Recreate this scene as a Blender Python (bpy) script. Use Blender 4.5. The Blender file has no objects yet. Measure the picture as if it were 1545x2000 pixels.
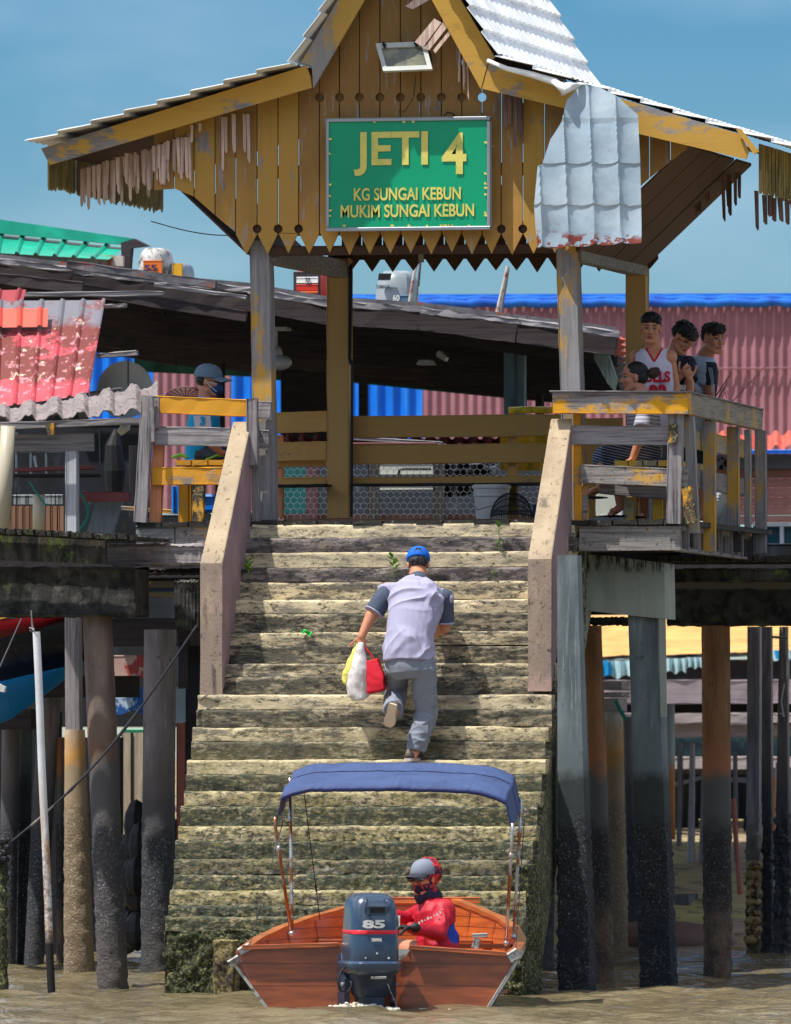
import bpy, bmesh, math, random
from mathutils import Vector, Matrix, noise, Quaternion
from math import radians, sin, cos, pi, atan2, sqrt
C = bpy.context.scene.collection
S = bpy.context.scene
random.seed(7)
# ------------------------------------------------------------ camera
F = 19800.0; CX = 772.5; CY = 1000.0
YAW = radians(12.9); PITCH = math.atan(470.0 / F)
CAMZ = 1.85
vd = Vector((-sin(YAW), cos(YAW), 0)); vr = Vector((cos(YAW), sin(YAW), 0))
cam_loc = -80.0 * vd - 0.13 * vr; cam_loc.z = CAMZ
cd = bpy.data.cameras.new('camera'); cam = bpy.data.objects.new('camera', cd); C.objects.link(cam)
cd.sensor_fit = 'HORIZONTAL'; cd.sensor_width = 36.0; cd.lens = F * 36.0 / 1545.0
cd.clip_start = 1.0; cd.clip_end = 4000.0
cd.dof.use_dof = True; cd.dof.focus_distance = 78.5; cd.dof.aperture_fstop = 8.0
cam.location = cam_loc
look = Vector((vd.x * cos(PITCH), vd.y * cos(PITCH), sin(PITCH)))
cam.rotation_euler = look.to_track_quat('-Z', 'Y').to_euler()
S.camera = cam
RM = look.to_track_quat('-Z', 'Y').to_matrix()
# ------------------------------------------------------------ world, sun, exposure
SUN = Vector((-0.36, -0.28, 1.0)).normalized()
w = bpy.data.worlds.new('World'); S.world = w; w.use_nodes = True
nt = w.node_tree; nt.nodes.clear()
sky = nt.nodes.new('ShaderNodeTexSky'); sky.sky_type = 'NISHITA'; sky.sun_disc = False
sky.sun_elevation = math.asin(SUN.z); sky.sun_rotation = atan2(SUN.x, SUN.y)
sky.air_density = 1.0; sky.dust_density = 0.25; sky.ozone_density = 4.0; sky.altitude = 2500
bg = nt.nodes.new('ShaderNodeBackground'); bg.inputs[1].default_value = 0.11
wo = nt.nodes.new('ShaderNodeOutputWorld')
hs = nt.nodes.new('ShaderNodeHueSaturation'); hs.inputs['Saturation'].default_value = 1.5; hs.inputs['Value'].default_value = 0.58
hs.inputs['Hue'].default_value = 0.497
nt.links.new(sky.outputs[0], hs.inputs['Color'])
# bright broken clouds, unseen, added high overhead to brighten the shade
tc = nt.nodes.new('ShaderNodeTexCoord'); sx = nt.nodes.new('ShaderNodeSeparateXYZ'); nt.links.new(tc.outputs['Generated'], sx.inputs[0])
cm = nt.nodes.new('ShaderNodeMapRange'); cm.inputs[1].default_value = .16; cm.inputs[2].default_value = .34; nt.links.new(sx.outputs[2], cm.inputs[0])
cnz = nt.nodes.new('ShaderNodeTexNoise'); cnz.inputs['Scale'].default_value = 3.0; cnz.inputs['Detail'].default_value = 6; nt.links.new(tc.outputs['Generated'], cnz.inputs['Vector'])
cr = nt.nodes.new('ShaderNodeMapRange'); cr.inputs[1].default_value = .42; cr.inputs[2].default_value = .6; nt.links.new(cnz.outputs[0], cr.inputs[0])
cx = nt.nodes.new('ShaderNodeMath'); cx.operation = 'MULTIPLY'; nt.links.new(cm.outputs[0], cx.inputs[0]); nt.links.new(cr.outputs[0], cx.inputs[1])
cmix = nt.nodes.new('ShaderNodeMix'); cmix.data_type = 'RGBA'; 
# thin veil of haze cloud low in the sky
cn2 = nt.nodes.new('ShaderNodeTexNoise'); cn2.inputs['Scale'].default_value = 1; cn2.inputs['Detail'].default_value = 5; mp2 = nt.nodes.new('ShaderNodeMapping'); mp2.inputs['Scale'].default_value = (22, 22, 60); nt.links.new(tc.outputs['Generated'], mp2.inputs[0]); nt.links.new(mp2.outputs[0], cn2.inputs['Vector'])
cr2 = nt.nodes.new('ShaderNodeMapRange'); cr2.inputs[1].default_value = .42; cr2.inputs[2].default_value = .75; cr2.inputs[4].default_value = .10; nt.links.new(cn2.outputs[0], cr2.inputs[0])
mx2 = nt.nodes.new('ShaderNodeMath'); mx2.operation = 'MAXIMUM'; nt.links.new(cx.outputs[0], mx2.inputs[0]); nt.links.new(cr2.outputs[0], mx2.inputs[1]); nt.links.new(mx2.outputs[0], cmix.inputs[0]); nt.links.new(hs.outputs[0], cmix.inputs[6]); cmix.inputs[7].default_value = (11.5, 11.9, 12.8, 1)
nt.links.new(cmix.outputs[2], bg.inputs[0]); nt.links.new(bg.outputs[0], wo.inputs[0])
sd = bpy.data.lights.new('sun', 'SUN'); sd.energy = 4.8; sd.angle = radians(0.53); sd.color = (1.0, 0.95, 0.86)
so = bpy.data.objects.new('sun', sd); C.objects.link(so); so.rotation_euler = SUN.to_track_quat('Z', 'Y').to_euler()
S.view_settings.view_transform = 'Standard'; S.view_settings.look = 'None'; S.view_settings.gamma = 1.0
S.view_settings.exposure = 0.36
S.cycles.max_bounces = 6; S.cycles.transparent_max_bounces = 8
# ------------------------------------------------------------ pixels of the photo -> world
def ray(px, py): return (RM @ Vector(((px - CX) / F, -(py - CY) / F, -1.0)))
def P(px, py, Y):
    r = ray(px, py); t = (Y - cam_loc.y) / r.y; return cam_loc + r * t
def PZ(px, py, z):
    r = ray(px, py); t = (z - cam_loc.z) / r.z; return cam_loc + r * t
def sc(Y): return F / ((Vector((0, Y, 0)) - cam_loc).dot(vd))
# ------------------------------------------------------------ materials
def lin(c):
    def f(v):
        v /= 255.0
        return v / 12.92 if v <= 0.04045 else ((v + 0.055) / 1.055) ** 2.4
    return (f(c[0]), f(c[1]), f(c[2]), 1.0)
MATS = {}
class NT:
    def __init__(s, name):
        s.m = bpy.data.materials.new(name); s.m.use_nodes = True; s.t = s.m.node_tree; s.t.nodes.clear()
        s.out = s.n('ShaderNodeOutputMaterial'); s.b = s.n('ShaderNodeBsdfPrincipled'); s.l(s.b.outputs[0], s.out.inputs[0])
        s.pos = s.n('ShaderNodeNewGeometry').outputs['Position']
    def n(s, t): return s.t.nodes.new(t)
    def l(s, a, b): s.t.links.new(a, b)
    def coord(s, scale, off=0):
        m = s.n('ShaderNodeMapping')
        if isinstance(scale, (int, float)): scale = (scale,) * 3
        m.inputs['Scale'].default_value = scale; m.inputs['Location'].default_value = (off, off * .7, off * 1.3)
        s.l(s.pos, m.inputs[0]); return m.outputs[0]
    def noise(s, scale, d=4, off=0, rough=.6, dist=0):
        x = s.n('ShaderNodeTexNoise'); x.inputs['Scale'].default_value = 1; x.inputs['Detail'].default_value = d
        x.inputs['Roughness'].default_value = rough; x.inputs['Distortion'].default_value = dist
        s.l(s.coord(scale, off), x.inputs['Vector']); return x.outputs[0]
    def vor(s, scale, off=0, feat='F1'):
        x = s.n('ShaderNodeTexVoronoi'); x.feature = feat; x.inputs['Scale'].default_value = 1
        s.l(s.coord(scale, off), x.inputs['Vector']); return x.outputs[0]
    def rng(s, v, a, b, c=0, d=1):
        x = s.n('ShaderNodeMapRange'); x.inputs[1].default_value = a; x.inputs[2].default_value = b
        x.inputs[3].default_value = c; x.inputs[4].default_value = d; s.l(v, x.inputs[0]); return x.outputs[0]
    def math(s, op, a, b=None):
        x = s.n('ShaderNodeMath'); x.operation = op
        for i, v in enumerate((a, b)):
            if v is None: continue
            if isinstance(v, (int, float)): x.inputs[i].default_value = v
            else: s.l(v, x.inputs[i])
        return x.outputs[0]
    def mix(s, f, a, b, mode='MIX'):
        x = s.n('ShaderNodeMix'); x.data_type = 'RGBA'; x.blend_type = mode
        for i, v in ((0, f), (6, a), (7, b)):
            if isinstance(v, (int, float)): x.inputs[i].default_value = v
            elif isinstance(v, tuple): x.inputs[i].default_value = v
            else: s.l(v, x.inputs[i])
        return x.outputs[2]
    def z(s):
        x = s.n('ShaderNodeSeparateXYZ'); s.l(s.pos, x.inputs[0]); return x.outputs[2]
    def axis(s, i):
        x = s.n('ShaderNodeSeparateXYZ'); s.l(s.pos, x.inputs[0]); return x.outputs[i]
def mat(name, base, layers=(), rough=.75, var=.15, vs=3.0, bump=((60, .25, .004),), metal=0.0, spec=.4, coat=0, ov=.0):
    """base colour, then layers (colour, spec) laid on top by noise / height masks"""
    if name in MATS: return MATS[name]
    t = NT(name)
    nv = t.noise(vs, 5, 3.1)
    f = t.rng(nv, .25, .75, 1 - var * 1.6, 1 + var)
    f = t.math('MULTIPLY', f, t.rng(t.n('ShaderNodeObjectInfo').outputs['Random'], 0, 1, 1 - ov, 1 + ov * .6))
    col = t.mix(1.0, lin(base), f, 'MULTIPLY')
    for c, sp in layers:
        if sp.get('vor'): m = t.vor(sp['s'], sp.get('o', 0))
        else: m = t.noise(sp.get('s', 4), sp.get('d', 6), sp.get('o', 0), sp.get('r', .65), sp.get('w', 0))
        m = t.rng(m, sp.get('lo', .5), sp.get('hi', .55))
        if 'z' in sp:
            a, b = sp['z']; zz = t.z(); wob = t.rng(t.noise(sp.get('zs', 5), 4, 9), .2, .8, -sp.get('zw', .15), sp.get('zw', .15))
            m = t.math('MULTIPLY', m, t.rng(t.math('ADD', zz, wob), a, b))
        if 'k' in sp: m = t.math('MULTIPLY', m, sp['k'])
        col = t.mix(m, col, lin(c))
    t.l(col, t.b.inputs['Base Color'])
    t.b.inputs['Roughness'].default_value = rough; t.b.inputs['Metallic'].default_value = metal
    t.b.inputs['Specular IOR Level'].default_value = spec
    t.b.inputs['Coat Weight'].default_value = coat
    last = None
    for s_, st, ds, *zr in bump:
        bn = t.n('ShaderNodeBump'); bn.inputs['Strength'].default_value = st; bn.inputs['Distance'].default_value = ds
        t.l(t.noise(s_, 5, 1.7), bn.inputs['Height'])
        if zr: t.l(t.rng(t.z(), zr[0], zr[1], 0, st), bn.inputs['Strength'])
        if last: t.l(last, bn.inputs['Normal'])
        last = bn.outputs[0]
    if last: t.l(last, t.b.inputs['Normal'])
    MATS[name] = t.m; return t.m
GR = {'x': (1.5, 25, 45), 'y': (25, 1.5, 45), 'z': (40, 25, 1.5)}
GRF = {'x': (4, 60, 170), 'y': (60, 4, 170), 'z': (170, 60, 4)}
def wood(name, base=(150, 145, 140), ax='x', paint=None, peel=.5, dark=(60, 55, 52), dk=.6, extra=(), rough=.85, soft=.03, ps=5):
    g = GR[ax]; gf = GRF[ax]
    lay = [(dark, dict(s=g, d=5, lo=.45, hi=.7, k=dk)), (tuple(min(255, int(c * 1.25)) for c in base), dict(s=gf, d=3, lo=.5, hi=.75, k=.5, o=4))]
    if paint:
        pscale = tuple(ps * (.6 if abs(v) < 3 else 1.3) for v in g)
        lay.append((paint, dict(s=pscale, d=8, lo=peel - soft, hi=peel + soft, o=11, r=.7)))
        lay.append((tuple(int(c * .62) for c in paint), dict(s=tuple(v * .7 for v in g), d=5, lo=.56, hi=.8, k=.35, o=2)))
    lay += list(extra)
    return mat(name, base, lay, rough=rough, var=.12, ov=.16, bump=((gf, .35, .003), (20, .2, .004)))
# ------------------------------------------------------------ mesh building
class MB:
    def __init__(s): s.v = []; s.f = []; s.m = []
    def add(s, vs, fs, mi=0):
        o = len(s.v); s.v += [Vector(v) for v in vs]; s.f += [tuple(i + o for i in f) for f in fs]; s.m += [mi] * len(fs)
    def box(s, x0, x1, y0, y1, z0, z1, mi=0, b=.004):
        c = Vector(((x0 + x1) / 2, (y0 + y1) / 2, (z0 + z1) / 2))
        s.beam(Vector((x0, c.y, c.z)), Vector((x1, c.y, c.z)), abs(y1 - y0), abs(z1 - z0), up=Vector((0, 0, 1)), mi=mi, b=b)
    def beam(s, p0, p1, w_, h_, up=Vector((0, 0, 1)), seg=1, jit=0, mi=0, b=.004, w1=None, h1=None):
        """bar between two points; w_ is across (side), h_ along 'up'; chamfered edges"""
        p0 = Vector(p0); p1 = Vector(p1); d = (p1 - p0)
        if d.length < 1e-6: return
        d.normalize(); side = d.cross(up)
        if side.length < 1e-4: side = d.cross(Vector((0, 1, 0)))
        side.normalize(); u = side.cross(d).normalized()
        rings = []; w1 = w1 or w_; h1 = h1 or h_
        for k in range(seg + 1):
            t = k / seg; ww = (w_ + (w1 - w_) * t) / 2; hh = (h_ + (h1 - h_) * t) / 2; bb = min(b, ww * .45, hh * .45)
            c = p0.lerp(p1, t); r = []
            for a, e in ((-1, -1), (1, -1), (1, 1), (-1, 1)):
                pr = [(a * ww, e * (hh - bb)), (a * (ww - bb), e * hh)]
                if a * e > 0: pr.reverse()
                for q in pr:
                    jj = Vector((random.uniform(-jit, jit), random.uniform(-jit, jit), random.uniform(-jit, jit))) if jit else Vector()
                    r.append(c + side * q[0] + u * q[1] + jj)
            rings.append(r)
        s.loft(rings, mi=mi)
    def loft(s, rings, closed=True, cap=True, mi=0):
        n = len(rings[0]); vs = [p for r in rings for p in r]; fs = []
        for k in range(len(rings) - 1):
            for i in range(n if closed else n - 1):
                j = (i + 1) % n
                fs.append((k * n + i, k * n + j, (k + 1) * n + j, (k + 1) * n + i))
        if cap and closed:
            fs.append(tuple(reversed(range(n)))); fs.append(tuple(range((len(rings) - 1) * n, len(rings) * n)))
        s.add(vs, fs, mi)
    def tube(s, pts, r, seg=8, mi=0, cap=True, jit=0):
        pts = [Vector(p) for p in pts]; n = len(pts)
        rs = r if isinstance(r, (list, tuple)) else [r] * n
        rings = []; ref = None
        for i, p in enumerate(pts):
            d = (pts[min(i + 1, n - 1)] - pts[max(i - 1, 0)]).normalized()
            if ref is None:
                ref = d.cross(Vector((0, 0, 1)))
                if ref.length < .2: ref = d.cross(Vector((0, 1, 0)))
            ref = (ref - d * ref.dot(d)).normalized(); bi = d.cross(ref)
            rings.append([p + (ref * cos(2 * pi * k / seg) + bi * sin(2 * pi * k / seg)) * (rs[i] * (1 + random.uniform(-jit, jit))) for k in range(seg)])
        s.loft(rings, mi=mi, cap=cap)
    def prism(s, pts, vec, mi=0):
        """closed polygon extruded by vec"""
        pts = [Vector(p) for p in pts]; vec = Vector(vec); n = len(pts)
        vs = pts + [p + vec for p in pts]
        fs = [tuple(range(n)), tuple(reversed(range(n, 2 * n)))] + [(i, i + n, (i + 1) % n + n, (i + 1) % n) for i in range(n)]
        s.add(vs, fs, mi)
    def ppoly(s, pix, Y, th, mi=0):
        s.prism([P(x, y, Y) for x, y in pix], Vector((0, th, 0)), mi)
    def pbox(s, x0, y0, x1, y1, Y, dY, mi=0, b=.006, seg=1, jit=0):
        """box whose front face covers the photo rectangle at depth Y; long axis gets the segments"""
        a = P(x0, y0, Y); c = P(x1, y1, Y); m = P((x0 + x1) / 2, (y0 + y1) / 2, Y)
        X0, X1, Z0, Z1 = P(x0, (y0 + y1) / 2, Y).x, P(x1, (y0 + y1) / 2, Y).x, c.z, a.z
        Z1 = P((x0 + x1) / 2, y0, Y).z; Z0 = P((x0 + x1) / 2, y1, Y).z
        yc = Y + dY / 2
        if X1 - X0 > Z1 - Z0: s.beam((X0, yc, (Z0 + Z1) / 2), (X1, yc, (Z0 + Z1) / 2), dY, Z1 - Z0, seg=seg, jit=jit, mi=mi, b=b)
        else: s.beam(((X0 + X1) / 2, yc, Z0), ((X0 + X1) / 2, yc, Z1), X1 - X0, dY, up=Vector((0, 1, 0)), seg=seg, jit=jit, mi=mi, b=b)
    def pbeam(s, a, b_, hpx, Y, dY, Y2=None, seg=1, jit=0, mi=0, b=.005):
        """plank whose centre line runs between two photo points, hpx wide"""
        Y2 = Y if Y2 is None else Y2
        p0 = P(a[0], a[1], Y); p1 = P(b_[0], b_[1], Y2); p0.y += dY / 2; p1.y += dY / 2
        d = (p1 - p0).normalized(); u = Vector((0, 1, 0)).cross(d)
        if u.length < .05: u = Vector((0, 0, 1))
        s.beam(p0, p1, dY, hpx / sc(Y), up=u.normalized(), seg=seg, jit=jit, mi=mi, b=b)
    def sphere(s, c, r, seg=12, rings=8, M=None, mi=0):
        if isinstance(r, (int, float)): r = (r, r, r)
        c = Vector(c); R = []
        for k in range(rings + 1):
            a = pi * (k + .02) / (rings + .04)
            R.append([Vector((r[0] * sin(a) * cos(2 * pi * i / seg), r[1] * sin(a) * sin(2 * pi * i / seg), r[2] * cos(a))) for i in range(seg)])
        if M: R = [[M @ p for p in q] for q in R]
        s.loft([[c + p for p in q] for q in reversed(R)], mi=mi)
    def grid(s, fn, nu, nv, th=None, mi=0):
        """fn(u,v)->point, two-sided thickness along th vector"""
        vs = [Vector(fn(i / nu, j / nv)) for j in range(nv + 1) for i in range(nu + 1)]
        n = nu + 1; fs = [(j * n + i, j * n + i + 1, (j + 1) * n + i + 1, (j + 1) * n + i) for j in range(nv) for i in range(nu)]
        if th is None: s.add(vs, fs, mi); return
        th = Vector(th); N = len(vs); vs = vs + [v + th for v in vs]
        fs = fs + [tuple(reversed([i + N for i in f])) for f in fs]
        edge = [i for i in range(nu)]
        for i in range(nu):
            fs.append((i + 1, i, i + N, i + 1 + N)); a = nv * n + i; fs.append((a, a + 1, a + 1 + N, a + N))
        for j in range(nv):
            a = j * n; fs.append((a, a + n, a + n + N, a + N)); a = j * n + nu; fs.append((a + n, a, a + N, a + n + N))
        s.add(vs, fs, mi)
ORG = {}
def props(o, label=None, cat=None, group=None, kind=None):
    if label: o['label'] = label
    if cat: o['category'] = cat
    if group: o['group'] = group
    if kind: o['kind'] = kind
    return o
def thing(name, label, cat, loc, group=None):
    o = bpy.data.objects.new(name, None); C.objects.link(o); o.location = loc; o.empty_display_size = .1
    ORG[o.name] = Vector(loc); return props(o, label, cat, group)
def obj(name, mb, mats, parent=None, label=None, cat=None, group=None, kind=None, smooth=False, clean=True):
    if not isinstance(mats, (list, tuple)): mats = [mats]
    if parent is not None: org = ORG[parent.name]
    else:
        xs = [v.x for v in mb.v]; ys = [v.y for v in mb.v]; zs = [v.z for v in mb.v]
        org = Vector(((min(xs) + max(xs)) / 2, (min(ys) + max(ys)) / 2, min(zs)))
    me = bpy.data.meshes.new(name); me.from_pydata([v - org for v in mb.v], [], mb.f); me.update()
    for m in mats: me.materials.append(m)
    if len(mats) > 1: me.polygons.foreach_set('material_index', mb.m)
    if clean:
        bm = bmesh.new(); bm.from_mesh(me); bmesh.ops.recalc_face_normals(bm, faces=bm.faces); bm.to_mesh(me); bm.free()
    if smooth:
        me.polygons.foreach_set('use_smooth', [True] * len(me.polygons))
        if smooth != True:
            try: me.set_sharp_from_angle(angle=radians(smooth))
            except Exception: pass
    o = bpy.data.objects.new(name, me); C.objects.link(o)
    if parent is not None: o.parent = parent
    else: o.location = org
    ORG[o.name] = org
    return props(o, label, cat, group, kind)
def text_mb(body, pxw, pxh, cx, cy, Y, depth=.006, bold=.02, mi=0, spacing=1.0, M=None, shear=0):
    """lettering as a mesh, fitted to a photo rectangle (centre cx,cy; size pxw x pxh); M maps local (x,z) metres to world if given"""
    cu = bpy.data.curves.new('t', 'FONT'); cu.body = body; cu.extrude = .01; cu.offset = bold; cu.space_character = spacing; cu.shear = shear
    cu.resolution_u = 4
    o = bpy.data.objects.new('t', cu); C.objects.link(o); bpy.context.view_layer.update()
    me = bpy.data.meshes.new_from_object(o.evaluated_get(bpy.context.evaluated_depsgraph_get()))
    xs = [v.co.x for v in me.vertices]; ys = [v.co.y for v in me.vertices]
    x0, x1, y0, y1 = min(xs), max(xs), min(ys), max(ys)
    mb = MB(); vs = []
    c = P(cx, cy, Y) if M is None else None; k = sc(Y) if M is None else 1.0
    for v in me.vertices:
        a = ((v.co.x - x0) / (x1 - x0) - .5) * pxw / k; b = ((v.co.y - y0) / (y1 - y0) - .5) * pxh / k
        if M is None: a /= cos(YAW)
        q = Vector((a, -depth if v.co.z > 0 else 0, b))
        vs.append((c + q) if M is None else M @ q)
    mb.add(vs, [tuple(p.vertices) for p in me.polygons], mi)
    C.objects.unlink(o); bpy.data.objects.remove(o); bpy.data.curves.remove(cu); bpy.data.meshes.remove(me)
    return mb
# ------------------------------------------------------------ materials
YEL = (205, 148, 42)
m_gable = wood('gable_paint', (120, 112, 105), 'z', (152, 116, 66), .36, dk=.5, extra=[((120, 84, 52), dict(s=(1.5, 1, 1.2), lo=.45, hi=.7, k=.5, o=20)), ((206, 156, 72), dict(s=(3, 3, .8), lo=.3, hi=.6, z=(6.7, 5.85), zw=.3, k=.75)), ((150, 150, 158), dict(s=(30, 25, 2.5), lo=.60, hi=.64, o=30, k=.8))])  # yellower towards the board tips: bounced light put into the colour
m_gable_low = wood('gable_paint_low', (140, 138, 140), 'z', (178, 138, 66), .38, dk=.5, extra=[((150, 152, 160), dict(s=(5, 5, 2.5), lo=.6, hi=.63, z=(5.95, 5.72), zw=.2))])
m_brown = wood('brown_boards', (80, 62, 52), 'y', (88, 66, 56), .4, dk=.5)
m_brownz = wood('brown_boards_upright', (78, 60, 50), 'z', (92, 66, 44), .4, dk=.5)
m_barge = wood('barge_paint', (140, 136, 138), 'x', (192, 150, 68), .42, dk=.5, ps=2.5, extra=[((120, 88, 40), dict(s=(2, 2, 6), lo=.6, hi=.75, k=.6))])
m_barge_up = wood('barge_peeling', (150, 148, 150), 'z', (190, 152, 76), .5, dk=.3, ps=1.6)
m_post = wood('post_peeling', (142, 140, 142), 'z', (188, 146, 66), .54, dk=.5, ps=1.6)
m_post_rear = wood('post_painted', (120, 110, 100), 'z', (190, 150, 92), .28, dk=.5)
m_rail_y = wood('rail_yellow', (140, 134, 128), 'x', (214, 152, 44), .40, dk=.6, ps=2)
m_rail_rear = wood('rail_ochre', (120, 110, 100), 'x', (190, 148, 86), .33, dk=.5)
m_rail_peel = wood('rail_peeling', (142, 138, 140), 'x', (222, 160, 30), .50, dk=1.0, dark=(45, 40, 45), ps=2.6)
m_rail_peely = wood('rail_peeling_side', (150, 142, 132), 'y', (176, 146, 84), .56, dk=.7, ps=2)
m_gray_x = wood('gray_wood_x', (148, 143, 145), 'x', dk=.9, dark=(52, 48, 52))
m_gray_z = wood('gray_wood_z', (146, 141, 143), 'z', dk=.9, dark=(52, 48, 52))
m_gray_y = wood('gray_wood_y', (130, 124, 124), 'y', dk=.8, dark=(52, 48, 52))
m_orange_z = wood('bare_orange_wood', (206, 138, 96), 'z', (200, 150, 60), .62, dk=.3)
m_lichen_z = wood('lichen_wood', (84, 70, 56), 'z', (208, 150, 40), .54, dk=1, extra=[((150, 160, 110), dict(s=60, lo=.58, hi=.62, d=3))])
m_lichen_x = wood('lichen_wood_x', (150, 146, 142), 'x', (206, 156, 66), .62, dk=.9, extra=[((70, 66, 60), dict(s=30, lo=.58, hi=.64, d=4, k=.8))], ps=2)
m_darkwood = wood('dark_wood', (58, 52, 54), 'x', dk=.9, dark=(24, 22, 26))
m_darkwood_y = wood('dark_wood_y', (50, 46, 50), 'y', dk=.9, dark=(20, 18, 22))
m_deck_dark = wood('deck_wet_wood', (52, 50, 46), 'y', dk=.8, dark=(18, 18, 16), extra=[((140, 138, 132), dict(s=26, lo=.6, hi=.66, k=.8)), ((70, 90, 30), dict(s=6, lo=.58, hi=.7, k=.7, o=5))])
m_white_roof = mat('roof_white_metal', (240, 242, 244), [((150, 156, 165), dict(s=(4, 4, 2), lo=.5, hi=.75, k=.5)), ((120, 60, 40), dict(s=14, lo=.70, hi=.74))], rough=.45, bump=((8, .2, .01),), spec=.5)
m_sheet = mat('hanging_sheet_metal', (158, 178, 194), [((206, 216, 222), dict(s=(2, 2, 3), lo=.45, hi=.7, k=.7)), ((110, 128, 145), dict(s=12, lo=.6, hi=.75, k=.4)), ((128, 52, 34), dict(s=(7, 7, 11), lo=.49, hi=.51, z=(5.93, 5.86), zw=.05, o=3)), ((150, 80, 40), dict(s=22, lo=.7, hi=.73))], rough=.38, bump=((6, .25, .01),), spec=.6)
m_bamboo = wood('torn_bamboo_matting', (226, 196, 182), 'z', dk=.8, dark=(96, 70, 58))
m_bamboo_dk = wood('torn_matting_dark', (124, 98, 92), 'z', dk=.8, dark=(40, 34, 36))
m_olive = wood('olive_slats', (128, 112, 64), 'z', (150, 134, 78), .5, dk=.8, dark=(60, 52, 30))
m_green_sign = mat('sign_green', (0, 158, 112), [((0, 142, 104), dict(s=1.2, lo=.4, hi=.7, k=.6))], rough=.35, var=.04, bump=(), spec=.5)
m_sign_text = mat('sign_lettering', (224, 212, 110), [((180, 190, 100), dict(s=8, lo=.5, hi=.6, k=.5))], rough=.5, var=.05, bump=())
m_sign_frame = mat('sign_frame_metal', (176, 182, 190), rough=.4, metal=.3, var=.08, bump=())
m_lampbody = mat('floodlight_enamel', (186, 190, 186), [((140, 120, 96), dict(s=12, lo=.62, hi=.68, k=.8))], rough=.5, var=.1)
m_lampglass = mat('floodlight_glass', (96, 98, 84), [((150, 146, 120), dict(s=9, lo=.45, hi=.6, k=.5))], rough=.15, spec=.8, bump=())
m_black = mat('black_rubber', (22, 22, 26), rough=.6, var=.2)
m_wire = mat('wire_metal', (120, 124, 130), rough=.5, metal=.4, bump=())
m_parapet = mat('parapet_concrete', (176, 158, 132), [((150, 130, 108), dict(s=(5, 5, 2.5), lo=.46, hi=.66, k=.7)), ((126, 112, 108), dict(s=(9, 9, 2), lo=.5, hi=.68, z=(3.3, 3.0), k=.6)), ((138, 122, 114), dict(s=(6, 6, 2), lo=.3, hi=.5, z=(3.40, 3.30), zw=.04, k=.75)), ((196, 160, 156), dict(s=2.2, lo=.52, hi=.66, o=7, k=.7, z=(3.3, 2.9))), ((110, 100, 86), dict(s=(18, 18, 6), lo=.62, hi=.68, k=.7)), ((60, 56, 50), dict(s=24, lo=.60, hi=.66, k=.8)), ((70, 66, 62), dict(s=(7, 7, 2), d=8, r=.75, lo=.58, hi=.66, o=9, k=.7))], rough=.85, bump=((40, .5, .006), (120, .3, .003)))  # height-masked darker layer puts the front face's shade into the colour
m_parapet_side = mat('parapet_side_concrete', (158, 132, 136), [((120, 112, 124), dict(s=(3, 3, 1), lo=.45, hi=.65, k=.8)), ((186, 156, 156), dict(s=4, lo=.58, hi=.68, o=4, k=.8)), ((70, 64, 60), dict(s=20, lo=.62, hi=.7))], rough=.85, bump=((40, .5, .006),))  # darker, purplish copy for the side faces, their shade painted in
def stepmat(name, base, bl, k=1.0, o=0):
    """old concrete/timber step: dark algae blotches; moss and barnacle crust towards the water"""
    return mat(name, base, [((146, 132, 110), dict(s=(2, 9, 9), lo=.5, hi=.62, k=.6, o=o + 2)), (bl, dict(s=(2.6, 9, 12), d=12, r=.82, lo=.50 - .05 * k, hi=.58 - .05 * k, k=.9, o=o)), ((38, 38, 36), dict(s=(12, 24, 30), d=9, r=.78, lo=.545 - .03 * k, hi=.60 - .03 * k, k=.85, o=o + 5)),
        ((156, 144, 86), dict(s=(3, 9, 9), lo=.36, hi=.58, z=(2.2, 1.4), zw=.3, o=o, k=.75 - .3 * k)), ((50, 58, 48), dict(s=(16, 34, 40), d=9, r=.8, lo=.56 - .09 * k, hi=.62 - .09 * k, z=(2.1, 1.5), zw=.3, k=.95)), ((160, 154, 112), dict(s=(30, 60, 70), d=7, r=.8, lo=.56, hi=.66, z=(1.7, 1.0), k=.55)), ((226, 220, 200), dict(s=90, d=2, lo=.73, hi=.76, k=.6)), ((150, 70, 40), dict(s=(5, 9, 9), lo=.73, hi=.76, o=o + 7, k=.8))],
        rough=.9, var=.22, vs=(2, 8, 8), bump=((55, .6, .008), (160, .5, .004)), ov=.12)
m_step_a = stepmat('step_light', (220, 204, 168), (124, 118, 108), .1)
m_step_b = stepmat('step_mixed', (208, 192, 156), (82, 80, 76), .6, 3)
m_step_c = stepmat('step_dark_timber', (138, 128, 124), (66, 62, 66), 1.0, 8)
m_step_d = stepmat('step_dark_concrete', (172, 160, 134), (66, 66, 58), 1.25, 12)
m_step_tan = stepmat('step_tan', (204, 186, 136), (110, 104, 76), .0, 17)
m_crust = mat('barnacle_crust', (66, 72, 48), [((150, 146, 96), dict(s=46, d=4, lo=.54, hi=.6)), ((34, 38, 30), dict(s=30, d=5, lo=.5, hi=.6, o=4)), ((206, 204, 176), dict(s=80, lo=.68, hi=.72))], rough=.95, bump=((45, 1.0, .03), (110, .8, .012)))
m_crust_lit = mat('barnacle_stub', (150, 136, 92), [((80, 76, 52), dict(s=40, lo=.5, hi=.6)), ((52, 44, 40), dict(s=10, lo=.4, hi=.6, z=(.5, .3)))], rough=.95, bump=((45, 1.0, .02),))  # lighter copy of the crust, sunlight put into the stub's colour
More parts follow.
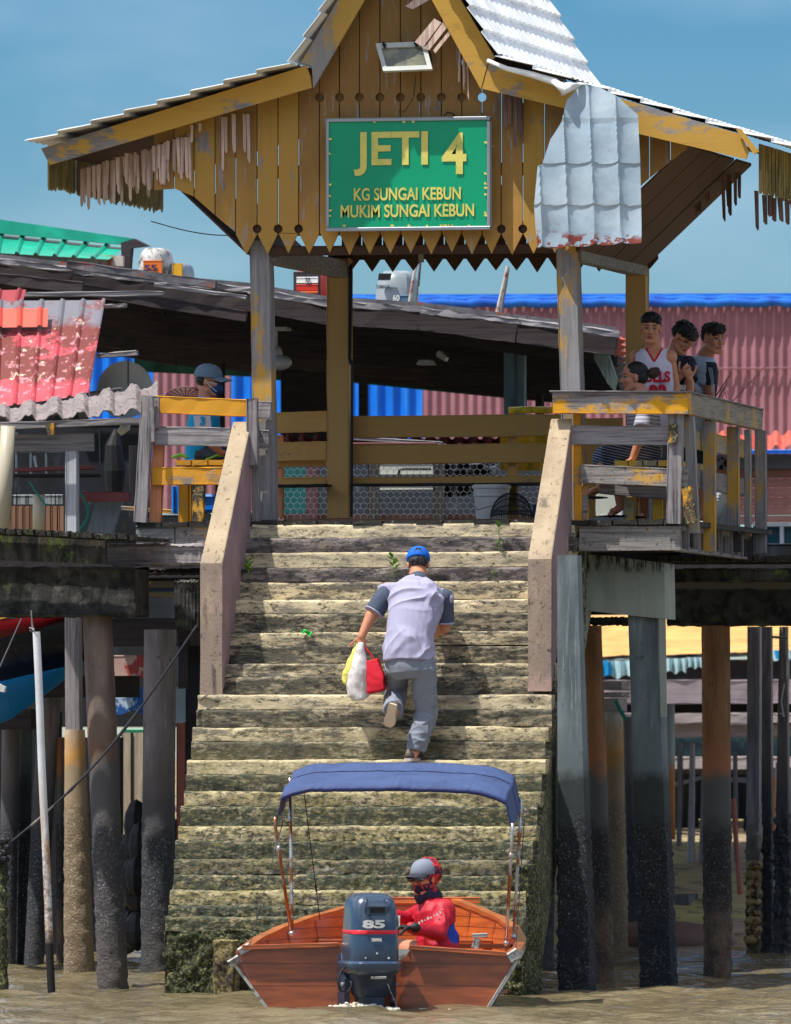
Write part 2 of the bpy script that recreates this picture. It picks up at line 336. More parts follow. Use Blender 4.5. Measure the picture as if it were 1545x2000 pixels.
def pile(name, top, mid, tide, crust=(30, 32, 38), low=(70, 62, 54), zt=1.75, zc=1.3, zl=.75):
    return mat(name, top, [(tuple(int(c * .68) for c in top), dict(s=(9, 9, 1.0), lo=.46, hi=.62, k=.75)), (tuple(min(255, int(c * 1.3)) for c in top), dict(s=(26, 26, 1.4), lo=.58, hi=.66, o=6, k=.5)), ((46, 42, 42), dict(s=9, lo=.62, hi=.68, o=3, k=.6)), (mid, dict(s=2, lo=.1, hi=.2, z=(zt + .35, zt), zw=.14)), (tide, dict(s=2, lo=.1, hi=.2, z=(zt, zt - .14), zw=.14)),
        (crust, dict(s=2, lo=.1, hi=.2, z=(zc + .1, zc - .1), zw=.15)), (tuple(min(255, c + 60) for c in crust), dict(s=48, d=5, lo=.56, hi=.64, z=(zc + .1, zc - .1), k=.9)),((210, 206, 196), dict(s=75, d=3, lo=.66, hi=.70, z=(zc + .1, zc - .1), k=.9)), (low, dict(s=(4, 4, 2), lo=.4, hi=.6, z=(zl, zl - .4), zw=.3, k=.8))], rough=.8, var=.25, vs=(6, 6, 2), bump=((70, .4, .003), (38, 1.0, .022, zc + .15, zc - .05), (90, 1.0, .012, zc + .15, zc - .05)))
m_pile_blue = pile('pile_blue_concrete', (112, 124, 128), (92, 102, 104), (48, 54, 54), (34, 38, 42), (20, 28, 44))
m_pile_rust = pile('pile_rusty', (146, 104, 70), (150, 96, 66), (84, 84, 80), (48, 44, 44), (126, 106, 86), 1.75, 1.25, .75)
m_pile_dark = pile('pile_dark', (126, 110, 102), (112, 84, 68), (84, 82, 82), (74, 72, 74), (96, 90, 88), 1.85, 1.3, .7)
m_pile_gray = pile('pile_gray', (128, 120, 122), (96, 88, 88), (78, 76, 80), (54, 56, 62), (82, 78, 76), 1.6, 1.2, .6)
m_pile_tan = pile('pile_tan', (186, 186, 180), (190, 138, 70), (150, 130, 104), (136, 118, 94), (120, 104, 86), 1.85, 1.35, .4)
m_beam_blue = mat('beam_pale_concrete', (152, 158, 148), [((126, 136, 134), dict(s=(9, 9, 1), lo=.45, hi=.65, k=.7)), ((110, 140, 90), dict(s=(7, 7, .7), lo=.62, hi=.7, k=.7, o=5)), ((40, 40, 40), dict(s=(22, 22, 3), lo=.46, hi=.55, z=(3.27, 3.34), zw=.08))], rough=.8, bump=((40, .3, .005),))
m_beam_dark = mat('beam_mossy_concrete', (62, 62, 62), [((104, 104, 100), dict(s=(5, 5, 4), lo=.56, hi=.68, k=.8)), ((26, 28, 28), dict(s=7, lo=.45, hi=.6, o=8)), ((170, 168, 156), dict(s=60, lo=.68, hi=.72, k=.8)), ((86, 96, 50), dict(s=5, lo=.58, hi=.7, o=3, k=.6))], rough=.9, bump=((50, .6, .008), (14, .4, .01)))
m_edge_moss = mat('walkway_edge_moss', (70, 66, 58), [((30, 32, 30), dict(s=(14, 14, 3), lo=.42, hi=.58)), ((104, 128, 40), dict(s=(5, 5, 3), lo=.55, hi=.66, o=3, k=.8)), ((120, 112, 100), dict(s=(12, 12, 2), lo=.66, hi=.72, o=9, k=.7))], rough=.9, bump=((50, .6, .008),))
m_skin = mat('skin_tan', (196, 134, 102), rough=.5, var=.06, vs=8, bump=())
m_skin_dk = mat('skin_brown', (184, 124, 98), rough=.5, var=.06, vs=8, bump=())
# ============================================================ PAVILION
pav = thing('jetty_pavilion', 'yellow wooden open pavilion with flared gable roof at the head of the stairs', 'pavilion', P(805, 1018, 0))
# --- posts
def post(a, b, wpx, Y, m, lab=None, d=.16):
    mb = MB(); mb.pbeam(a, b, wpx, Y, d, seg=14, jit=.002); return obj('post', mb, m, pav, label=lab)
post((506, 470), (516, 1016), 40, 0.02, m_post, 'front left post with grey weathered paint')
post((1105, 470), (1122, 1016), 41, 0.02, m_post, 'front right post with peeling yellow paint')
post((659, 504), (660, 1012), 44, 2.6, m_post_rear)
post((1241, 504), (1241, 1012), 40, 2.6, m_post_rear)
# --- head beams
mb = MB(); mb.beam(P(527, 498, .1), P(527, 498, .1) + Vector((0, 2.6, 0)), .1, .14, seg=4, jit=.003); obj('side_beam', mb, m_lichen_x, pav)
mb = MB(); mb.beam(P(1122, 494, .1), P(1122, 494, .1) + Vector((0, 2.6, 0)), .12, .13, seg=4, jit=.003); obj('side_beam', mb, m_lichen_x, pav)
mb = MB(); mb.pbox(640, 486, 1262, 504, 2.70, .1); obj('rear_beam', mb, m_brown, pav)
mb = MB(); mb.pbox(486, 478, 1126, 496, .03, .1); obj('front_beam', mb, m_brown, pav)
# --- gable boards (fretwork board row: points below, round cut-outs between)
LT = [(97, 300), (605, 150), (770, -150), (780, -168), (790, -150), (945, 150), (1460, 300)]   # centre line of the barge boards
def lerp_path(path, x):
    for (x0, y0), (x1, y1) in zip(path, path[1:]):
        if x0 <= x <= x1: return y0 + (y1 - y0) * (x - x0) / (x1 - x0)
    return path[0][1] if x < path[0][0] else path[-1][1]
BOT_L = [(290, 372), (348, 368), (379, 384), (422, 422), (463, 456)]
BOT_R = [(1085, 500), (1127, 478), (1250, 362), (1340, 290)]
gaps = [300, 340, 379, 420, 460, 502, 543, 583, 624, 663, 702, 742, 782, 822, 862, 902, 941, 979, 1021, 1063, 1104, 1145, 1186, 1227, 1268, 1309, 1342]
GY = -0.09
mb_up = {}
for i in range(len(gaps) - 1):
    a, b = gaps[i] + 1.1, gaps[i + 1] - 1.1
    mb = MB(); ya, yb = lerp_path(LT, a), lerp_path(LT, b)
    pts = [(a, ya)]
    if a < 781 < b: pts.append((780, -168))
    pts.append((b, yb))
    def side(x, sgn):
        """edge going down at x with bites for the round cut-outs; sgn -1 the bite goes left (right edge)"""
        out = []
        for cy, ok in ((190, 610 < x < 960), (447, (480 < x < 600) or (965 < x < 1070))):
            if ok: out += [(x + sgn * (r[0]), cy + r[1]) for r in ((0, -9), (4.5, -7), (7.5, -3), (7.5, 3), (4.5, 7), (0, 9))]
        return out
    r = side(b, -1); l = side(a, 1)
    if b <= 462:
        pts += [(b, lerp_path(BOT_L, b)), (a, lerp_path(BOT_L, a))]
    elif a >= 1085:
        pts += [(b, lerp_path(BOT_R, b)), (a, lerp_path(BOT_R, a))]
    else:
        t = random.uniform(-3, 3)
        pts += r + [(b, 456 + t), ((a + b) / 2, 495 + t), (a, 456 + t)] + list(reversed(l))
    # each board is set a hair forward or back so the row is not one flat sheet
    Y = GY + random.uniform(-.006, .006)
    mb.ppoly(pts, Y, .022)
    obj('gable_board', mb, m_gable_low if i % 4 in (1, 2) and (i < 9 or i > 17) else m_gable, pav)
# dark battens behind the gaps
mb = MB(); mb.pbox(480, 320, 1120, 345, GY + .075, .05); mb.pbox(490, 434, 1110, 458, GY + .04, .03); mb.pbox(640, 100, 930, 118, GY + .075, .05)
obj('gable_batten', mb, m_brown, pav)
mb = MB(); mb.ppoly([(612, 200), (780, -140), (935, 200), (1000, 440), (560, 440)], GY + .05, .02); obj('gable_backing', mb, m_gable, pav)
# --- rear gable boards
for i in range(22):
    a = 424 + i * 40.3 + 1.5; b = a + 37.5
    if a < 470 or b > 1250 + 40: continue
    mb = MB(); k = .967
    top = lerp_path([(x * k + 170, y * k + 49) for x, y in LT], (a + b) / 2)
    top = max(top, 446); mb.ppoly([(a, top), (b, top), (b, 503), ((a + b) / 2, 530 + random.uniform(-2, 2)), (a, 503)], 2.78, .02)
    if a > 640: obj('rear_gable_board', mb, m_brownz, pav)
# --- soffit on both sides
def soffit(a, b, nm):
    n = 4
    for k in range(n):
        y0 = .0 + k * 2.7 / n; mb = MB()
        p, q = P(a[0], a[1], 0), P(b[0], b[1], 0)
        for pt in (p, q): pt.y = y0
        mb.prism([p, q, q + Vector((0, 2.7 / n - .03 - (.06 if k == 2 else 0), 0)), p + Vector((0, 2.7 / n - .03, 0))], Vector((0, 0, .02)))
        obj(nm, mb, m_brown, pav)
soffit((1127, 492), (1342, 286), 'soffit_board'); soffit((483, 497), (345, 366), 'soffit_board')
# soffit edge trim at the far end of the right side
mb = MB(); mb.prism([P(x, y, 2.72) for x, y in ((1255, 500), (1282, 475), (1285, 505), (1268, 525))], Vector((0, .03, 0))); obj('soffit_board', mb, m_brown, pav)
# --- ceiling boards directly under the roof
def ceil(a, b, y0, y1):
    mb = MB(); p, q = P(a[0], a[1], -.3), P(b[0], b[1], -.3); n = 9
    for k in range(n):
        ya = y0 + (y1 - y0) * k / n; yb = ya + (y1 - y0) / n - .008
        A, B = p.copy(), q.copy(); A.y = B.y = ya
        mb.prism([A, B, B + Vector((0, yb - ya, 0)), A + Vector((0, yb - ya, 0))], Vector((0, 0, .015)))
    obj('ceiling', mb, m_brown, pav)
ceil((100, 302), (605, 148), -.28, 3.35); ceil((605, 148), (780, -150), -.28, 3.35); ceil((780, -150), (945, 148), -.28, 3.35); ceil((945, 148), (1468, 292), -.28, 3.35)
# --- barge boards
BY = -.36
def barge(pts, m, lab=None, Y=BY):
    mb = MB(); mb.ppoly(pts, Y, .03); obj('barge_board', mb, m, pav, label=lab)
barge([(80, 290), (598, 128), (606, 150), (609, 171), (97, 322)], m_barge)
barge([(587, 123), (609, 128), (612, 172), (780, -118), (780, -203)], m_barge_up, 'barge board with flaking pale paint', BY - .004)
barge([(780, -203), (780, -116), (939, 174), (952, 126), (966, 112)], m_barge, None, BY - .004)
barge([(955, 124), (1120, 166), (1225, 196), (1446, 262), (1462, 296), (1456, 311), (1250, 262), (1105, 212), (941, 173)], m_barge)
barge([(1437, 252), (1447, 252), (1482, 296), (1472, 301)], m_barge, 'loose yellow batten sticking out at the eave end', BY - .05)
# --- roof: stepped, ribbed metal tile sheets swept back along the ridge
ROOF = [P(x, y, -.56) for x, y in ((50, 281), (568, 124), (778, -226), (968, 109), (1112, 158), (1560, 292))]
def roof_face(p, q, y0, y1, ext=0, rows=.29, keep=None):
    p = p.copy(); q = q.copy(); L = (q - p).length; d = (q - p).normalized(); nrm = Vector((0, -1, 0)).cross(d).normalized()
    if nrm.z < 0: nrm = -nrm
    n = max(1, round(L / rows)); pr = []
    for k in range(n):                      # each tile row overlaps the one below with a lip
        for t, h in ((.0, .030), (.5, .014), (.985, .0)):
            pr.append(((k + t) / n, h))
    pr.append((1, .0))
    down = (q.z < p.z)
    ny = int((y1 - y0) / .02); mb = MB(); rings = []
    for j in range(ny + 1):
        y = y0 + (y1 - y0) * j / ny; cor = .013 * abs(sin(pi * y / .19)) ** 3
        r = []
        for t, h in pr:
            tt = 1 - t if down else t
            c = p.lerp(q, tt); c.y = 0
            r.append(c + Vector((0, y, 0)) + nrm * (h + cor + noise.noise(Vector((c.x * 1.5, y * 1.7, c.z))) * .006))
        rings.append(r)
    vs = [v for r in rings for v in r]; m_ = len(pr); fs = []
    for j in range(ny):
        for i in range(m_ - 1):
            if keep and not keep(i / m_, j / ny): continue
            fs.append((j * m_ + i, j * m_ + i + 1, (j + 1) * m_ + i + 1, (j + 1) * m_ + i))
    N = len(vs); vs2 = vs + [v - nrm * .006 for v in vs]
    fs2 = fs + [tuple(reversed([i + N for i in f])) for f in fs]
    for j in range(ny):
        for e in (0, m_ - 1):
            a, b = j * m_ + e, (j + 1) * m_ + e; fs2.append((a, b, b + N, a + N))
    for i in range(m_ - 1):
        for j in (0, ny):
            a, b = j * m_ + i, j * m_ + i + 1; fs2.append((a, b, b + N, a + N))
    mb.add(vs2, fs2); return obj('roof_sheet', mb, m_white_roof, pav, clean=False)
Y0, Y1 = -.58, 3.4
roof_face(ROOF[0], ROOF[1], Y0, Y1); roof_face(ROOF[1], ROOF[2], Y0, Y1, rows=.24)
roof_face(ROOF[2], ROOF[3], Y0, Y1, rows=.24); roof_face(ROOF[3], ROOF[4], Y0, Y1); roof_face(ROOF[4], ROOF[5], -.36, Y1)
mb = MB()   # turned-up broken front edge of the right roof
mb.tube([P(952, 118, -.52), P(990, 134, -.53), P(1040, 146, -.53), P(1085, 160, -.53), P(1100, 170, -.5)], [.016, .02, .026, .03, .02], seg=8)
mb.tube([P(1080, 158, -.56), P(1104, 176, -.58), P(1120, 168, -.55)], [.02, .045, .03], seg=8)
mb.grid(lambda u, v: P(1096 + 46 * u, 160 + 28 * v * (1 - u) + 6 * u, -.52 - .08 * sin(3 * u + v)), 6, 4, (0, .004, .004))
obj('bent_roof_edge', mb, m_white_roof, pav, smooth=True)
mb = MB(); mb.beam(ROOF[2] + Vector((0, -.02, .05)), ROOF[2] + Vector((0, 3.9, .05)), .25, .05, seg=8, jit=.004); obj('ridge_cap', mb, m_white_roof, pav)
# --- eave valances: narrow pointed slats in a row running back
def valance(px, Ya, Yb, n, ytop, ybot, m, nm):
    e = P(px, ytop, -.36); zb = P(px, ybot, -.36).z; mb = MB()
    for k in range(n):
        y0 = Ya + (Yb - Ya) * k / n; y1 = y0 + (Yb - Ya) / n * .84; zz = zb + random.uniform(-.02, .02); X = e.x + random.uniform(-.006, .006)
        mb.prism([(X, y0, e.z), (X, y1, e.z), (X, y1, zz + .03), (X, (y0 + y1) / 2, zz), (X, y0, zz + .03)], Vector((.012, 0, 0)))
    obj(nm, mb, m, pav)
valance(92, -.33, 3.35, 56, 296, 368, m_olive, 'eave_valance'); valance(1470, -.1, 3.35, 60, 277, 374, m_olive, 'eave_valance')
# --- torn matting hanging under the eaves
def strips(lst, m, Y, nm='torn_matting', Yb=None):
    for i, (x, y, l, w_) in enumerate(lst):
        mb = MB(); Yk = Y if Yb is None else Y + (Yb - Y) * i / max(1, len(lst) - 1)
        for k in range(random.choice((1, 2, 3))):
            xx = x + k * w_ * .45; ll = l * random.uniform(.6, 1.05); dx = random.uniform(-3, 5)
            p = [(xx, y), (xx + w_ * .42, y + 1), (xx + w_ * .38 + dx * .6, y + ll * .96), (xx + w_ * .2 + dx, y + ll), (xx + w_ * .05 + dx * .6, y + ll * .9)]
            mb.ppoly(p, Yk + random.uniform(-.02, .02), .004)
        obj(nm, mb, m, pav)
random.seed(11)
strips([(160 + i * 12.5 + random.uniform(-3, 3), 322 - i * 3.3 + random.uniform(0, 10), random.uniform(60, 108) - i * 1.5, random.uniform(14, 22)) for i in range(17)], m_bamboo, .35, Yb=.0)
strips([(158 + i * 9.5 + random.uniform(-4, 4), 322 - i * 2.8 + random.uniform(0, 8), random.uniform(70, 118) - i * 1.0, random.uniform(13, 20)) for i in range(15)], m_bamboo, .25, Yb=.02)
strips([(298 + i * 9.5 + random.uniform(-3, 3), 280 - i * 2.9 + random.uniform(0, 6), random.uniform(60, 112) - i * 4.0, random.uniform(12, 18)) for i in range(8)], m_bamboo, -.125)
strips([(372, 244, 36, 14), (388, 240, 26, 16), (432, 228, 110, 14), (452, 222, 120, 20), (474, 222, 118, 16)], m_bamboo, -.13)
strips([(896, 96, 80, 9), (903, 100, 92, 8), (911, 92, 60, 8)], m_bamboo, -.14)
strips([(968, 190, 62, 13), (984, 190, 88, 18), (1002, 190, 106, 20), (1016, 200, 84, 14)], m_bamboo_dk, -.15)
strips([(1356, 392, 28, 9), (1366, 380, 40, 8), (1376, 372, 26, 8), (1408, 350, 80, 18), (1420, 340, 92, 22), (1432, 336, 80, 18)], m_bamboo_dk, 2.2)
strips([(1473, 372, 90, 20), (1488, 380, 72, 24), (1506, 386, 56, 26), (1532, 390, 78, 24)], m_bamboo_dk, .6)
for a, b, c, d in (((792, 12), (848, -30), (852, -8), (806, 18)), ((810, 82), (848, 36), (862, 44), (826, 92)), ((828, 96), (866, 42), (876, 50), (838, 98)), ((846, 98), (880, 56), (884, 62), (850, 104))):
    mb = MB(); mb.ppoly([a, b, c, d], -.34, .004); obj('torn_matting', mb, m_bamboo, pav)
# conduit and cable on the rear left post
mb = MB(); mb.tube([P(686, 515, 2.5), P(684, 700, 2.5), P(688, 712, 2.5), P(686, 1010, 2.5)], .012, seg=6); mb.tube([P(700, 505, 2.4), P(682, 520, 2.48), P(681, 700, 2.48), P(684, 712, 2.47)], .007, seg=6)
obj('cable_run', mb, m_black, pav)
mb = MB(); pts = [P(295 + 170 * t, 432 + 26 * sin(t * pi / 1.7) + 2 * t, 1.6 * (1 - t)) for t in [i / 14 for i in range(15)]]; mb.tube(pts, .0045, seg=5); obj('sagging_cable', mb, m_black, label='black cable sagging from the torn left eave to the gable edge', cat='cable')
mb = MB(); mb.pbox(817, 492, 826, 512, 2.5, .05); mb.tube([P(822, 512, 2.5), P(818, 560, 2.5)], .006); obj('conduit_box', mb, m_lampbody, pav)
# ============================================================ SIGN
sign = thing('jetty_sign', 'green rectangular sign with yellow lettering in a grey frame on the gable boards', 'sign', P(796, 450, -.14))
SY = -.22
mb = MB(); mb.pbox(641, 235, 951, 445, SY + .012, .05); obj('panel', mb, m_green_sign, sign)
for r in ((636, 229, 957, 236), (636, 443, 957, 450)):
    mb = MB(); mb.pbox(*r, SY, .07); obj('frame', mb, m_sign_frame, sign)
for r in ((636, 236, 642, 443), (951, 236, 957, 443)):
    mb = MB(); mb.pbox(*r, SY + .002, .068); obj('frame', mb, m_sign_frame, sign)
for body, x0, x1, y0, y1, bd in (('JETI', 691, 836, 257, 343, .024), ('4', 863, 911, 259, 340, .022), ('KG SUNGAI KEBUN', 691, 900, 366, 391, .020), ('MUKIM SUNGAI KEBUN', 665, 926, 399, 424, .020)):
    obj('lettering', text_mb(body, x1 - x0, y1 - y0, (x0 + x1) / 2, (y0 + y1) / 2, SY + .0115, .002, bd), m_sign_text, sign)
random.seed(3)
mb = MB()
for k in range(26):
    ex = random.choice(((644, None), (948, None), (None, 238), (None, 441)))
    x = ex[0] or random.uniform(645, 948); y = ex[1] or random.uniform(240, 440)
    mb.ppoly([(x - 3, y - 2), (x + random.uniform(0, 5), y - 2.5), (x + 3, y + 2), (x - 2, y + 1.5)], SY + .009, .002)
obj('peeled_patch', mb, m_sign_text, sign)
# wires above the sign
mb = MB(); mb.tube([P(868, 226, -.16), P(874, 219, -.17), P(884, 222, -.16), P(890, 228, -.14)], .006); obj('sign_wiring', mb, m_black, sign); mb = MB(); mb.tube([P(812, 148, -.2), P(808, 190, -.14), P(790, 218, -.13), P(780, 216, -.12), P(783, 228, -.12)], .003)
obj('sign_wiring', mb, m_black, sign)
# ============================================================ FLOODLIGHT
fl = thing('floodlight', 'rectangular grey floodlight with a frosted glass face under the gable peak', 'floodlight', P(790, 140, -.3))
def floodlight():
    f0 = [P(x, y, Y) for x, y, Y in ((735, 88, -.26), (832, 84, -.26), (846, 138, -.36), (750, 142, -.36))]
    b0 = [P(x, y, Y) for x, y, Y in ((752, 92, -.14), (826, 90, -.14), (836, 128, -.2), (762, 130, -.2))]
    mb = MB(); mb.loft([b0, f0]); obj('housing', mb, m_lampbody, fl)
    def q(u, v, d): # point on front face
        a = f0[0].lerp(f0[1], u); b = f0[3].lerp(f0[2], u); n = (f0[1] - f0[0]).cross(f0[3] - f0[0]).normalized()
        if n.y > 0: n = -n
        return a.lerp(b, v) + n * d
    mb = MB()
    for r in ((0, 0, 1, .17), (0, .85, 1, 1), (0, .17, .09, .85), (.91, .17, 1, .85)):
        u0, v0, u1, v1 = r; mb.loft([[q(u0, v0, .0), q(u1, v0, .0), q(u1, v1, .0), q(u0, v1, .0)], [q(u0, v0, .03), q(u1, v0, .03), q(u1, v1, .03), q(u0, v1, .03)]])
    obj('bezel', mb, m_lampbody, fl)
    mb = MB(); mb.loft([[q(.09, .17, .004), q(.91, .17, .004), q(.91, .85, .004), q(.09, .85, .004)], [q(.09, .17, .012), q(.91, .17, .012), q(.91, .85, .012), q(.09, .85, .012)]]); obj('glass', mb, m_lampglass, fl)
    for u in (.14, .78):
        mb = MB(); mb.loft([[q(u, -.02, .03), q(u + .05, -.02, .03), q(u + .05, .2, .03), q(u, .2, .03)], [q(u, -.02, .045), q(u + .05, -.02, .045), q(u + .05, .2, .045), q(u, .2, .045)]])
        mb.tube([q(u - .01, .1, .05), q(u + .07, .1, .05)], .006); obj('clip', mb, m_black, fl)
    mb = MB(); mb.beam(P(790, 105, -.16), P(790, 105, -.06), .08, .05); mb.tube([P(838, 100, -.18), P(842, 118, -.16), P(838, 128, -.1)], .01); obj('bracket', mb, m_black, fl)
floodlight()
# ============================================================ HANGING SHEET
def sheet_pt(px, py, off=0):
    u = (px - 1050) / 204.0
    ph = (px - 1050 + (py - 250) * -.04) / 51.5
    row = (py - 232) / 82.0; saw = (row % 1.0)
    wave = abs(sin(pi * ph)) ** .42
    Y = -.57 + .044 * wave - .009 * saw - .05 * (py - 200) / 280 + .012 * sin(py * .02 + px * .01) + .018 * noise.noise(Vector((px * .015, py * .012, 2)))
    return P(px, py + 7 * wave * (1 if row > 0 else 0), Y + off)
def hsheet():
    L = [(1138, 163), (1107, 195), (1098, 232), (1075, 265), (1058, 318), (1050, 322), (1043, 395), (1046, 440), (1050, 480)]
    R = [(1142, 163), (1170, 170), (1205, 188), (1243, 222), (1246, 224), (1250, 300), (1252, 380), (1253, 432), (1253, 468)]
    nv = 150; nu = 84; mb = MB(); vs = []
    def at(path, t):
        ys = path[0][1] + (path[-1][1] - path[0][1]) * t
        for (x0, y0), (x1, y1) in zip(path, path[1:]):
            if y0 <= ys <= y1: return x0 + (x1 - x0) * (ys - y0) / (y1 - y0 + 1e-9), ys
        return path[-1]
    def fn(u, v):
        a = at(L, v); b = at(R, v); return sheet_pt(a[0] + (b[0] - a[0]) * u, a[1] + (b[1] - a[1]) * u)
    mb.grid(fn, nu, nv, (0, .003, 0))
    obj('hanging_roof_sheet', mb, m_sheet, label='crumpled pale metal tile sheet with rusty lower edge dangling from the roof', cat='roof sheet', smooth=50)
hsheet()
# ============================================================ DECK / PLATFORM
deck = thing('platform_deck', 'weathered timber jetty platform carrying the pavilion and both railings', 'platform', P(805, 1018, 1))
ZF = P(805, 1018, 0).z
def bx(p0, Y): return P(p0, 1018, Y).x
random.seed(5)
# planks lie along the depth axis, ends toward the camera
def planks(x0, x1, y0, y1, z, wd, th, m, par, nm='deck_plank', jit=.006, gap=.006):
    x = x0
    while x < x1 - .02:
        ww = wd * random.uniform(.85, 1.15); xe = min(x + ww, x1); mb = MB()
        yy = y0 + random.uniform(-.02, .02); zz = z + random.uniform(-.004, .004)
        mb.beam((x + (xe - x) / 2, yy, zz - th / 2), (x + (xe - x) / 2, y1, zz - th / 2), xe - x - gap, th, seg=6, jit=.002); obj(nm, mb, m, par); x = xe
XL, XR, XM0, XM1 = bx(268, -.12), bx(1330, -.12), bx(495, -.12), bx(1112, -.12)
planks(XL, XM0, -.16, 3.0, ZF, .2, .045, m_deck_dark, deck); planks(XM0, XM1, -.14, 3.0, ZF + .006, .26, .04, m_deck_dark, deck); planks(XM1, XR, -.16, 3.75, ZF, .2, .045, m_deck_dark, deck)
mb = MB(); mb.pbox(265, 1027, 340, 1080, -.13, .06, seg=4, jit=.002); obj('fascia', mb, m_lichen_x, deck)
mb = MB(); mb.pbox(342, 1027, 412, 1080, -.126, .06, seg=4, jit=.002); obj('fascia', mb, m_lichen_x, deck)
mb = MB(); mb.pbox(1131, 1027, 1328, 1076, -.13, .06, seg=6, jit=.003); obj('fascia', mb, m_lichen_x, deck)
# side fascia with joist ends on the right
mb = MB(); X = bx(1328, -.1); zt = P(1328, 1022, -.1).z; zb = P(1328, 1077, -.1).z
mb.beam((X - .02, -.06, zt - .03), (X - .15, 3.7, zt - .03), .04, .05, seg=6, jit=.003); mb.beam((X - .02, -.06, zb + .015), (X - .15, 3.7, zb + .015), .05, .03, seg=6, jit=.002); obj('side_fascia', mb, m_gray_y, deck)
mb = MB(); mb.beam((X - .12, -.06, (zt + zb) / 2), (X - .25, 3.7, (zt + zb) / 2), .03, zt - zb - .02, seg=6); obj('side_board', mb, m_gray_y, deck)
for k in range(7):
    mb = MB(); y = .25 + k * .55; mb.beam((X - .1 - .035 * y, y, (zt + zb) / 2 + .01), (X + .012 - .035 * y, y, (zt + zb) / 2 + .01), .045, zt - zb - .01); obj('joist_end', mb, m_gray_z, deck)
for y in (.5, 1.5, 2.5):
    mb = MB(); mb.beam((XL + .02, y, ZF - .13), (XR - .02, y, ZF - .13), .08, .15, seg=6, jit=.003); obj('joist', mb, m_darkwood, deck)
# ============================================================ RAILINGS
def rail(par, nm, a, b, hpx, Y, m, dY=.045, Y2=None, lab=None, seg=8, jit=.0025):
    mb = MB(); mb.pbeam(a, b, hpx, Y, dY, Y2=Y2, seg=seg, jit=jit); return obj(nm, mb, m, par, label=lab)
rl = thing('rear_railing', 'ochre three-board railing along the back of the pavilion between the posts', 'railing', P(805, 1016, 2.7))
rail(rl, 'rail_board', (528, 826), (637, 823), 41, 2.70, m_rail_rear); rail(rl, 'rail_board', (683, 834), (1100, 830), 43, 2.74, m_rail_rear)
rail(rl, 'rail_board', (530, 883), (636, 880), 37, 2.70, m_rail_rear); rail(rl, 'rail_board', (683, 888), (1100, 884), 38, 2.74, m_rail_rear)
rail(rl, 'rail_board', (531, 941), (636, 939), 16, 2.70, m_rail_rear); rail(rl, 'rail_board', (683, 941), (1100, 937), 17, 2.74, m_rail_rear)
rail(rl, 'rail_board', (531, 907), (636, 905), 12, 2.78, m_rail_rear)
rail(rl, 'rail_post', (1000, 845), (1000, 1012), 20, 2.8, m_rail_rear, .06); rail(rl, 'rail_post', (541, 850), (541, 1010), 22, 2.8, m_orange_z, .06)
rail(rl, 'seat_board', (683, 947), (1100, 944), 5, 2.45, m_darkwood, .3); rail(rl, 'seat_board', (531, 949), (640, 947), 5, 2.45, m_darkwood, .3)
rail(rl, 'rail_post', (1150, 850), (1150, 1012), 22, 2.8, m_rail_rear, .06)
rail(rl, 'rail_board', (1100, 838), (1215, 836), 40, 2.80, m_rail_rear); rail(rl, 'rail_board', (1100, 884), (1215, 884), 34, 2.80, m_rail_rear)
# left wing railing
ll = thing('left_railing', 'weathered three-board railing with one yellow top board beside the masked man', 'railing', P(380, 1018, -.1))
rail(ll, 'rail_board', (303, 790), (482, 797), 34, -.14, m_rail_y, lab='bright yellow top board')
rail(ll, 'rail_board', (303, 851), (450, 854), 37, -.16, m_gray_x)
rail(ll, 'rail_board', (297, 930), (440, 929), 35, -.14, m_rail_y)
rail(ll, 'rail_post', (288, 773), (273, 1020), 26, -.20, m_gray_z, .05); rail(ll, 'rail_post', (304, 775), (302, 835), 15, -.20, m_gray_z, .03)
rail(ll, 'rail_post', (309, 838), (302, 1020), 22, -.10, m_orange_z, .07, lab='bare orange wooden post'); rail(ll, 'rail_post', (294, 775), (297, 862), 11, -.235, m_gray_z, .02)
rail(ll, 'rail_post', (387, 946), (386, 1018), 24, -.14, m_lichen_z, .06, lab='post crusted with yellow lichen')
rail(ll, 'rail_post', (491, 778), (493, 908), 22, -.20, m_gray_z, .05); rail(ll, 'rail_board', (500, 800), (528, 801), 34, -.06, m_gray_x); rail(ll, 'rail_board', (500, 858), (524, 858), 36, -.06, m_gray_x)
# right wing railing
rr = thing('right_railing', 'broad-topped weathered railing with peeling yellow paint in front of the young men', 'railing', P(1240, 1018, -.1))
rail(rr, 'rail_board', (1078, 786), (1345, 788), 42, -.24, m_rail_peel, .09, lab='top board with heavily flaked yellow paint')
mb = MB(); a = P(1344, 787, -.22); b = P(1490, 821, 3.68); b.z = P(1490, 821, 3.68).z
mb.beam(a + Vector((-.03, .02, 0)), b + Vector((-.03, 0, 0)), .06, .17, seg=10, jit=.003); obj('side_rail_board', mb, m_rail_peely, rr)
mb = MB(); mb.beam(P(1078, 765, -.16), P(1345, 766, -.16), .2, .012, seg=4); mb.beam(a + Vector((-.09, 0, .09)), b + Vector((-.09, 0, .09)), .2, .012, seg=4); obj('rail_cap', mb, m_gray_x, rr)
rail(rr, 'rail_board', (1116, 850), (1312, 851), 37, -.14, m_gray_x); rail(rr, 'rail_board', (1134, 925), (1342, 934), 36, -.14, m_lichen_x, seg=10)
rail(rr, 'rail_board', (1170, 952), (1320, 965), 24, .2, m_gray_x)
rail(rr, 'rail_post', (1319, 808), (1315, 1022), 29, -.18, m_gray_z, .08); rail(rr, 'rail_post', (1340, 950), (1350, 1022), 22, -.2, m_lichen_z, .05)
rail(rr, 'rail_post', (1314, 828), (1314, 866), 18, -.2, m_lichen_z, .02)
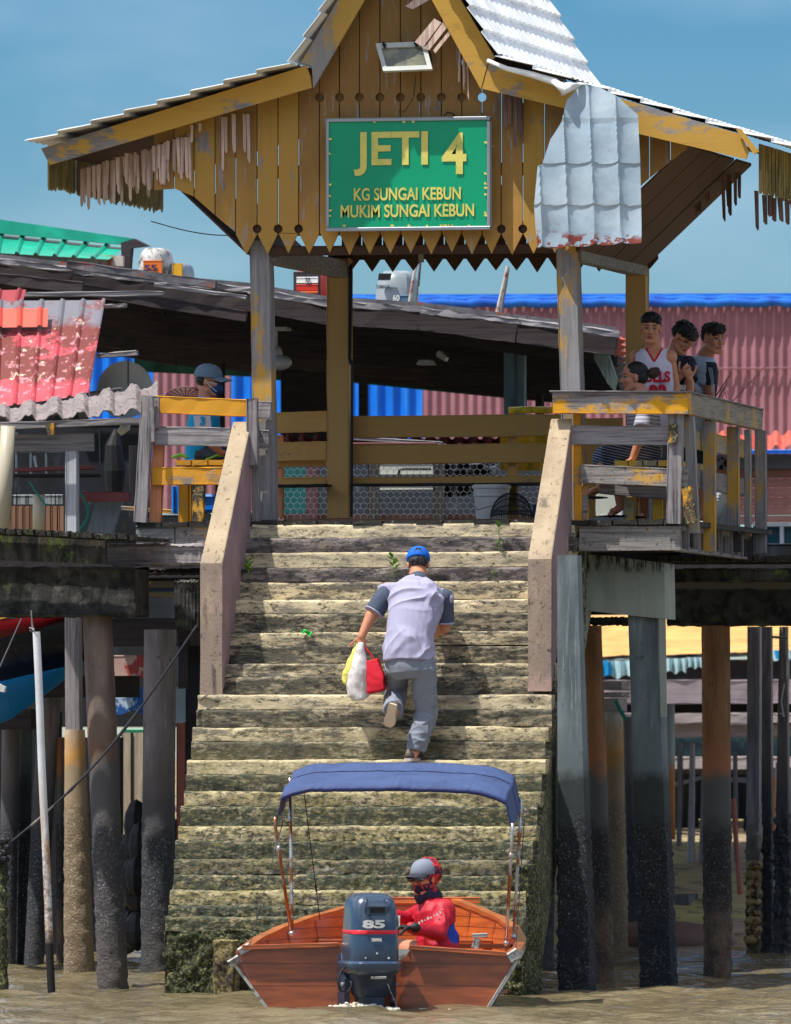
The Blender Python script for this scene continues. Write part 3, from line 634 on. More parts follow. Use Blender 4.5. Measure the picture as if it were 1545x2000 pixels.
rail(rr, 'rail_post', (1139, 950), (1141, 1016), 15, -.08, m_rail_peel, .05); rail(rr, 'rail_post', (1126, 800), (1128, 1016), 14, -.12, m_rail_y, .05)
def sidepx(px, Y): return px
def sidepost(Y, y0, y1, wpx, m, dx=0, lean=0):
    Xs = P(1345, 787, -.22).x - .04 + dx - .036 * Y; mb = MB(); z0 = P(1345, y0, -.2).z; z1 = P(1345, y1, -.2).z
    mb.beam((Xs + lean, Y, z1), (Xs, Y, z0), wpx / 245.0, .07, up=Vector((0, 1, 0)), seg=6, jit=.002); obj('rail_post', mb, m, rr)
sidepost(.02, 812, 1040, 20, m_post, .0, .04); sidepost(1.15, 812, 1070, 24, m_post, -.02); sidepost(2.55, 812, 1070, 24, m_post, -.05); sidepost(3.5, 812, 1062, 22, m_post, .03); sidepost(3.0, 815, 1030, 12, m_post, .0)
for zpx, m, Ya, Yb in ((850, m_rail_peely, .1, 3.6), (928, m_gray_y, .1, 3.6)):
    mb = MB(); z = P(1345, zpx, -.2).z; Xs = P(1345, 787, -.22).x - .14; mb.beam((Xs, Ya, z), (Xs - .14, Yb, z), .035, .15, seg=8, jit=.003); obj('side_rail_board', mb, m, rr)
# benches
def bench(px0, px1, y, Y0b, Y1b, m, lab, legs):
    t = thing('bench', lab, 'bench', P((px0 + px1) / 2, 1016, Y0b), None)
    n = 4; z = P(px0, y, Y0b).z
    for k in range(n):
        mb = MB(); x0 = P(px0, y, Y0b).x; x1 = P(px1, y, Y0b).x; xa = x0 + (x1 - x0) * k / n
        mb.beam((xa + (x1 - x0) / n / 2, Y0b, z), (xa + (x1 - x0) / n / 2, Y1b, z), (x1 - x0) / n - .008, .05, seg=4, jit=.002); obj('seat_plank', mb, m, t)
    for px, Yl in legs:
        mb = MB(); p = P(px, y + 8, Yl); mb.beam((p.x, Yl, ZF), (p.x, Yl, z - .03), .08, .06, up=Vector((0, 1, 0))); obj('leg', mb, m, t)
m_benchw = wood('bench_wood', (160, 150, 120), 'y', (206, 160, 60), .5, dk=.6)
bench(1199, 1312, 905, .0, 1.6, m_benchw, 'low plank bench under the seated man in a striped sarong', ((1285, .3), (1290, 1.2), (1230, .3), (1235, 1.2)))
bench(342, 470, 904, .1, 1.2, m_rail_y, 'yellow plank bench under the masked man', ((360, .3), (440, .3), (440, 1.0), (365, 1.0)))
# ============================================================ STAIRCASE
st = thing('staircase', 'broad weathered concrete staircase with timber nosings rising from the water to the jetty', 'staircase', P(700, 1940, -2.3))
TOPS = [1023, 1050, 1079, 1109, 1136, 1171, 1198, 1234, 1261, 1296, 1322, 1357, 1386, 1420, 1448, 1484, 1512, 1546, 1575, 1614, 1643, 1679, 1709, 1740, 1769, 1791, 1822]
XLp = [(1023, 447), (1357, 386), (1484, 367), (1614, 347), (1709, 337), (1822, 320)]
XRp = [(1023, 1125), (1357, 1078), (1484, 1064), (1606, 1045), (1733, 1029), (1822, 1020)]
STY = []
y_ = -.15
for k in range(len(TOPS) - 1):
    STY.append(y_); y_ -= (.135 if k % 2 == 0 else .032)
STMAT = ['a', 'c', 'a', 'c', 'b', 'a', 'd', 'b', 'd', 'b', 'd', 'a', 'd', 'b', 'd', 'a', 'd', 'b', 'd', 'b', 'd', 'c', 'd', 'b', 'd', 'd']
SM = dict(a=m_step_a, b=m_step_b, c=m_step_c, d=m_step_d, t=m_step_tan)
def step_strip(k):
    Y = STY[k]; yt, yb = TOPS[k], TOPS[k + 1]
    x0 = P(lerp_path(XLp, yt) + (k * 37 % 5) - 2, yt, Y).x; x1 = P(lerp_path(XRp, yt) + (k * 53 % 7) - 3, yt, Y).x
    zt = P(760, yt, Y).z; zb = P(760, yb, Y).z
    crust = max(0.0, min(1.0, (2.3 - zt) / 1.3)); n = 420; r = .020 + .010 * crust
    prof = [(.30, 0), (.18, 0), (.10, .0)] + [(r * (1 - sin(a)), -r * (1 - cos(a))) for a in (0, .4, .8, 1.2, 1.57)]
    H = zt - zb
    prof += [(0.0, -r - (H - r) * t) for t in (.25, .5, .75, .97)] + [(.012, -H - .004), (.06, -H - .006)]
    rings = []
    for i in range(n + 1):
        x = x0 + (x1 - x0) * i / n; ring = []
        wav = .008 * noise.noise(Vector((x * .9, k * 3.7, 0))) + .006 * noise.noise(Vector((x * 4, k * 5.1, 2)))
        for (a, b) in prof:
            p = Vector((x, Y + a, zt + b))
            q = Vector((x * 14, p.y * 14, p.z * 14 + k)); q2 = Vector((x * 34, p.y * 34, p.z * 34 + k)); q3 = Vector((x * 3, k * 9.1, p.z * 7))
            am = .0022 + .009 * crust; am2 = .0018 + .007 * crust
            g = max(0, noise.noise(q3) - .28) * (.06 if k % 2 == 1 else .03)   # chipped hollows
            d = noise.noise(q) * am + noise.noise(q2) * am2
            fr = 1 if a < .08 else .25
            p.y += -d * fr + g * fr + wav * .6; p.z += wav + (noise.noise(q + Vector((9, 4, 1))) * am * .8) * (1 if b > -.03 else .3) - g * (.5 if b > -.03 else 0)
            ring.append(p)
        rings.append(ring)
    mb = MB(); mb.loft(rings, closed=True, cap=True); return obj('step', mb, SM[STMAT[k]], st, smooth=45)
for k in range(len(TOPS) - 1): step_strip(k)
# solid body under the steps
mb = MB(); xl = P(395, 1357, -1.1).x; xr = P(1072, 1357, -1.1).x; zf = [P(760, y, 0).z for y in TOPS]
top = [(STY[k] + .26, zf[k] - .16) for k in range(0, len(STY), 2)]
pr = [(.3, zf[0] - .08)] + top + [(-2.10, .35), (-2.10, -.3), (-1.65, -.3)] + [(-1.62, .5), (.5, 3.0), (.5, zf[0] - .08)]
mb.prism([(xl + .02, a, b) for a, b in pr], (xr - xl - .01, 0, 0)); obj('stair_body', mb, m_beam_blue, st)
mb = MB(); zf0 = zf
pr2 = [(-.25, 3.3)] + [(STY[k] + .10, zf[k] - .10) for k in range(3, len(STY), 2)] + [(-2.15, .1), (-1.70, .1)] + [(-.02, 2.3), (.12, 3.3)]
mb.prism([(xr + .0, a, b) for a, b in pr2], (.05, 0, 0)); obj('stringer', mb, m_step_d, st)
mb = MB(); mb.prism([(xl - .03, a, b) for a, b in pr2], (.05, 0, 0)); obj('stringer', mb, m_step_d, st)
# crusted foot block
def crust_box(x0, x1, y0, y1, z0, z1, nx, nz, ny, amp, m, name, par, **kw):
    mb = MB()
    def dsp(p, nrm):
        a = noise.noise(p * 9) * amp + noise.noise(p * 22) * amp * .7 + noise.noise(p * 45) * amp * .4
        return p + nrm * a
    F_ = Vector((0, -1, 0)); R_ = Vector((1, 0, 0)); T_ = Vector((0, 0, 1))
    mb.grid(lambda u, v: dsp(Vector((x0 + (x1 - x0) * u, y0, z0 + (z1 - z0) * v)), F_ * (1 if 0 < u < 1 and 0 < v < 1 else .2)), nx, nz)
    mb.grid(lambda u, v: dsp(Vector((x1, y0 + (y1 - y0) * u, z0 + (z1 - z0) * v)), R_ * (1 if 0 < u < 1 and 0 < v < 1 else .2)), ny, nz)
    mb.grid(lambda u, v: dsp(Vector((x0, y1 + (y0 - y1) * u, z0 + (z1 - z0) * v)), -R_ * (1 if 0 < u < 1 and 0 < v < 1 else .2)), ny, nz)
    mb.grid(lambda u, v: dsp(Vector((x0 + (x1 - x0) * u, y0 + (y1 - y0) * v, z1)), T_ * (1 if 0 < u < 1 and 0 < v < 1 else .2)), nx, ny)
    mb.grid(lambda u, v: Vector((x0 + (x1 - x0) * u, y1, z0 + (z1 - z0) * v)), 2, 2)
    return obj(name, mb, m, par, smooth=True, clean=False, **kw)
YF = STY[-1] - .02
crust_box(P(322, 1870, YF).x, P(1022, 1870, YF).x, YF, YF + .5, -.25, P(700, 1820, YF).z, 300, 60, 40, .03, m_crust, 'foot_block', st)
crust_box(P(416, 1890, YF - .25).x, P(455, 1890, YF - .25).x, YF - .25, YF - .02, -.3, P(430, 1838, YF - .25).z, 26, 50, 20, .016, m_crust_lit, 'stub', st)
crust_box(P(1000, 1700, -1.95).x, P(1040, 1700, -1.95).x, -2.1, -1.6, -.3, P(1030, 1690, -1.95).z, 26, 90, 26, .02, m_crust, 'crusted_edge', st)
# --- parapets
def parapet(fx0, fx1, rx0, rx1, yt, yb, yr, lab):
    Yf, Yr = -1.06, -.13
    A = [P(fx0, yt, Yf), P(fx1, yt, Yf)]; B = [P(rx0, yr, Yr), P(rx1, yr, Yr)]
    zb = P(fx0, yb, Yf).z; zf_ = ZF - .25; mb = MB(); n = 26
    def ring(t):
        y = Yf + (Yr - Yf) * t; x0 = A[0].x + (B[0].x - A[0].x) * t; x1 = A[1].x + (B[1].x - A[1].x) * t
        zt = A[0].z + (B[0].z - A[0].z) * t; z0 = zb + (zf_ - zb) * t
        w_ = .004 * noise.noise(Vector((t * 6, x0, 1))); e = .008; zs = [z0 + (zt - z0) * q for q in (0, .3, .6)]
        l = [Vector((x0 + .004 * noise.noise(Vector((t * 8, z * 4, 3))), y, z)) for z in zs]; r_ = [Vector((x1 + .004 * noise.noise(Vector((t * 8, z * 4, 7))), y, z)) for z in zs]
        return l + [Vector((x0, y, zt - e)), Vector((x0 + e, y, zt + w_)), Vector((x1 - e, y, zt + w_)), Vector((x1, y, zt - e))] + list(reversed(r_))
    mb.loft([ring(i / n) for i in range(n + 1)])
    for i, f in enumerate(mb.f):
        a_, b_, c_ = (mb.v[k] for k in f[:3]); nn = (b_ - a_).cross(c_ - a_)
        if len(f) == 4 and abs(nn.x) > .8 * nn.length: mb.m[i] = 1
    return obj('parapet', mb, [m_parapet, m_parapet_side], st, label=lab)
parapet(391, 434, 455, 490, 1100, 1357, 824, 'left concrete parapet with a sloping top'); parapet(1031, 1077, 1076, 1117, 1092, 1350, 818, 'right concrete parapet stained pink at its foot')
# wooden upright behind the left parapet
mb = MB(); mb.pbeam((497, 830), (500, 1045), 14, -.1, .05, seg=5, jit=.002); obj('parapet_post', mb, m_gray_z, st)
# ============================================================ PILES
def pile_obj(name, lab, a, b, w0, w1, Y, m, rnd=True, group=None, crust=.008, cat='pile', depth=None, dip=.4):
    p0 = P(a[0], a[1], Y); p1 = PZ(b[0], b[1], 0) if b[1] > 1700 else P(b[0], b[1], Y)
    p1 = P(b[0], b[1], Y); d = (p1 - p0).normalized()
    if b[1] > 1800: p1 = p1 + d * dip
    n = max(10, int((p0 - p1).length / .03)); sg = 28; mb = MB(); rings = []
    for i in range(n + 1):
        t = i / n; c = p0.lerp(p1, t); r = (w0 + (w1 - w0) * t) / 2 / sc(Y); ring = []
        cr = max(0, min(1, (1.45 - c.z) / .3)) * crust + .0015
        for k in range(sg):
            an = 2 * pi * k / sg + pi / 4; ca, sa = cos(an), sin(an)
            if rnd: x, y = ca * r, sa * r
            else:
                mm = max(abs(ca), abs(sa)); x, y = ca / mm, sa / mm
                L = sqrt(x * x + y * y); f_ = min(1, 1.33 / L); x *= r * f_; y *= r * f_
            q = Vector((c.x + x, c.y + y, c.z)); dd = 1 + (noise.noise(q * 16) * cr * 1.2 + noise.noise(q * 40) * cr) / r
            ring.append(Vector((c.x + x * dd, c.y + y * dd, c.z)))
        rings.append(ring)
    mb.loft(rings); return obj(name, mb, m, label=lab, cat=cat, group=group, smooth=40)
G = 'piles standing in the water under the jetty'
pile_obj('concrete_pile', 'pale blue-grey square pile with black crust hard against the right side of the stairs', (1112, 1085), (1127, 1938), 42, 70, -1.15, m_pile_blue, False, G, .012)
pile_obj('concrete_pile', 'pale blue-grey square pile under the right end of the pale crossbeam', (1260, 1200), (1287, 1926), 60, 66, .5, m_pile_blue, False, G, .012)
pile_obj('round_pile', 'slim rust-stained round pile between the two square concrete piles', (1157, 1222), (1180, 1915), 36, 40, 2.4, m_pile_rust, True, G)
pile_obj('round_pile', 'stout rust-brown round pile under the mossy right crossbeam', (1398, 1222), (1402, 1905), 56, 55, 4.3, m_pile_rust, True, G)
pile_obj('concrete_pile', 'dark leaning round pile beneath the left crossbeam, ringed by arcs of light', (190, 1200), (221, 1931), 58, 60, -.3, m_pile_dark, True, G)
pile_obj('round_pile', 'broad tan mud-coated round pile with a pale rust-streaked top', (146, 1425), (155, 1908), 40, 66, 4.2, m_pile_tan, True, G, .006)
pile_obj('timber_post', 'pale mottled square post standing on the tan round pile', (143, 1205), (145, 1426), 30, 30, 4.2, m_gray_z, False, G, .001, 'post')
pile_obj('round_pile', 'dark round pile left of the stairs in deep shade', (313, 1230), (307, 1907), 64, 66, 4.25, m_pile_gray, True, G)
pile_obj('round_pile', 'blue-grey thin pile glimpsed just right of the stair edge', (1074, 1545), (1068, 1885), 24, 27, 6.3, m_pile_gray, True, G, .003)
pile_obj('round_pile', 'thin dark pile partly hidden behind the stair edge', (1050, 1600), (1046, 1880), 22, 22, 6.8, m_pile_gray, True, G, .003)
pile_obj('round_pile', 'tan muddy pile far behind the slim rusty one', (1196, 1390), (1206, 1850), 42, 40, 16.5, m_pile_tan, True, G, .01)
pile_obj('round_pile', 'dark slim pile just right of the distant tan one', (1226, 1400), (1240, 1815), 20, 26, 17, m_pile_gray, True, G)
m_pile_pale = pile('pile_pale_grey', (160, 156, 164), (140, 132, 130), (120, 112, 104), (84, 74, 62), (150, 130, 90), 1.2, .7, .4)
pile_obj('timber_pile', 'pale square timber pile near the right edge wrapped in muddy rags', (1474, 1224), (1472, 1858), 26, 26, 14, m_pile_pale, False, G, .02)
pile_obj('timber_pile', 'black timber pile beside the pale rag-wrapped one', (1497, 1224), (1498, 1858), 22, 26, 14.2, m_pile_gray, False, G, .01)
pile_obj('timber_pile', 'shaggy mud-crusted pile at the far right edge', (1531, 1224), (1528, 1860), 16, 34, 13.8, m_pile_gray, False, G, .03)
pile_obj('round_pile', 'grey-blue pile at the far left under the blue hull', (22, 1385), (14, 1882), 36, 34, 7, m_pile_gray, True, G, .002)
pile_obj('round_pile', 'slender grey pile left of the white mooring pole', (48, 1392), (40, 1885), 34, 30, 7.2, m_pile_blue, True, G, .002)
pile_obj('round_pile', 'grey pile right of the white mooring pole in the shade', (98, 1340), (66, 1885), 46, 38, 7.0, m_pile_gray, True, G, .002)
pile_obj('round_pile', 'reddish-brown post squeezed behind the tan pile', (117, 1440), (117, 1895), 14, 16, 7.0, m_pile_rust, True, G, .002)
# white pole
pl = thing('mooring_pole', 'slim white plastic pole leaning in the water, rusty brown lower half', 'pole', P(100, 1940, -2.3))
m_pipe = mat('pipe_plastic', (214, 216, 220), [((176, 140, 96), dict(s=(20, 20, 3), lo=.35, hi=.6, z=(1.75, 1.2), zw=.2)), ((96, 76, 60), dict(s=30, lo=.45, hi=.6, z=(1.4, .8), zw=.2, k=.8)), ((28, 26, 26), dict(s=2, lo=.1, hi=.2, z=(.5, .38), zw=.06))], rough=.5, bump=((50, .4, .005),))
a, b = P(71, 1234, -2.3), P(101, 1940, -2.3)
mb = MB(); mb.tube([a.lerp(b, t / 20) + Vector((.002 * sin(t * .6), 0, 0)) for t in range(23)], [(.030 + .002 * (t / 20)) for t in range(23)], seg=12); obj('pipe', mb, m_pipe, pl, smooth=40)
mb = MB(); mb.tube([P(61, 1192, -2.3), P(63, 1222, -2.3), P(68, 1245, -2.3)], [.004, .008, .01], seg=6); mb.tube([P(58, 1226, -2.3), P(66, 1229, -2.34), P(64, 1236, -2.28), P(59, 1231, -2.3)], .006); obj('stick', mb, m_gray_z, pl)
# crusted post with a rope at the left edge
ms = thing('crusted_post', 'black mussel-covered post with a knotted rope at the left edge of the water', 'post', P(3, 1930, -2.2))
mb = MB(); pts = []
for i in range(60):
    t = i / 59; c = P(2 + 3 * sin(i), 1640, -2.2).lerp(P(4, 1945, -2.2), t)
    pts.append([c + Vector((cos(k * pi / 7), sin(k * pi / 7), 0)) * (.045 + .02 * noise.noise(c * 9 + Vector((k, 0, 0)))) for k in range(14)])
mb.loft(pts); obj('post', mb, m_crust, ms, smooth=True)
mb = MB()
for k in range(18): mb.sphere(P(random.uniform(-4, 18), random.uniform(1638, 1682), -2.25) , random.uniform(.018, .04), 7, 5)
for k in range(10):
    x = random.uniform(-2, 16); mb.tube([P(x, 1672, -2.27), P(x + random.uniform(-3, 5), random.uniform(1690, 1712), -2.27)], .004, seg=4)
obj('rope_knot', mb, m_black, ms)
m_rope = mat('rope', (40, 44, 52), [((176, 170, 156), dict(s=3, lo=.5, hi=.6, z=(1.5, 1.2)))], rough=.9, bump=((120, .8, .006),))
mb = MB(); A, B = P(20, 1646, -2.3), P(384, 1222, -1.15)
mb.tube([A.lerp(B, i / 40) + Vector((0, 0, -.16 * sin(pi * i / 40))) for i in range(41)], [.010 + .004 * (i > 22 and i < 27) + .004 * (12 < i < 14) for i in range(41)], seg=8)
obj('mooring_rope', mb, m_rope, label='dark rope slanting up from the crusted post to the left parapet', cat='rope', smooth=True)
# ============================================================ BEAMS AND WALKWAYS
mb = MB(); mb.ppoly([(1134, 1082), (1200, 1087), (1297, 1100), (1299, 1209), (1137, 1192)], .32, .42); mb.prism([P(x, y, .33) for x, y in ((1285, 1100), (1298, 1100), (1302, 1400), (1290, 1400))], (0, .02, 0))
obj('crossbeam', mb, m_beam_blue, label='pale streaked concrete beam under the right wing of the platform', cat='beam')
mb = MB()
def rough_beam(x0, y0, x1, y1, Y, dY, m, name, lab=None, cat=None, par=None):
    a = P((x0 + x1) / 2, (y0 + y1) / 2, Y); X0, X1 = P(x0, y0, Y).x, P(x1, y0, Y).x; z1 = P((x0 + x1) / 2, y0, Y).z; z0 = P((x0 + x1) / 2, y1, Y).z
    mb = MB(); mb.beam((X0, Y + dY / 2, (z0 + z1) / 2), (X1, Y + dY / 2, (z0 + z1) / 2), dY, z1 - z0, seg=30, jit=.006, b=.02); return obj(name, mb, m, par, label=lab, cat=cat)
rough_beam(1302, 1150, 1640, 1222, 4.2, .45, m_beam_dark, 'crossbeam', 'dark mossy concrete beam carrying the right walkway', 'beam')
rough_beam(-60, 1107, 262, 1205, -.55, .5, m_beam_dark, 'crossbeam', 'black pitted concrete beam carrying the left walkway', 'beam')
rough_beam(264, 1110, 410, 1122, .3, .3, m_darkwood, 'floor_joist', 'dark timber joist above the short hanging block left of the stairs', 'joist')
rough_beam(1140, 1205, 1230, 1221, 2.4, .4, m_beam_dark, 'crossbeam', 'short dark beam on top of the slim rusty pile', 'beam')
rough_beam(340, 1132, 388, 1230, -.3, .3, m_beam_dark, 'beam_stub', 'short square concrete stub hanging left of the left parapet', 'beam')
rough_beam(207, 1062, 396, 1104, -.2, .25, m_gray_x, 'timber_log', 'cracked brown timber log beneath the left corner of the platform', 'log')
wr = thing('right_walkway', 'mossy boardwalk running off behind the right side of the platform', 'walkway', P(1420, 1140, 4))
mb = MB(); rough_beam(1302, 1110, 1640, 1137, 3.3, .06, m_edge_moss, 'edge_board', par=wr)
a = P(1300, 1095, 3.4).x; random.seed(12)
zz_ = P(1300, 1092, 3.4).z
for k in range(18):
    mb = MB(); x = a + k * .1; mb.beam((x, 3.3, zz_ + random.uniform(-.006, .006)), (x, 3.42, zz_), .088, .06, seg=3, jit=.003); obj('plank_end', mb, m_deck_dark, wr)
for k in range(14):
    mb = MB(); y = 3.50 + k * .128; mb.beam((a - .3, y, zz_), (a + 2.2, y, zz_), .088 - .003 * (k % 3), .025, seg=12, jit=.002); obj('deck_plank', mb, m_deck_dark, wr)
wl = thing('left_walkway', 'dark mossy boardwalk running off to the left of the platform', 'walkway', P(100, 1100, -1))
mb = MB(); mb.ppoly([(-60, 1040), (205, 1056), (205, 1102), (-60, 1092)], -1.15, .06); obj('edge_board', mb, m_edge_moss, wl)
a = P(-60, 1034, -1.3).x; b = P(262, 1050, -1.3).x; n = 28
for k in range(n):
    x = a + (b - a) * (k + .5) / n; z = P(-60, 1034, -1.3).z + (P(262, 1050, -1.3).z - P(-60, 1034, -1.3).z) * k / n
    mb = MB(); mb.beam((x, -1.3 + random.uniform(-.03, .03), z + random.uniform(-.006, .006)), (x, -1.18, z), (b - a) / n * .93, .045, seg=5, jit=.003); obj('plank_end', mb, m_deck_dark, wl)
for k in range(14):
    y = -1.11 + k * .128; z0, z1 = P(-60, 1034, -1.3).z, P(262, 1050, -1.3).z
    mb = MB(); mb.beam((a - .3, y, z0), (b, y, z1), .088 - .003 * (k % 3), .025, seg=14, jit=.002); obj('deck_plank', mb, m_deck_dark, wl)
# ============================================================ WATER, MUD BANK
t = NT('river_water'); t.b.inputs['Roughness'].default_value = .05; t.b.inputs['IOR'].default_value = 1.33
t.l(t.mix(t.rng(t.noise((.6, .25, 1), 3), .35, .65), lin((104, 94, 70)), lin((128, 116, 88))), t.b.inputs['Base Color'])
bn = t.n('ShaderNodeBump'); bn.inputs['Strength'].default_value = .9; bn.inputs['Distance'].default_value = .02; t.l(t.noise((12, 10, 1), 4), bn.inputs['Height']); t.l(bn.outputs[0], t.b.inputs['Normal'])
m_water = t.m
mb = MB()
def wave(x, y):
    d = 1.0
    z = .034 * noise.noise(Vector((x * 1.1, y * .6, 0))) + .036 * noise.noise(Vector((x * 2.0, y * 1.7, 4))) + .024 * noise.noise(Vector((x * 4.5, y * 4.5, 9))) + .007 * noise.noise(Vector((x * 10, y * 10, 2)))
    r = sqrt((x - BXC) ** 2 + (y + 7.2) ** 2)
    if r < 3.0: z += .018 * sin(r * 9) * math.exp(-r * 1.0) + .02 * noise.noise(Vector((x * 7, y * 5, 3))) * math.exp(-r)
    return z
BXC = P(730, 1960, -6.4).x
NX, NY = 240, 620; vs = []; fs = []
for j in range(NY + 1):
    y = -16 + 34 * (j / NY)
    for i in range(NX + 1):
        x = -7 + 18 * i / NX - (y + 2) * .2; vs.append((x, y, wave(x, y)))
fs = [(j * (NX + 1) + i, j * (NX + 1) + i + 1, (j + 1) * (NX + 1) + i + 1, (j + 1) * (NX + 1) + i) for j in range(NY) for i in range(NX)]
mb.add(vs, fs); o = obj('river_water', mb, m_water, kind='structure', smooth=True, clean=False)
mb = MB(); mb.grid(lambda u, v: Vector((-400 + 800 * u, -300 + 600 * v, -.06)), 8, 8); obj('river_water', mb, m_water, kind='structure', clean=False)
m_mud = mat('mud_bank', (150, 132, 108), [((166, 158, 96), dict(s=.5, lo=.45, hi=.6, k=.9)), ((62, 52, 48), dict(s=3, lo=.5, hi=.65, o=4)), ((170, 160, 150), dict(s=7, lo=.66, hi=.72))], rough=.8, bump=((6, .6, .05), (20, .5, .02)))
mb = MB(); mb.grid(lambda u, v: Vector((-30 + 90 * u, 16.8 + 60 * v ** 1.6, -.08 + 1.5 * min(1, v * 1.7) ** .8 + .25 * noise.noise(Vector((u * 60, v * 30, 0))) * (.2 + v))), 220, 90); obj('mud_bank', mb, m_mud, kind='structure', smooth=True, clean=False)
mb = MB(); mb.grid(lambda u, v: Vector((-600 + 1200 * u, 60 + 900 * v, 1.3)), 4, 4); obj('ground', mb, m_mud, kind='structure', clean=False)
# ============================================================ SMALL PLANTS ON THE STEPS, LITTER
m_leaf = mat('leaf_green', (126, 190, 40), [((80, 140, 30), dict(s=30, lo=.4, hi=.6))], rough=.45, bump=(), spec=.5)
def weed(px, py, k, hpx, n, lab, seed):
    random.seed(seed); Y = STY[k] - .02; base = P(px, py, Y); h = hpx / 240.0
    t = thing('weed', lab, 'plant', base, 'weeds rooted in the stair joints'); mb = MB(); mb.tube([base - Vector((0, 0, .01)), base + Vector((0, -.02, h * .5)), base + Vector((.005, -.03, h * .95))], [.004, .003, .002], seg=5); obj('stem', mb, m_leaf, t)
    for i in range(n):
        a = i * 2.4 + random.uniform(-.3, .3); z = h * (.3 + .65 * i / n); L = h * random.uniform(.40, .60); d = Vector((cos(a), -abs(sin(a)) * .6 - .2, random.uniform(.5, 1.2))).normalized()
        s0 = base + Vector((0, -.03 * z / h, z)); s = d.cross(Vector((0, 0, 1))).normalized() * L * .27; m = s0 + d * L * .55; tip = s0 + d * L + Vector((0, 0, -L * .12))
        mb = MB(); mb.add([s0, m + s, tip, m - s, m + Vector((0, 0, -.004))], [(0, 1, 4), (1, 2, 4), (2, 3, 4), (3, 0, 4), (0, 4, 1), (1, 4, 2)]); obj('leaf', mb, m_leaf, t, clean=False)
weed(975, 1045, 1, 26, 7, 'topmost green seedling near the right parapet', 1); weed(975, 1074, 1, 22, 6, 'green seedling directly below the topmost one by the right parapet', 6)
weed(769, 1124, 3, 36, 8, 'bright green seedling just left of the climbing man in the blue cap', 2); weed(486, 1128, 3, 34, 9, 'dark green seedling in shade beside the left parapet', 3)
weed(964, 1128, 3, 16, 4, 'tiny pale seedling on the fourth step near the right parapet', 4); weed(463, 1112, 3, 20, 4, 'small sprig tucked against the left parapet foot', 5)
m_lit = mat('green_wrapper', (30, 190, 80), rough=.3, bump=())
mb = MB(); y = STY[7] + .02; mb.grid(lambda u, v: P(590 + 19 * u, 1232 + 7 * v - 3 * sin(6 * u), y - .05 + .02 * sin(9 * u + 4 * v)), 8, 4, (0, 0, .002)); obj('wrapper', mb, m_lit, label='crumpled green wrapper lying on a step left of the climbing man', cat='litter')
# ============================================================ BACKGROUND VILLAGE
def simple(name, lab, cat, m, fn, group=None, par=None, smooth=False, kind=None):
    mb = MB(); fn(mb); return obj(name, mb, m, par, label=lab, cat=cat, group=group, smooth=smooth, kind=kind)
def cmat(name, col, lay=(), rough=.6, **k): return mat(name, col, lay, rough=rough, **k)
def ribbed(mb, A, B, Cc, D, pitch, amp, sharp=1.0, nv=1, th=(0, .004, 0), amp_dir=Vector((0, -1, 0))):
    """sheet A(top left) B(top right) C(bottom right) D(bottom left), ribs running top to bottom"""
    L = (B - A).length; n = max(4, int(L / pitch * (8 if sharp < 3 else 30))); k = L / pitch
    def fn(u, v):
        p = A.lerp(B, u).lerp(D.lerp(Cc, u), v); s_ = sin(2 * pi * u * k)
        s_ = max(-1, min(1, s_ * sharp)) if sharp < 3 else 2 * max(0, 1 - abs(((u * k) % 1) - .5) / .13) ** .6 - 1; return p + amp_dir * (amp * s_)
    mb.grid(fn, n, nv, th)
# --- pink warehouse with blue roof trim
m_pink = cmat('pink_sheet', (162, 112, 122), [((128, 86, 98), dict(s=(2, 2, .8), lo=.45, hi=.7, k=.6)), ((150, 84, 90), dict(s=(20, 20, 1), lo=.6, hi=.7, k=.4))], bump=())
m_bluesheet = cmat('blue_sheet', (20, 118, 226), [((60, 150, 240), dict(s=(3, 3, .6), lo=.5, hi=.7, k=.6))], rough=.45, bump=())
wh = thing('pink_warehouse', 'long pink corrugated warehouse with a bright blue roof edge behind the shed', 'warehouse', P(1100, 1000, 34))
simple('wall', None, None, m_pink, lambda mb: ribbed(mb, P(-60, 598, 34), P(1640, 598, 34), P(1640, 1000, 34), P(-60, 1000, 34), .105, .018), par=wh)
simple('wall', 'pink wall seam band', None, m_pink, lambda mb: mb.pbox(1100, 719, 1640, 722, 33.93, .03), par=wh)
def bt(mb):
    pts = [P(560 + i * 9, 590 + 1.5 * sin(i * .7) + (1160 - 9 * i) * .002, 33.93) for i in range(122)]
    mb.tube(pts, [.055 + .012 * noise.noise(Vector((i * .4, 0, 0))) for i in range(122)], seg=8)
    mb.tube([p + Vector((0, 0, .05)) for p in pts], .03, seg=6)
simple('roof_edge', None, None, cmat('roof_blue_matt', (26, 110, 210), [((16, 80, 180), dict(s=3, lo=.45, hi=.6))], rough=.8), bt, par=wh, smooth=True)
simple('roof', None, None, m_bluesheet, lambda mb: mb.prism([P(560, 584, 34.02), P(1640, 581, 34.02), P(1640, 581, 34.02) + Vector((0, 12, .05)), P(560, 584, 34.02) + Vector((0, 12, .05))], (0, 0, .05)), par=wh)
bw = thing('blue_wall', 'bright blue corrugated wall glimpsed under the dark shed roof', 'wall', P(600, 1000, 29))
for x0, x1 in ((176, 300), (452, 560), (560, 645), (670, 826)):
    simple('wall_panel', None, None, m_bluesheet, lambda mb: ribbed(mb, P(x0, 620, 29), P(x1, 620, 29), P(x1, 900, 29), P(x0, 900, 29), .17, .03), par=bw)
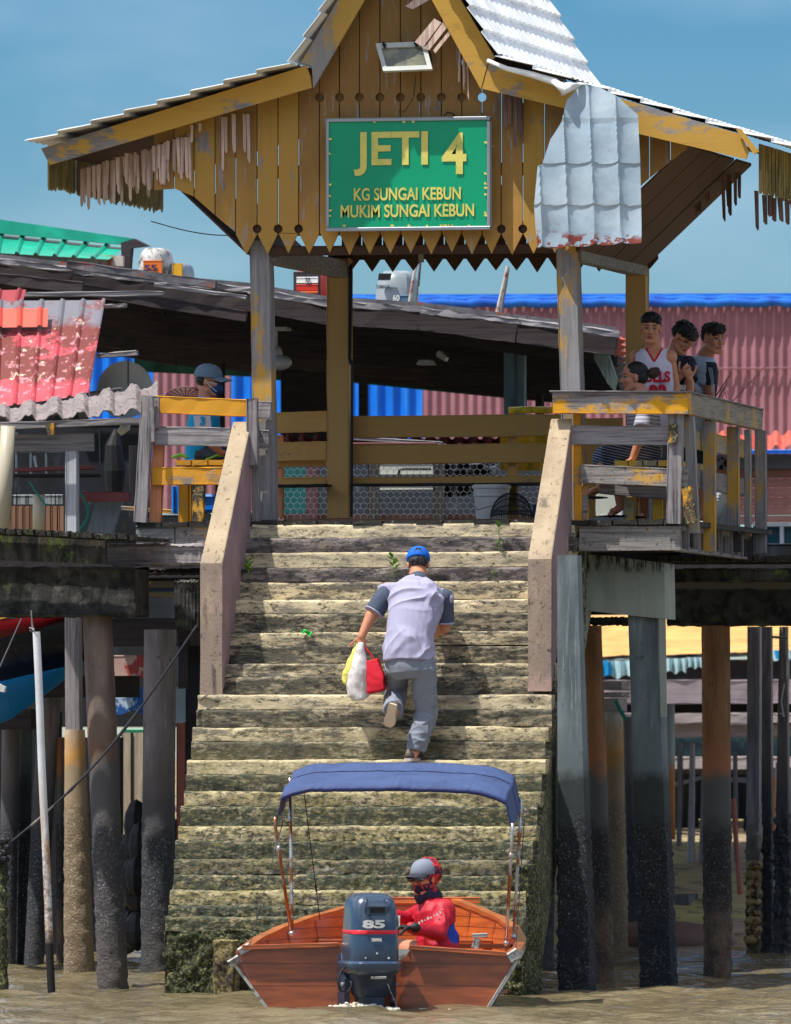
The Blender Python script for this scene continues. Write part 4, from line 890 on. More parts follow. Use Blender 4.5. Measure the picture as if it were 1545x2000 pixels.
# lower right house: red roof strip, blue gutter, pink planks, window
hs_ = thing('pink_house', 'pink boarded house with red tiled roof edge and teal window at the far right', 'house', P(1510, 1100, 24))
m_redtile = cmat('red_tiles', (206, 86, 62), [((150, 60, 50), dict(s=6, lo=.5, hi=.65, k=.7)), ((240, 150, 110), dict(s=14, lo=.6, hi=.7, k=.5))], bump=((20, .5, .02),))
m_gray = cmat('gray_soffit', (96, 94, 92)); m_planks = wood('pink_planks', (176, 124, 112), 'x', dk=.3, dark=(120, 80, 76))
simple('roof', None, None, m_redtile, lambda mb: ribbed(mb, P(1380, 846, 25.5), P(1700, 846, 25.5), P(1700, 874, 24), P(1380, 874, 24), .14, .03, amp_dir=Vector((0, 0, 1))), par=hs_)
simple('gutter', None, None, m_bluesheet, lambda mb: mb.pbox(1380, 878, 1700, 886, 23.9, .1), par=hs_)
simple('soffit', None, None, m_gray, lambda mb: mb.pbox(1380, 887, 1700, 916, 24.1, .2), par=hs_)
for i in range(6): simple('wall_board', None, None, m_planks, lambda mb: mb.pbox(1380, 917 + i * 18, 1700, 934 + i * 18, 24.3 + random.uniform(0, .01), .04), par=hs_)
m_frame = cmat('white_frame', (206, 206, 210)); m_glass = cmat('teal_glass', (20, 76, 92), rough=.12, spec=.8, bump=())
wn = simple('window', None, None, m_frame, lambda mb: (mb.pbox(1470, 1020, 1700, 1028, 24.2, .1), mb.pbox(1470, 1078, 1700, 1086, 24.2, .1), [mb.pbox(x, 1028, x + 7, 1078, 24.2, .1) for x in (1484, 1523, 1560)]), par=hs_)
simple('pane', None, None, m_glass, lambda mb: mb.pbox(1470, 1026, 1700, 1080, 24.28, .02), par=wn)
# --- long dark shed
shd = thing('boat_shed', 'long low dark-roofed open shed on stilts behind the pavilion', 'shed', P(600, 1000, 12))
m_shroof = mat('shed_roof_grey', (110, 108, 114), [((60, 58, 64), dict(s=4, lo=.45, hi=.65)), ((150, 76, 60), dict(s=5, lo=.58, hi=.64, o=6)), ((170, 168, 168), dict(s=8, lo=.66, hi=.7))], bump=((20, .5, .01),))
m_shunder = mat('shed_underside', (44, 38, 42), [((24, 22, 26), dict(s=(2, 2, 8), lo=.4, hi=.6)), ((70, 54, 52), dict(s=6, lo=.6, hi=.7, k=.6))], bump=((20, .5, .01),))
FE = [(-60, 500), (140, 524), (320, 548), (485, 563), (640, 590), (820, 601), (1010, 625), (1204, 650)]
BE = [(-60, 640), (190, 660), (300, 686), (490, 702), (690, 716), (985, 752), (1100, 764), (1215, 766)]
def slab(mb, off, th):
    A = [P(x, y, 9) for x, y in FE]; B = []
    for (x, y) in FE: B.append(P(x + 30, lerp_path(BE, x), 22))
    n = len(A)
    for i in range(n - 1):
        q = [A[i], A[i + 1], B[i + 1], B[i]]; mb.prism([p + Vector((0, 0, off)) for p in q], (0, 0, th))
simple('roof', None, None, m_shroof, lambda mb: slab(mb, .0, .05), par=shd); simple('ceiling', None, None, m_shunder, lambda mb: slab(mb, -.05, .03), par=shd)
m_purlin = wood('purlin_wood', (66, 58, 60), 'x', dk=.8, dark=(28, 24, 28)); m_lit_edge = wood('roof_edge_wood', (150, 146, 150), 'x', dk=.9, dark=(60, 56, 60))
for k, t_ in enumerate((.0, .13, .27, .42, .58, .75, .9)):
    for i in range(len(FE) - 1):
        a = P(*FE[i], 9).lerp(P(FE[i][0] + 30, lerp_path(BE, FE[i][0]), 22), t_); b = P(*FE[i + 1], 9).lerp(P(FE[i + 1][0] + 30, lerp_path(BE, FE[i + 1][0]), 22), t_)
        d = Vector((0, 0, -.12 - .02 * (k % 2))); simple('purlin', None, None, m_purlin, lambda mb: mb.beam(a + d, b + d, .07, .16, seg=5, jit=.006), par=shd)
for i in range(len(FE) - 1):
    a, b = FE[i], FE[i + 1]; simple('eave_board', None, None, m_lit_edge, lambda mb: mb.pbeam((a[0], a[1] + 2 + (i % 2) * 3), (b[0] + 4, b[1] + 3), 11, 8.85, .05, seg=8, jit=.01), par=shd)
m_greenf = mat('green_fascia', (36, 104, 92), [((20, 60, 60), dict(s=4, lo=.4, hi=.6)), ((150, 176, 150), dict(s=9, lo=.68, hi=.72))], rough=.6, bump=())
for a, b, h in (((262, 706), (490, 716), 40), ((495, 715), (552, 722), 44), ((680, 730), (1000, 762), 34), ((1000, 764), (1110, 772), 24)): simple('fascia', None, None, m_greenf, lambda mb: mb.pbeam(a, b, h, 21.6, .06), par=shd)
for x0, x1 in ((984, 1006), (1009, 1024)): simple('post', None, None, cmat('post_green_grey', (112, 136, 140), [((70, 90, 90), dict(s=(8, 8, 2), lo=.5, hi=.7))]), lambda mb: mb.pbox(x0, 668, x1, 1000, 11, .12), par=shd)
for x in (1045, 20, 420, 700): simple('post', None, None, m_darkwood, lambda mb: mb.pbox(x, 700, x + 14, 1030, 19, .12), par=shd)
simple('end_board', None, None, wood('end_board_wood', (140, 150, 138), 'z', dk=.9), lambda mb: mb.ppoly([(1163, 655), (1174, 650), (1206, 742), (1200, 764), (1186, 748), (1160, 700)], 9.2, .04), par=shd)
for i in range(9): simple('roof_tile_end', None, None, m_redtile if i < 3 else m_shroof, lambda mb: mb.ppoly([(1170 + i * 5, 655 + i * 12), (1190 + i * 2, 650 + i * 12), (1212 + i * 1, 662 + i * 12), (1196 + i * 2, 672 + i * 12)], 9.6 + i * .5, .3), par=shd)
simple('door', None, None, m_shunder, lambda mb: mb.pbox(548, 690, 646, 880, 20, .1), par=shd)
# floor of the village, stilts' shade
vf = thing('village_deck', 'broad dark stilt deck under the village behind the jetty', 'platform', P(500, 1040, 8))
simple('deck_slab', None, None, m_darkwood_y, lambda mb: mb.box(P(-200, 1000, 6).x, P(1150, 1000, 6).x, 4.8, 27, 3.32, 3.50), par=vf)
simple('deck_slab', None, None, m_darkwood_y, lambda mb: mb.box(P(1150, 1000, 6).x, P(1720, 1000, 6).x, 6.4, 13, 3.30, 3.48), par=vf)
simple('edge_beam', None, None, m_darkwood, lambda mb: mb.pbox(-60, 1208, 390, 1262, 5.2, .2), par=vf)
simple('edge_beam', None, None, m_darkwood, lambda mb: mb.pbox(60, 1320, 262, 1362, 6.6, .2), par=vf)
simple('edge_beam', None, None, m_darkwood, lambda mb: mb.pbox(-60, 1385, 60, 1425, 6.5, .2), par=vf)
# lamps and fan under the shed
m_wht = cmat('white_enamel', (206, 206, 206), rough=.4, bump=())
cf = thing('ceiling_fan', 'white ceiling fan hub hanging under the shed roof by the left post', 'ceiling fan', P(545, 640, 10))
simple('plate', None, None, m_wht, lambda mb: mb.pbox(530, 638, 559, 645, 10, .2), par=cf); simple('rod', None, None, m_wht, lambda mb: mb.tube([P(538, 645, 10.1), P(538, 690, 10.1)], .02), par=cf)
simple('motor', None, None, m_wht, lambda mb: (mb.sphere(P(539, 690, 10.1), (.06, .06, .07)), mb.sphere(P(545, 708, 10.1), (.12, .12, .07))), par=cf, smooth=True)
simple('ceiling_lamp', 'small flat white lamp under the middle of the shed roof', 'lamp', m_wht, lambda mb: mb.ppoly([(818, 703), (838, 703), (844, 712), (812, 712)], 12, .2)); simple('ceiling_lamp', 'small tilted white lamp just above the flat one under the shed roof', 'lamp', m_wht, lambda mb: mb.ppoly([(853, 688), (858, 685), (871, 698), (868, 705), (852, 696)], 12, .12))
simple('roof_pole', 'pale rusty pole rising from the shed roof right of the grey engine cover', 'pole', cmat('pole_rusty', (206, 196, 186), [((150, 90, 60), dict(s=10, lo=.5, hi=.6))]), lambda mb: mb.tube([P(797, 606, 9.5), P(808, 540, 9.5), P(822, 480, 9.5)], .014)); simple('roof_pole', 'thin dark pole beside the pale one behind the engine cover', 'pole', m_wire, lambda mb: mb.tube([P(810, 604, 9.6), P(820, 520, 9.6), P(821, 500, 9.6)], .010))
simple('roof_pole', 'pale leaning pole further right on the shed roof', 'pole', MATS['pole_rusty'], lambda mb: mb.tube([P(967, 626, 9.5), P(992, 520, 9.5)], .016)); simple('roof_pole', 'dark pole crossing the pale leaning one on the shed roof', 'pole', m_wire, lambda mb: mb.tube([P(976, 628, 9.6), P(993, 524, 9.6)], .013))
# --- spare engine covers on the shed roof
def cowl(name, lab, x0, y0, x1, y1, Y, m, parts, tilt=0):
    t = thing(name, lab, 'engine cover', P((x0 + x1) / 2, y1, Y), 'outboard engine covers standing on the shed roof')
    w_ = (x1 - x0) / sc(Y); h = (y1 - y0) / sc(Y); c = P((x0 + x1) / 2, y1, Y); mb = MB(); rings = []
    for z, f, dx in ((0, .92, 0), (.08, 1.0, 0), (.55, .97, .01), (.8, .86, .02), (.93, .76, .03), (1.0, .6, .03)):
        r = []
        for k in range(16):
            a = 2 * pi * k / 16; ca, sa = cos(a), sin(a); mm = (abs(ca) ** 3.2 + abs(sa) ** 3.2) ** (-1 / 3.2)
            r.append(c + Vector((ca * mm * w_ / 2 * f + dx * w_, .3 + sa * mm * .28 * f, z * h)))
        rings.append(r)
    mb.loft(rings); obj('shell', mb, m, t, smooth=35)
    for nm, pl_, mm in parts:
        mb = MB(); pl_(mb) if callable(pl_) else None; obj(nm, mb, mm, t)
    return t
m_cowlw = mat('cowl_weathered', (196, 194, 190), [((90, 86, 80), dict(s=9, lo=.5, hi=.6)), ((50, 48, 46), dict(s=20, lo=.6, hi=.66))], rough=.5); m_cowlg = mat('cowl_silver', (140, 152, 160), [((170, 178, 182), dict(s=5, lo=.5, hi=.7))], rough=.35, spec=.6, bump=())
m_orange = cmat('cowl_orange', (236, 120, 40), rough=.4, bump=()); m_red = cmat('cowl_red', (196, 50, 36), rough=.4, bump=()); m_navytext = cmat('navy_text', (34, 52, 92), bump=()); m_whitetext = cmat('white_text', (232, 232, 226), rough=.5, bump=()); m_cowld = cmat('cowl_dark', (60, 52, 58), rough=.4, bump=()); m_yelc = cmat('cowl_yellow', (222, 168, 36), bump=()); m_darkhole = cmat('dark_hole', (14, 14, 16), bump=())
c1 = cowl('engine_cover', 'weathered white engine cover with an orange 55 panel', 258, 482, 319, 541, 9.6, m_cowlw, [('decal', lambda mb: mb.pbox(280, 508, 316, 537, 9.585, .02), m_orange)]); obj('lettering', text_mb('55', 26, 12, 294, 523, 9.58, .004, .03), m_navytext, c1)
c2 = cowl('engine_cover', 'small silver and yellow engine cover beside the orange 55 one', 321, 512, 356, 545, 9.8, m_cowlg, [('decal', lambda mb: mb.pbox(337, 514, 356, 543, 9.785, .02), m_yelc)])
c3 = cowl('engine_cover', 'red engine cover with a dark striped panel behind the left beam', 562, 518, 633, 582, 9.8, m_red, [('panel', lambda mb: mb.pbox(573, 530, 626, 578, 9.79, .02), m_cowld), ('decal', lambda mb: (mb.pbox(579, 541, 621, 553, 9.78, .02),), m_whitetext), ('decal', lambda mb: mb.pbox(578, 555, 621, 568, 9.78, .02), m_red), ('decal', lambda mb: mb.pbox(578, 569, 621, 573, 9.78, .02), m_orange)]); obj('lettering', text_mb('25', 10, 8, 601, 546, 9.775, .004, .03), m_navytext, c3)
c4 = cowl('engine_cover', 'silver-grey engine cover marked 60 standing near the middle of the shed roof', 721, 527, 800, 604, 9.6, m_cowlg, [('vent', lambda mb: mb.ppoly([(740, 534), (763, 534), (760, 547), (738, 547)], 9.55, .05), m_darkhole), ('decal', lambda mb: mb.pbox(781, 576, 798, 590, 9.60, .03), cmat('decal_blue', (70, 110, 140), bump=()))])
obj('lettering', text_mb('YAMAHA', 28, 8, 748, 560, 9.59, .004, .03), cmat('teal_text', (30, 84, 96), bump=()), c4); obj('lettering', text_mb('60', 13, 12, 774, 582, 9.59, .004, .01), m_whitetext, c4)
# --- green roof
gr = thing('green_roofed_hut', 'hut with a glossy green ribbed roof at the upper left', 'hut', P(100, 1000, 10))
m_greenr = mat('green_roof', (24, 158, 132), [((40, 190, 160), dict(s=4, lo=.5, hi=.7, k=.6)), ((200, 220, 210), dict(s=9, lo=.74, hi=.76))], rough=.35, spec=.6, bump=())
simple('roof', None, None, m_greenr, lambda mb: ribbed(mb, P(-60, 447, 10.5), P(245, 479, 10.5), P(212, 504, 9.7), P(-60, 488, 9.7), .20, .018, 4, amp_dir=Vector((0, -.7, .7))), par=gr)
simple('ridge_flashing', None, None, m_greenr, lambda mb: mb.ppoly([(-60, 420), (262, 466), (242, 478), (-60, 450)], 10.3, .15), par=gr)
simple('fascia', None, None, mat('fascia_pale', (196, 190, 176), [((170, 96, 50), dict(s=(5, 5, 1), lo=.56, hi=.64))], bump=()), lambda mb: mb.ppoly([(-60, 488), (240, 500), (240, 520), (-60, 512)], 9.9, .06), par=gr)
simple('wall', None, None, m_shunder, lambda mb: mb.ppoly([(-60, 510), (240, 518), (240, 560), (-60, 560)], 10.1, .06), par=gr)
simple('end_board', None, None, m_darkwood, lambda mb: mb.ppoly([(236, 474), (262, 466), (290, 480), (256, 484), (252, 530), (238, 530)], 10.0, .1), par=gr)
for a, b, h, Y, m in (((-20, 542), (160, 562), 22, 8.3, m_purlin), ((40, 575), (318, 573), 10, 8.0, m_lit_edge), ((130, 516), (420, 556), 16, 8.6, m_shroof), ((300, 556), (480, 580), 7, 8.4, m_lit_edge), ((120, 560), (480, 618), 22, 8.9, m_purlin)):
    simple('loose_beam', 'grey timber or pipe lying along the front of the shed roof at upper left', 'beam', m, lambda mb: mb.pbeam(a, b, h, Y, .06, seg=6, jit=.006), group='beams along the shed eave')
# --- red rusty roof
m_rust = mat('rusty_red_sheet', (196, 72, 84), [((112, 44, 38), dict(s=(1.6, 1.6, 2.4), lo=.38, hi=.41, z=(4.95, 5.03), zw=.1, w=.3)), ((220, 190, 170), dict(s=(7, 7, 2.2), lo=.61, hi=.63, z=(4.93, 5.0), zw=.1, o=2)), ((214, 150, 160), dict(s=(14, 14, 1.6), lo=.56, hi=.62, o=5, k=.7)), ((90, 40, 34), dict(s=14, lo=.62, hi=.66, o=9)), ((110, 110, 120), dict(s=(5, 5, 2), lo=.35, hi=.5, z=(5.5, 5.55), zw=.04))], rough=.5, bump=((10, .3, .01),))
rd = thing('red_roofed_hut', 'hut with a steep rust-blotched red sheet roof at the left edge', 'hut', P(90, 1000, 6))
simple('roof', None, None, m_rust, lambda mb: ribbed(mb, P(-60, 586, 6.6), P(206, 584, 6.6), P(173, 768, 5.2), P(-60, 802, 5.2), .185, .014, 4, 8, amp_dir=Vector((0, -.8, .6))), par=rd)
simple('roof_patch', 'clean orange-red overlapping sheet', None, cmat('fresh_red_sheet', (216, 84, 66), rough=.4, bump=()), lambda mb: ribbed(mb, P(-60, 600, 6.3), P(93, 600, 6.3), P(92, 636, 6.1), P(-60, 638, 6.1), .18, .016, 4, amp_dir=Vector((0, -.8, .6))), par=rd)
simple('roof_patch', None, None, cmat('dull_red_sheet', (150, 50, 60), rough=.4, bump=()), lambda mb: ribbed(mb, P(-60, 566, 6.9), P(50, 563, 6.9), P(42, 596, 6.7), P(-60, 600, 6.7), .18, .016, 4, amp_dir=Vector((0, -.8, .6))), par=rd)
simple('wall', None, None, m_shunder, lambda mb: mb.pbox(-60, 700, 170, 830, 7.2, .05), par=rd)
for a, b, h in (((188, 695), (266, 689), 10), ((176, 771), (236, 764), 14), ((204, 598), (244, 597), 8)): simple('rafter_tail', None, None, m_gray_x, lambda mb: mb.pbeam(a, b, h, 5.9, .08, seg=4, jit=.003), par=rd)
# torn cloth hanging at shed
simple('torn_tarp', 'dark torn tarpaulin scraps hanging in front of the blue wall', 'tarpaulin', m_darkwood, lambda mb: (mb.ppoly([(198, 652), (236, 650), (210, 674)], 12, .02), mb.ppoly([(245, 655), (262, 660), (262, 700), (228, 695)], 12, .02)))
# --- rough grey roof
gg = thing('grey_lean_to', 'lean-to with a crumpled grey tile roof on pipe posts at the left edge', 'lean-to', P(120, 1036, 3.4))
m_crump = mat('crumpled_grey_roof', (138, 128, 128), [((60, 54, 56), dict(s=(3, 3, 60), lo=.6, hi=.66, k=.8)), ((206, 150, 110), dict(s=3, lo=.64, hi=.7, k=.6)), ((110, 104, 106), dict(s=8, lo=.5, hi=.65, k=.7))], bump=((25, .7, .015),))
def crump(mb):
    def fn(u, v):
        x = -60 + 368 * u; yt = 802 - 50 * max(0, u - .1) / .9; ye = 825 - 22 * u
        p = P(x, yt + (ye - yt) * v, 4.3 - 1.1 * v); s_ = sin(2 * pi * u * 7.2); s_ = max(-.6, min(1, s_ * 1.4))
        return p + Vector((0, 0, .030 * s_ + .02 * noise.noise(Vector((u * 40, v * 20, 0))) - .012 * ((v * 7) % 1)))
    mb.grid(fn, 220, 42, (0, 0, .006))
simple('roof', None, None, m_crump, crump, par=gg)
simple('eave_beam', None, None, m_gray_x, lambda mb: mb.pbeam((-60, 834), (278, 822), 14, 3.1, .06, seg=8, jit=.004), par=gg); simple('cross_board', None, None, m_gray_x, lambda mb: mb.pbeam((-30, 866), (182, 863), 36, 3.3, .05, seg=6, jit=.003), par=gg)
m_beige = mat('beige_pipe', (186, 178, 158), rough=.45, var=.06, bump=())
simple('post', 'round beige plastic pipe post', None, m_beige, lambda mb: mb.tube([P(16, 832, 3.0), P(10, 940, 3.0), P(4, 1042, 3.0)], .062, seg=20), par=gg, smooth=True); simple('post', 'square whitewashed timber post', None, wood('whitewashed', (186, 190, 200), 'z', dk=.5), lambda mb: mb.pbox(127, 880, 150, 1045, 3.3, .09), par=gg)
simple('bracket', None, None, m_lichen_z, lambda mb: mb.ppoly([(88, 828), (106, 826), (104, 848), (93, 850)], 3.05, .05), par=gg)
simple('cut_pipe', 'short grey plastic pipe with a slanted open top standing behind the walkway', 'pipe', m_beige, lambda mb: mb.tube([P(76, 966, 3.6), P(76, 1042, 3.6)], .052, seg=18), smooth=True)
simple('leaning_boards', 'bluish grey boards leaning under a maroon plank on the left walkway', 'boards', wood('blue_grey_boards', (110, 122, 136), 'z', dk=.5), lambda mb: mb.ppoly([(188, 976), (239, 980), (218, 1046), (168, 1044)], 3.8, .05)); simple('maroon_plank', 'maroon painted plank fixed above the leaning boards', 'plank', cmat('maroon', (124, 64, 68)), lambda mb: mb.pbox(150, 961, 252, 980, 3.6, .05))
simple('green_hose', 'green hose looping down behind the whitewashed post', 'hose', cmat('hose_green', (20, 130, 110), bump=()), lambda mb: mb.tube([P(152 + 20 * sin(t * .16), 958 + t * 4.2, 3.5) for t in range(20)], .012), smooth=True); simple('green_hose', 'green line hanging into the cut pipe', 'hose', MATS['hose_green'], lambda mb: mb.tube([P(57, 940, 3.5), P(70, 960, 3.5), P(88, 985, 3.5), P(94, 986, 3.5)], .008), smooth=True)
shk = thing('dark_shack', 'shadowy shack interior behind the pipe posts at the left', 'shack', P(120, 1040, 8))
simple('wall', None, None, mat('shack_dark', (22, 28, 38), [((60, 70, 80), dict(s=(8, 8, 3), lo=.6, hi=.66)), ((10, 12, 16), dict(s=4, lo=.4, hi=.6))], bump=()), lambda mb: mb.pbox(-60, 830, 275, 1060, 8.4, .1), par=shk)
simple('shelf', None, None, m_darkwood, lambda mb: mb.pbox(25, 925, 180, 931, 6, .3), par=shk); simple('shelf', 'maroon edged shelf', None, MATS['maroon'], lambda mb: mb.pbeam((25, 918), (178, 912), 7, 5.4, .2), par=shk)
simple('plank_panel', None, None, wood('brown_panel', (140, 104, 84), 'z', dk=.4), lambda mb: [mb.pbox(19 + i * 13.5, 988, 31 + i * 13.5, 1046, 4.6, .03) for i in range(8)], par=shk); simple('basket_panel', None, None, cmat('pale_slats', (150, 158, 160), [((40, 44, 50), dict(s=(60, 60, 1), lo=.5, hi=.55))], bump=()), lambda mb: (mb.pbox(24, 966, 122, 986, 4.7, .03),), par=shk)
simple('window_frame', None, None, cmat('grey_frame', (130, 140, 150)), lambda mb: (mb.pbox(30, 845, 34, 925, 8, .05), mb.pbox(58, 880, 62, 925, 8, .05), mb.pbox(88, 884, 92, 925, 8, .05), mb.pbox(30, 880, 120, 884, 8, .05), mb.pbeam((66, 890), (72, 920), 5, 7.9, .04)), par=shk)
simple('tarp', 'yellow-orange tarpaulin sheltering goods left of the platform', 'tarpaulin', mat('tarp_orange', (232, 166, 70), [((226, 150, 120), dict(s=3, lo=.45, hi=.6))], bump=((8, .6, .03),)), lambda mb: mb.grid(lambda u, v: P(176 + 120 * u, 846 + 48 * v + 6 * u, 13 - 2 * v), 10, 6, (0, 0, .01))); simple('tarp', 'pink-orange tiled awning below the yellow tarpaulin', 'awning', m_redtile, lambda mb: mb.grid(lambda u, v: P(160 + 135 * u, 885 + 42 * v + 5 * sin(u * 9), 12 - 2 * v), 10, 6, (0, 0, .01)))
def umb(mb):
    mb.tube([P(226, 838, 5.2), P(225, 850, 5.2), P(222, 870, 5.2), P(224, 920, 5.2), P(222, 1000, 5.2)], [.015, .04, .075, .095, .05], seg=12); mb.tube([P(195, 838, 5.2), P(197, 905, 5.2)], .012)
simple('furled_umbrella', 'closed black umbrella bundle hanging beside the platform', 'umbrella', m_black, umb)
simple('dark_drum', 'black drum standing behind the left end of the railing', 'drum', m_black, lambda mb: mb.tube([P(272, 870, 5.5), P(272, 1010, 5.5)], .09, seg=16))
simple('pipe_elbow', 'white bent pipe piece under the grey lean-to roof', 'pipe', m_wht, lambda mb: mb.tube([P(252, 822, 4.2), P(246, 834, 4.2), P(233, 846, 4.2)], [.02, .04, .03], seg=8), smooth=True)
# --- satellite dish and basket
sdish = thing('satellite_dish', 'grey satellite dish behind the crumpled lean-to roof', 'satellite dish', P(248, 790, 14))
def dish(mb):
    c = P(250, 762, 14); rings = []
    for k in range(7):
        r = .27 * k / 6 + .001; rings.append([c + Vector((r * cos(2 * pi * i / 24), -.12 * (k / 6) ** 2, r * sin(2 * pi * i / 24))) for i in range(24)])
    mb.loft(rings, cap=False); mb.loft([[p + Vector((0, .01, 0)) for p in r] for r in reversed(rings)], cap=False)
simple('bowl', None, None, cmat('dish_grey', (176, 180, 186), bump=()), dish, par=sdish, smooth=True); simple('mast', None, None, m_wire, lambda mb: (mb.tube([P(250, 700, 13.6), P(250, 790, 13.6)], .01), mb.tube([P(250, 762, 14.1), P(252, 830, 14.2)], .02)), par=sdish)
def basket(mb):
    for k in range(7): mb.tube([P(362 + (40 - 4 * k) * cos(a), 778 - (22 - 2.6 * k) * sin(a), 2.2 + .1 * k) for a in [pi * i / 16 for i in range(17)]], .006, seg=4)
    for k in range(11): a = pi * (k + .5) / 11; mb.tube([P(362, 778, 2.6), P(362 + 40 * cos(a), 778 - 22 * sin(a), 2.2)], .004, seg=4)
simple('wicker_basket', 'brown open-weave wicker dome behind the masked man', 'basket', cmat('wicker', (96, 52, 52), bump=()), basket)
simple('cooler_box', 'bright blue plastic tub under the left bench', 'tub', cmat('blue_plastic', (0, 110, 200), rough=.4, bump=()), lambda mb: (mb.pbox(334, 950, 376, 1002, 1.5, .35, b=.02), mb.pbox(372, 965, 420, 1000, 1.6, .3, b=.02)))
simple('low_plank', 'mossy pale plank lying behind the left railing', 'plank', m_lichen_x, lambda mb: mb.pbeam((236, 992), (400, 1004), 8, 1.9, .2))
# --- wire mesh fence behind the pavilion
fe = thing('mesh_fence', 'hexagonal wire mesh fence on grey posts behind the rear railing', 'fence', P(800, 1012, 3.9))
def hexmesh(mb, x0, x1, y0, y1, Y):
    sx = 13.0; sy = 11.0; r = .0022; nx = int((x1 - x0) / sx); ny = int((y1 - y0) / sy)
    for j in range(ny + 1):
        for i in range(nx + 1):
            cx = x0 + i * sx + (sx / 2 if j % 2 else 0); cy = y0 + j * sy
            a, b, c, d = (cx - sx / 2, cy + 2), (cx, cy - 2.5), (cx + sx / 2, cy + 2), (cx + sx / 2, cy + sy - 2.5)
            for p, q in ((a, b), (b, c), (c, d)): mb.tube([P(p[0], p[1], Y), P(q[0], q[1], Y)], r, seg=3, cap=False)
simple('wire_mesh', None, None, cmat('mesh_wire', (214, 218, 226), bump=()), lambda mb: (hexmesh(mb, 548, 1090, 906, 1012, 3.9), hexmesh(mb, 335, 372, 925, 1000, 3.9)), par=fe)
for x0, x1, m in ((597, 619, cmat('pink_post', (150, 108, 116))), (717, 738, m_gray_z), (845, 866, m_gray_z), (536, 548, m_gray_z)): simple('post', None, None, m, lambda mb: mb.pbox(x0, 900, x1, 1014, 4.0, .07), par=fe)
simple('bottom_board', None, None, wood('board_pinkish', (140, 112, 108), 'x', dk=.6), lambda mb: mb.pbox(540, 1003, 1090, 1016, 4.1, .04), par=fe)
inn = thing('fish_stall', 'dark cluttered stall interior behind the wire mesh', 'stall', P(800, 1012, 7))
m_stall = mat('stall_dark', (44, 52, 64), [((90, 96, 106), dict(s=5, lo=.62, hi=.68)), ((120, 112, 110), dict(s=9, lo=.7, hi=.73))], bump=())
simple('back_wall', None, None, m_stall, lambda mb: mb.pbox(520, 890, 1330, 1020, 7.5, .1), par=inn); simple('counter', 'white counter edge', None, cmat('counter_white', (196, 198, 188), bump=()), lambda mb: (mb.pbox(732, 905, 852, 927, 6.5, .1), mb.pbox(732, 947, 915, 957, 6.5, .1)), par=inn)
simple('teal_sheet', None, None, cmat('teal', (10, 90, 92), bump=()), lambda mb: mb.pbox(548, 905, 600, 1002, 6.8, .05), par=inn); simple('frame_pipe', None, None, m_black, lambda mb: mb.tube([P(778, 930, 6.3), P(780, 918, 6.3), P(790, 916, 6.3), P(842, 916, 6.3)], .012), par=inn)
simple('pale_panel', None, None, cmat('counter_white', (196, 198, 188)), lambda mb: (mb.pbox(1130, 950, 1215, 1008, 6.6, .05),), par=inn)
def bagm(mb): mb.grid(lambda u, v: P(868 + 100 * u, 902 + 70 * v * (1 - .4 * u * u), 4.6 + .1 * noise.noise(Vector((u * 6, v * 6, 0))) + .06 * sin(u * 20)), 20, 12, (0, .01, 0))
simple('black_tarp', 'shiny black plastic sheet draped behind the mesh', 'plastic sheet', cmat('black_plastic', (26, 30, 40), rough=.3, spec=.7, bump=((9, .5, .02),)), bagm)
simple('roof_strip', 'faded reddish tile roof edge glimpsed between the rear railing boards', 'roof', m_redtile, lambda mb: ribbed(mb, P(530, 852, 17), P(1000, 852, 17), P(1000, 872, 16), P(530, 872, 16), .14, .03, amp_dir=Vector((0, 0, 1)))); simple('loose_board', 'long pale plank seen between the rear railing boards', 'plank', m_lit_edge, lambda mb: mb.pbeam((690, 856), (860, 866), 8, 6, .1)); simple('loose_board', 'shorter purplish plank beneath the long pale one', 'plank', MATS['maroon'], lambda mb: mb.pbeam((688, 868), (850, 868), 7, 5.8, .1))
# bucket
bk = thing('bucket', 'white lidded plastic bucket with a wire handle by the rear railing', 'bucket', P(960, 1014, 2.3))
def bkt(mb):
    c = P(960, 1014, 2.4); h = 60 / sc(2.4); mb.loft([[c + Vector((r * cos(2 * pi * i / 28), r * sin(2 * pi * i / 28), z * h)) for i in range(28)] for z, r in ((0, .125), (.3, .132), (.72, .142), (.74, .150), (.78, .150), (.8, .143), (1, .147))])
simple('tub', None, None, m_wht, bkt, par=bk, smooth=40); simple('lid', None, None, m_wht, lambda mb: (lambda c: mb.loft([[c + Vector((r * cos(2 * pi * i / 28), r * sin(2 * pi * i / 28), z)) for i in range(28)] for z, r in ((0, .157), (.022, .158), (.03, .14))]))(P(960, 954, 2.4)), par=bk, smooth=40)
simple('handle', None, None, m_wire, lambda mb: mb.tube([P(922 + 3 * sin(t), 962 + 34 * sin(t * 1.2) if t < 1.3 else 996 - (t - 1.3) * 6, 2.22 - .05 * sin(t)) + Vector((.32 * (t / 2.6) ** 2 * .5, 0, 0)) for t in [i * .2 for i in range(14)]], .004), par=bk)
def cage(mb):
    for k in range(9): a = pi * k / 8; mb.tube([P(999 - 41 * cos(b) * abs(cos(a)) ** .4 * (1 if a < pi / 2 else -1) if False else 999 + 41 * cos(b), 1012 - (10 + 40 * abs(sin(a))) * sin(b), 1.9 + .4 * k / 8) for b in [pi * i / 14 for i in range(15)]], .004, seg=4)
    for k in range(17): x = 961 + k * 4.7; mb.tube([P(x, 1012, 1.9), P(x, 995, 1.9)], .003, seg=3)
    mb.tube([P(961, 998, 1.9), P(1037, 998, 1.9)], .004, seg=4)
simple('net_basket', 'black netted dome basket beside the white bucket', 'basket', m_black, cage)
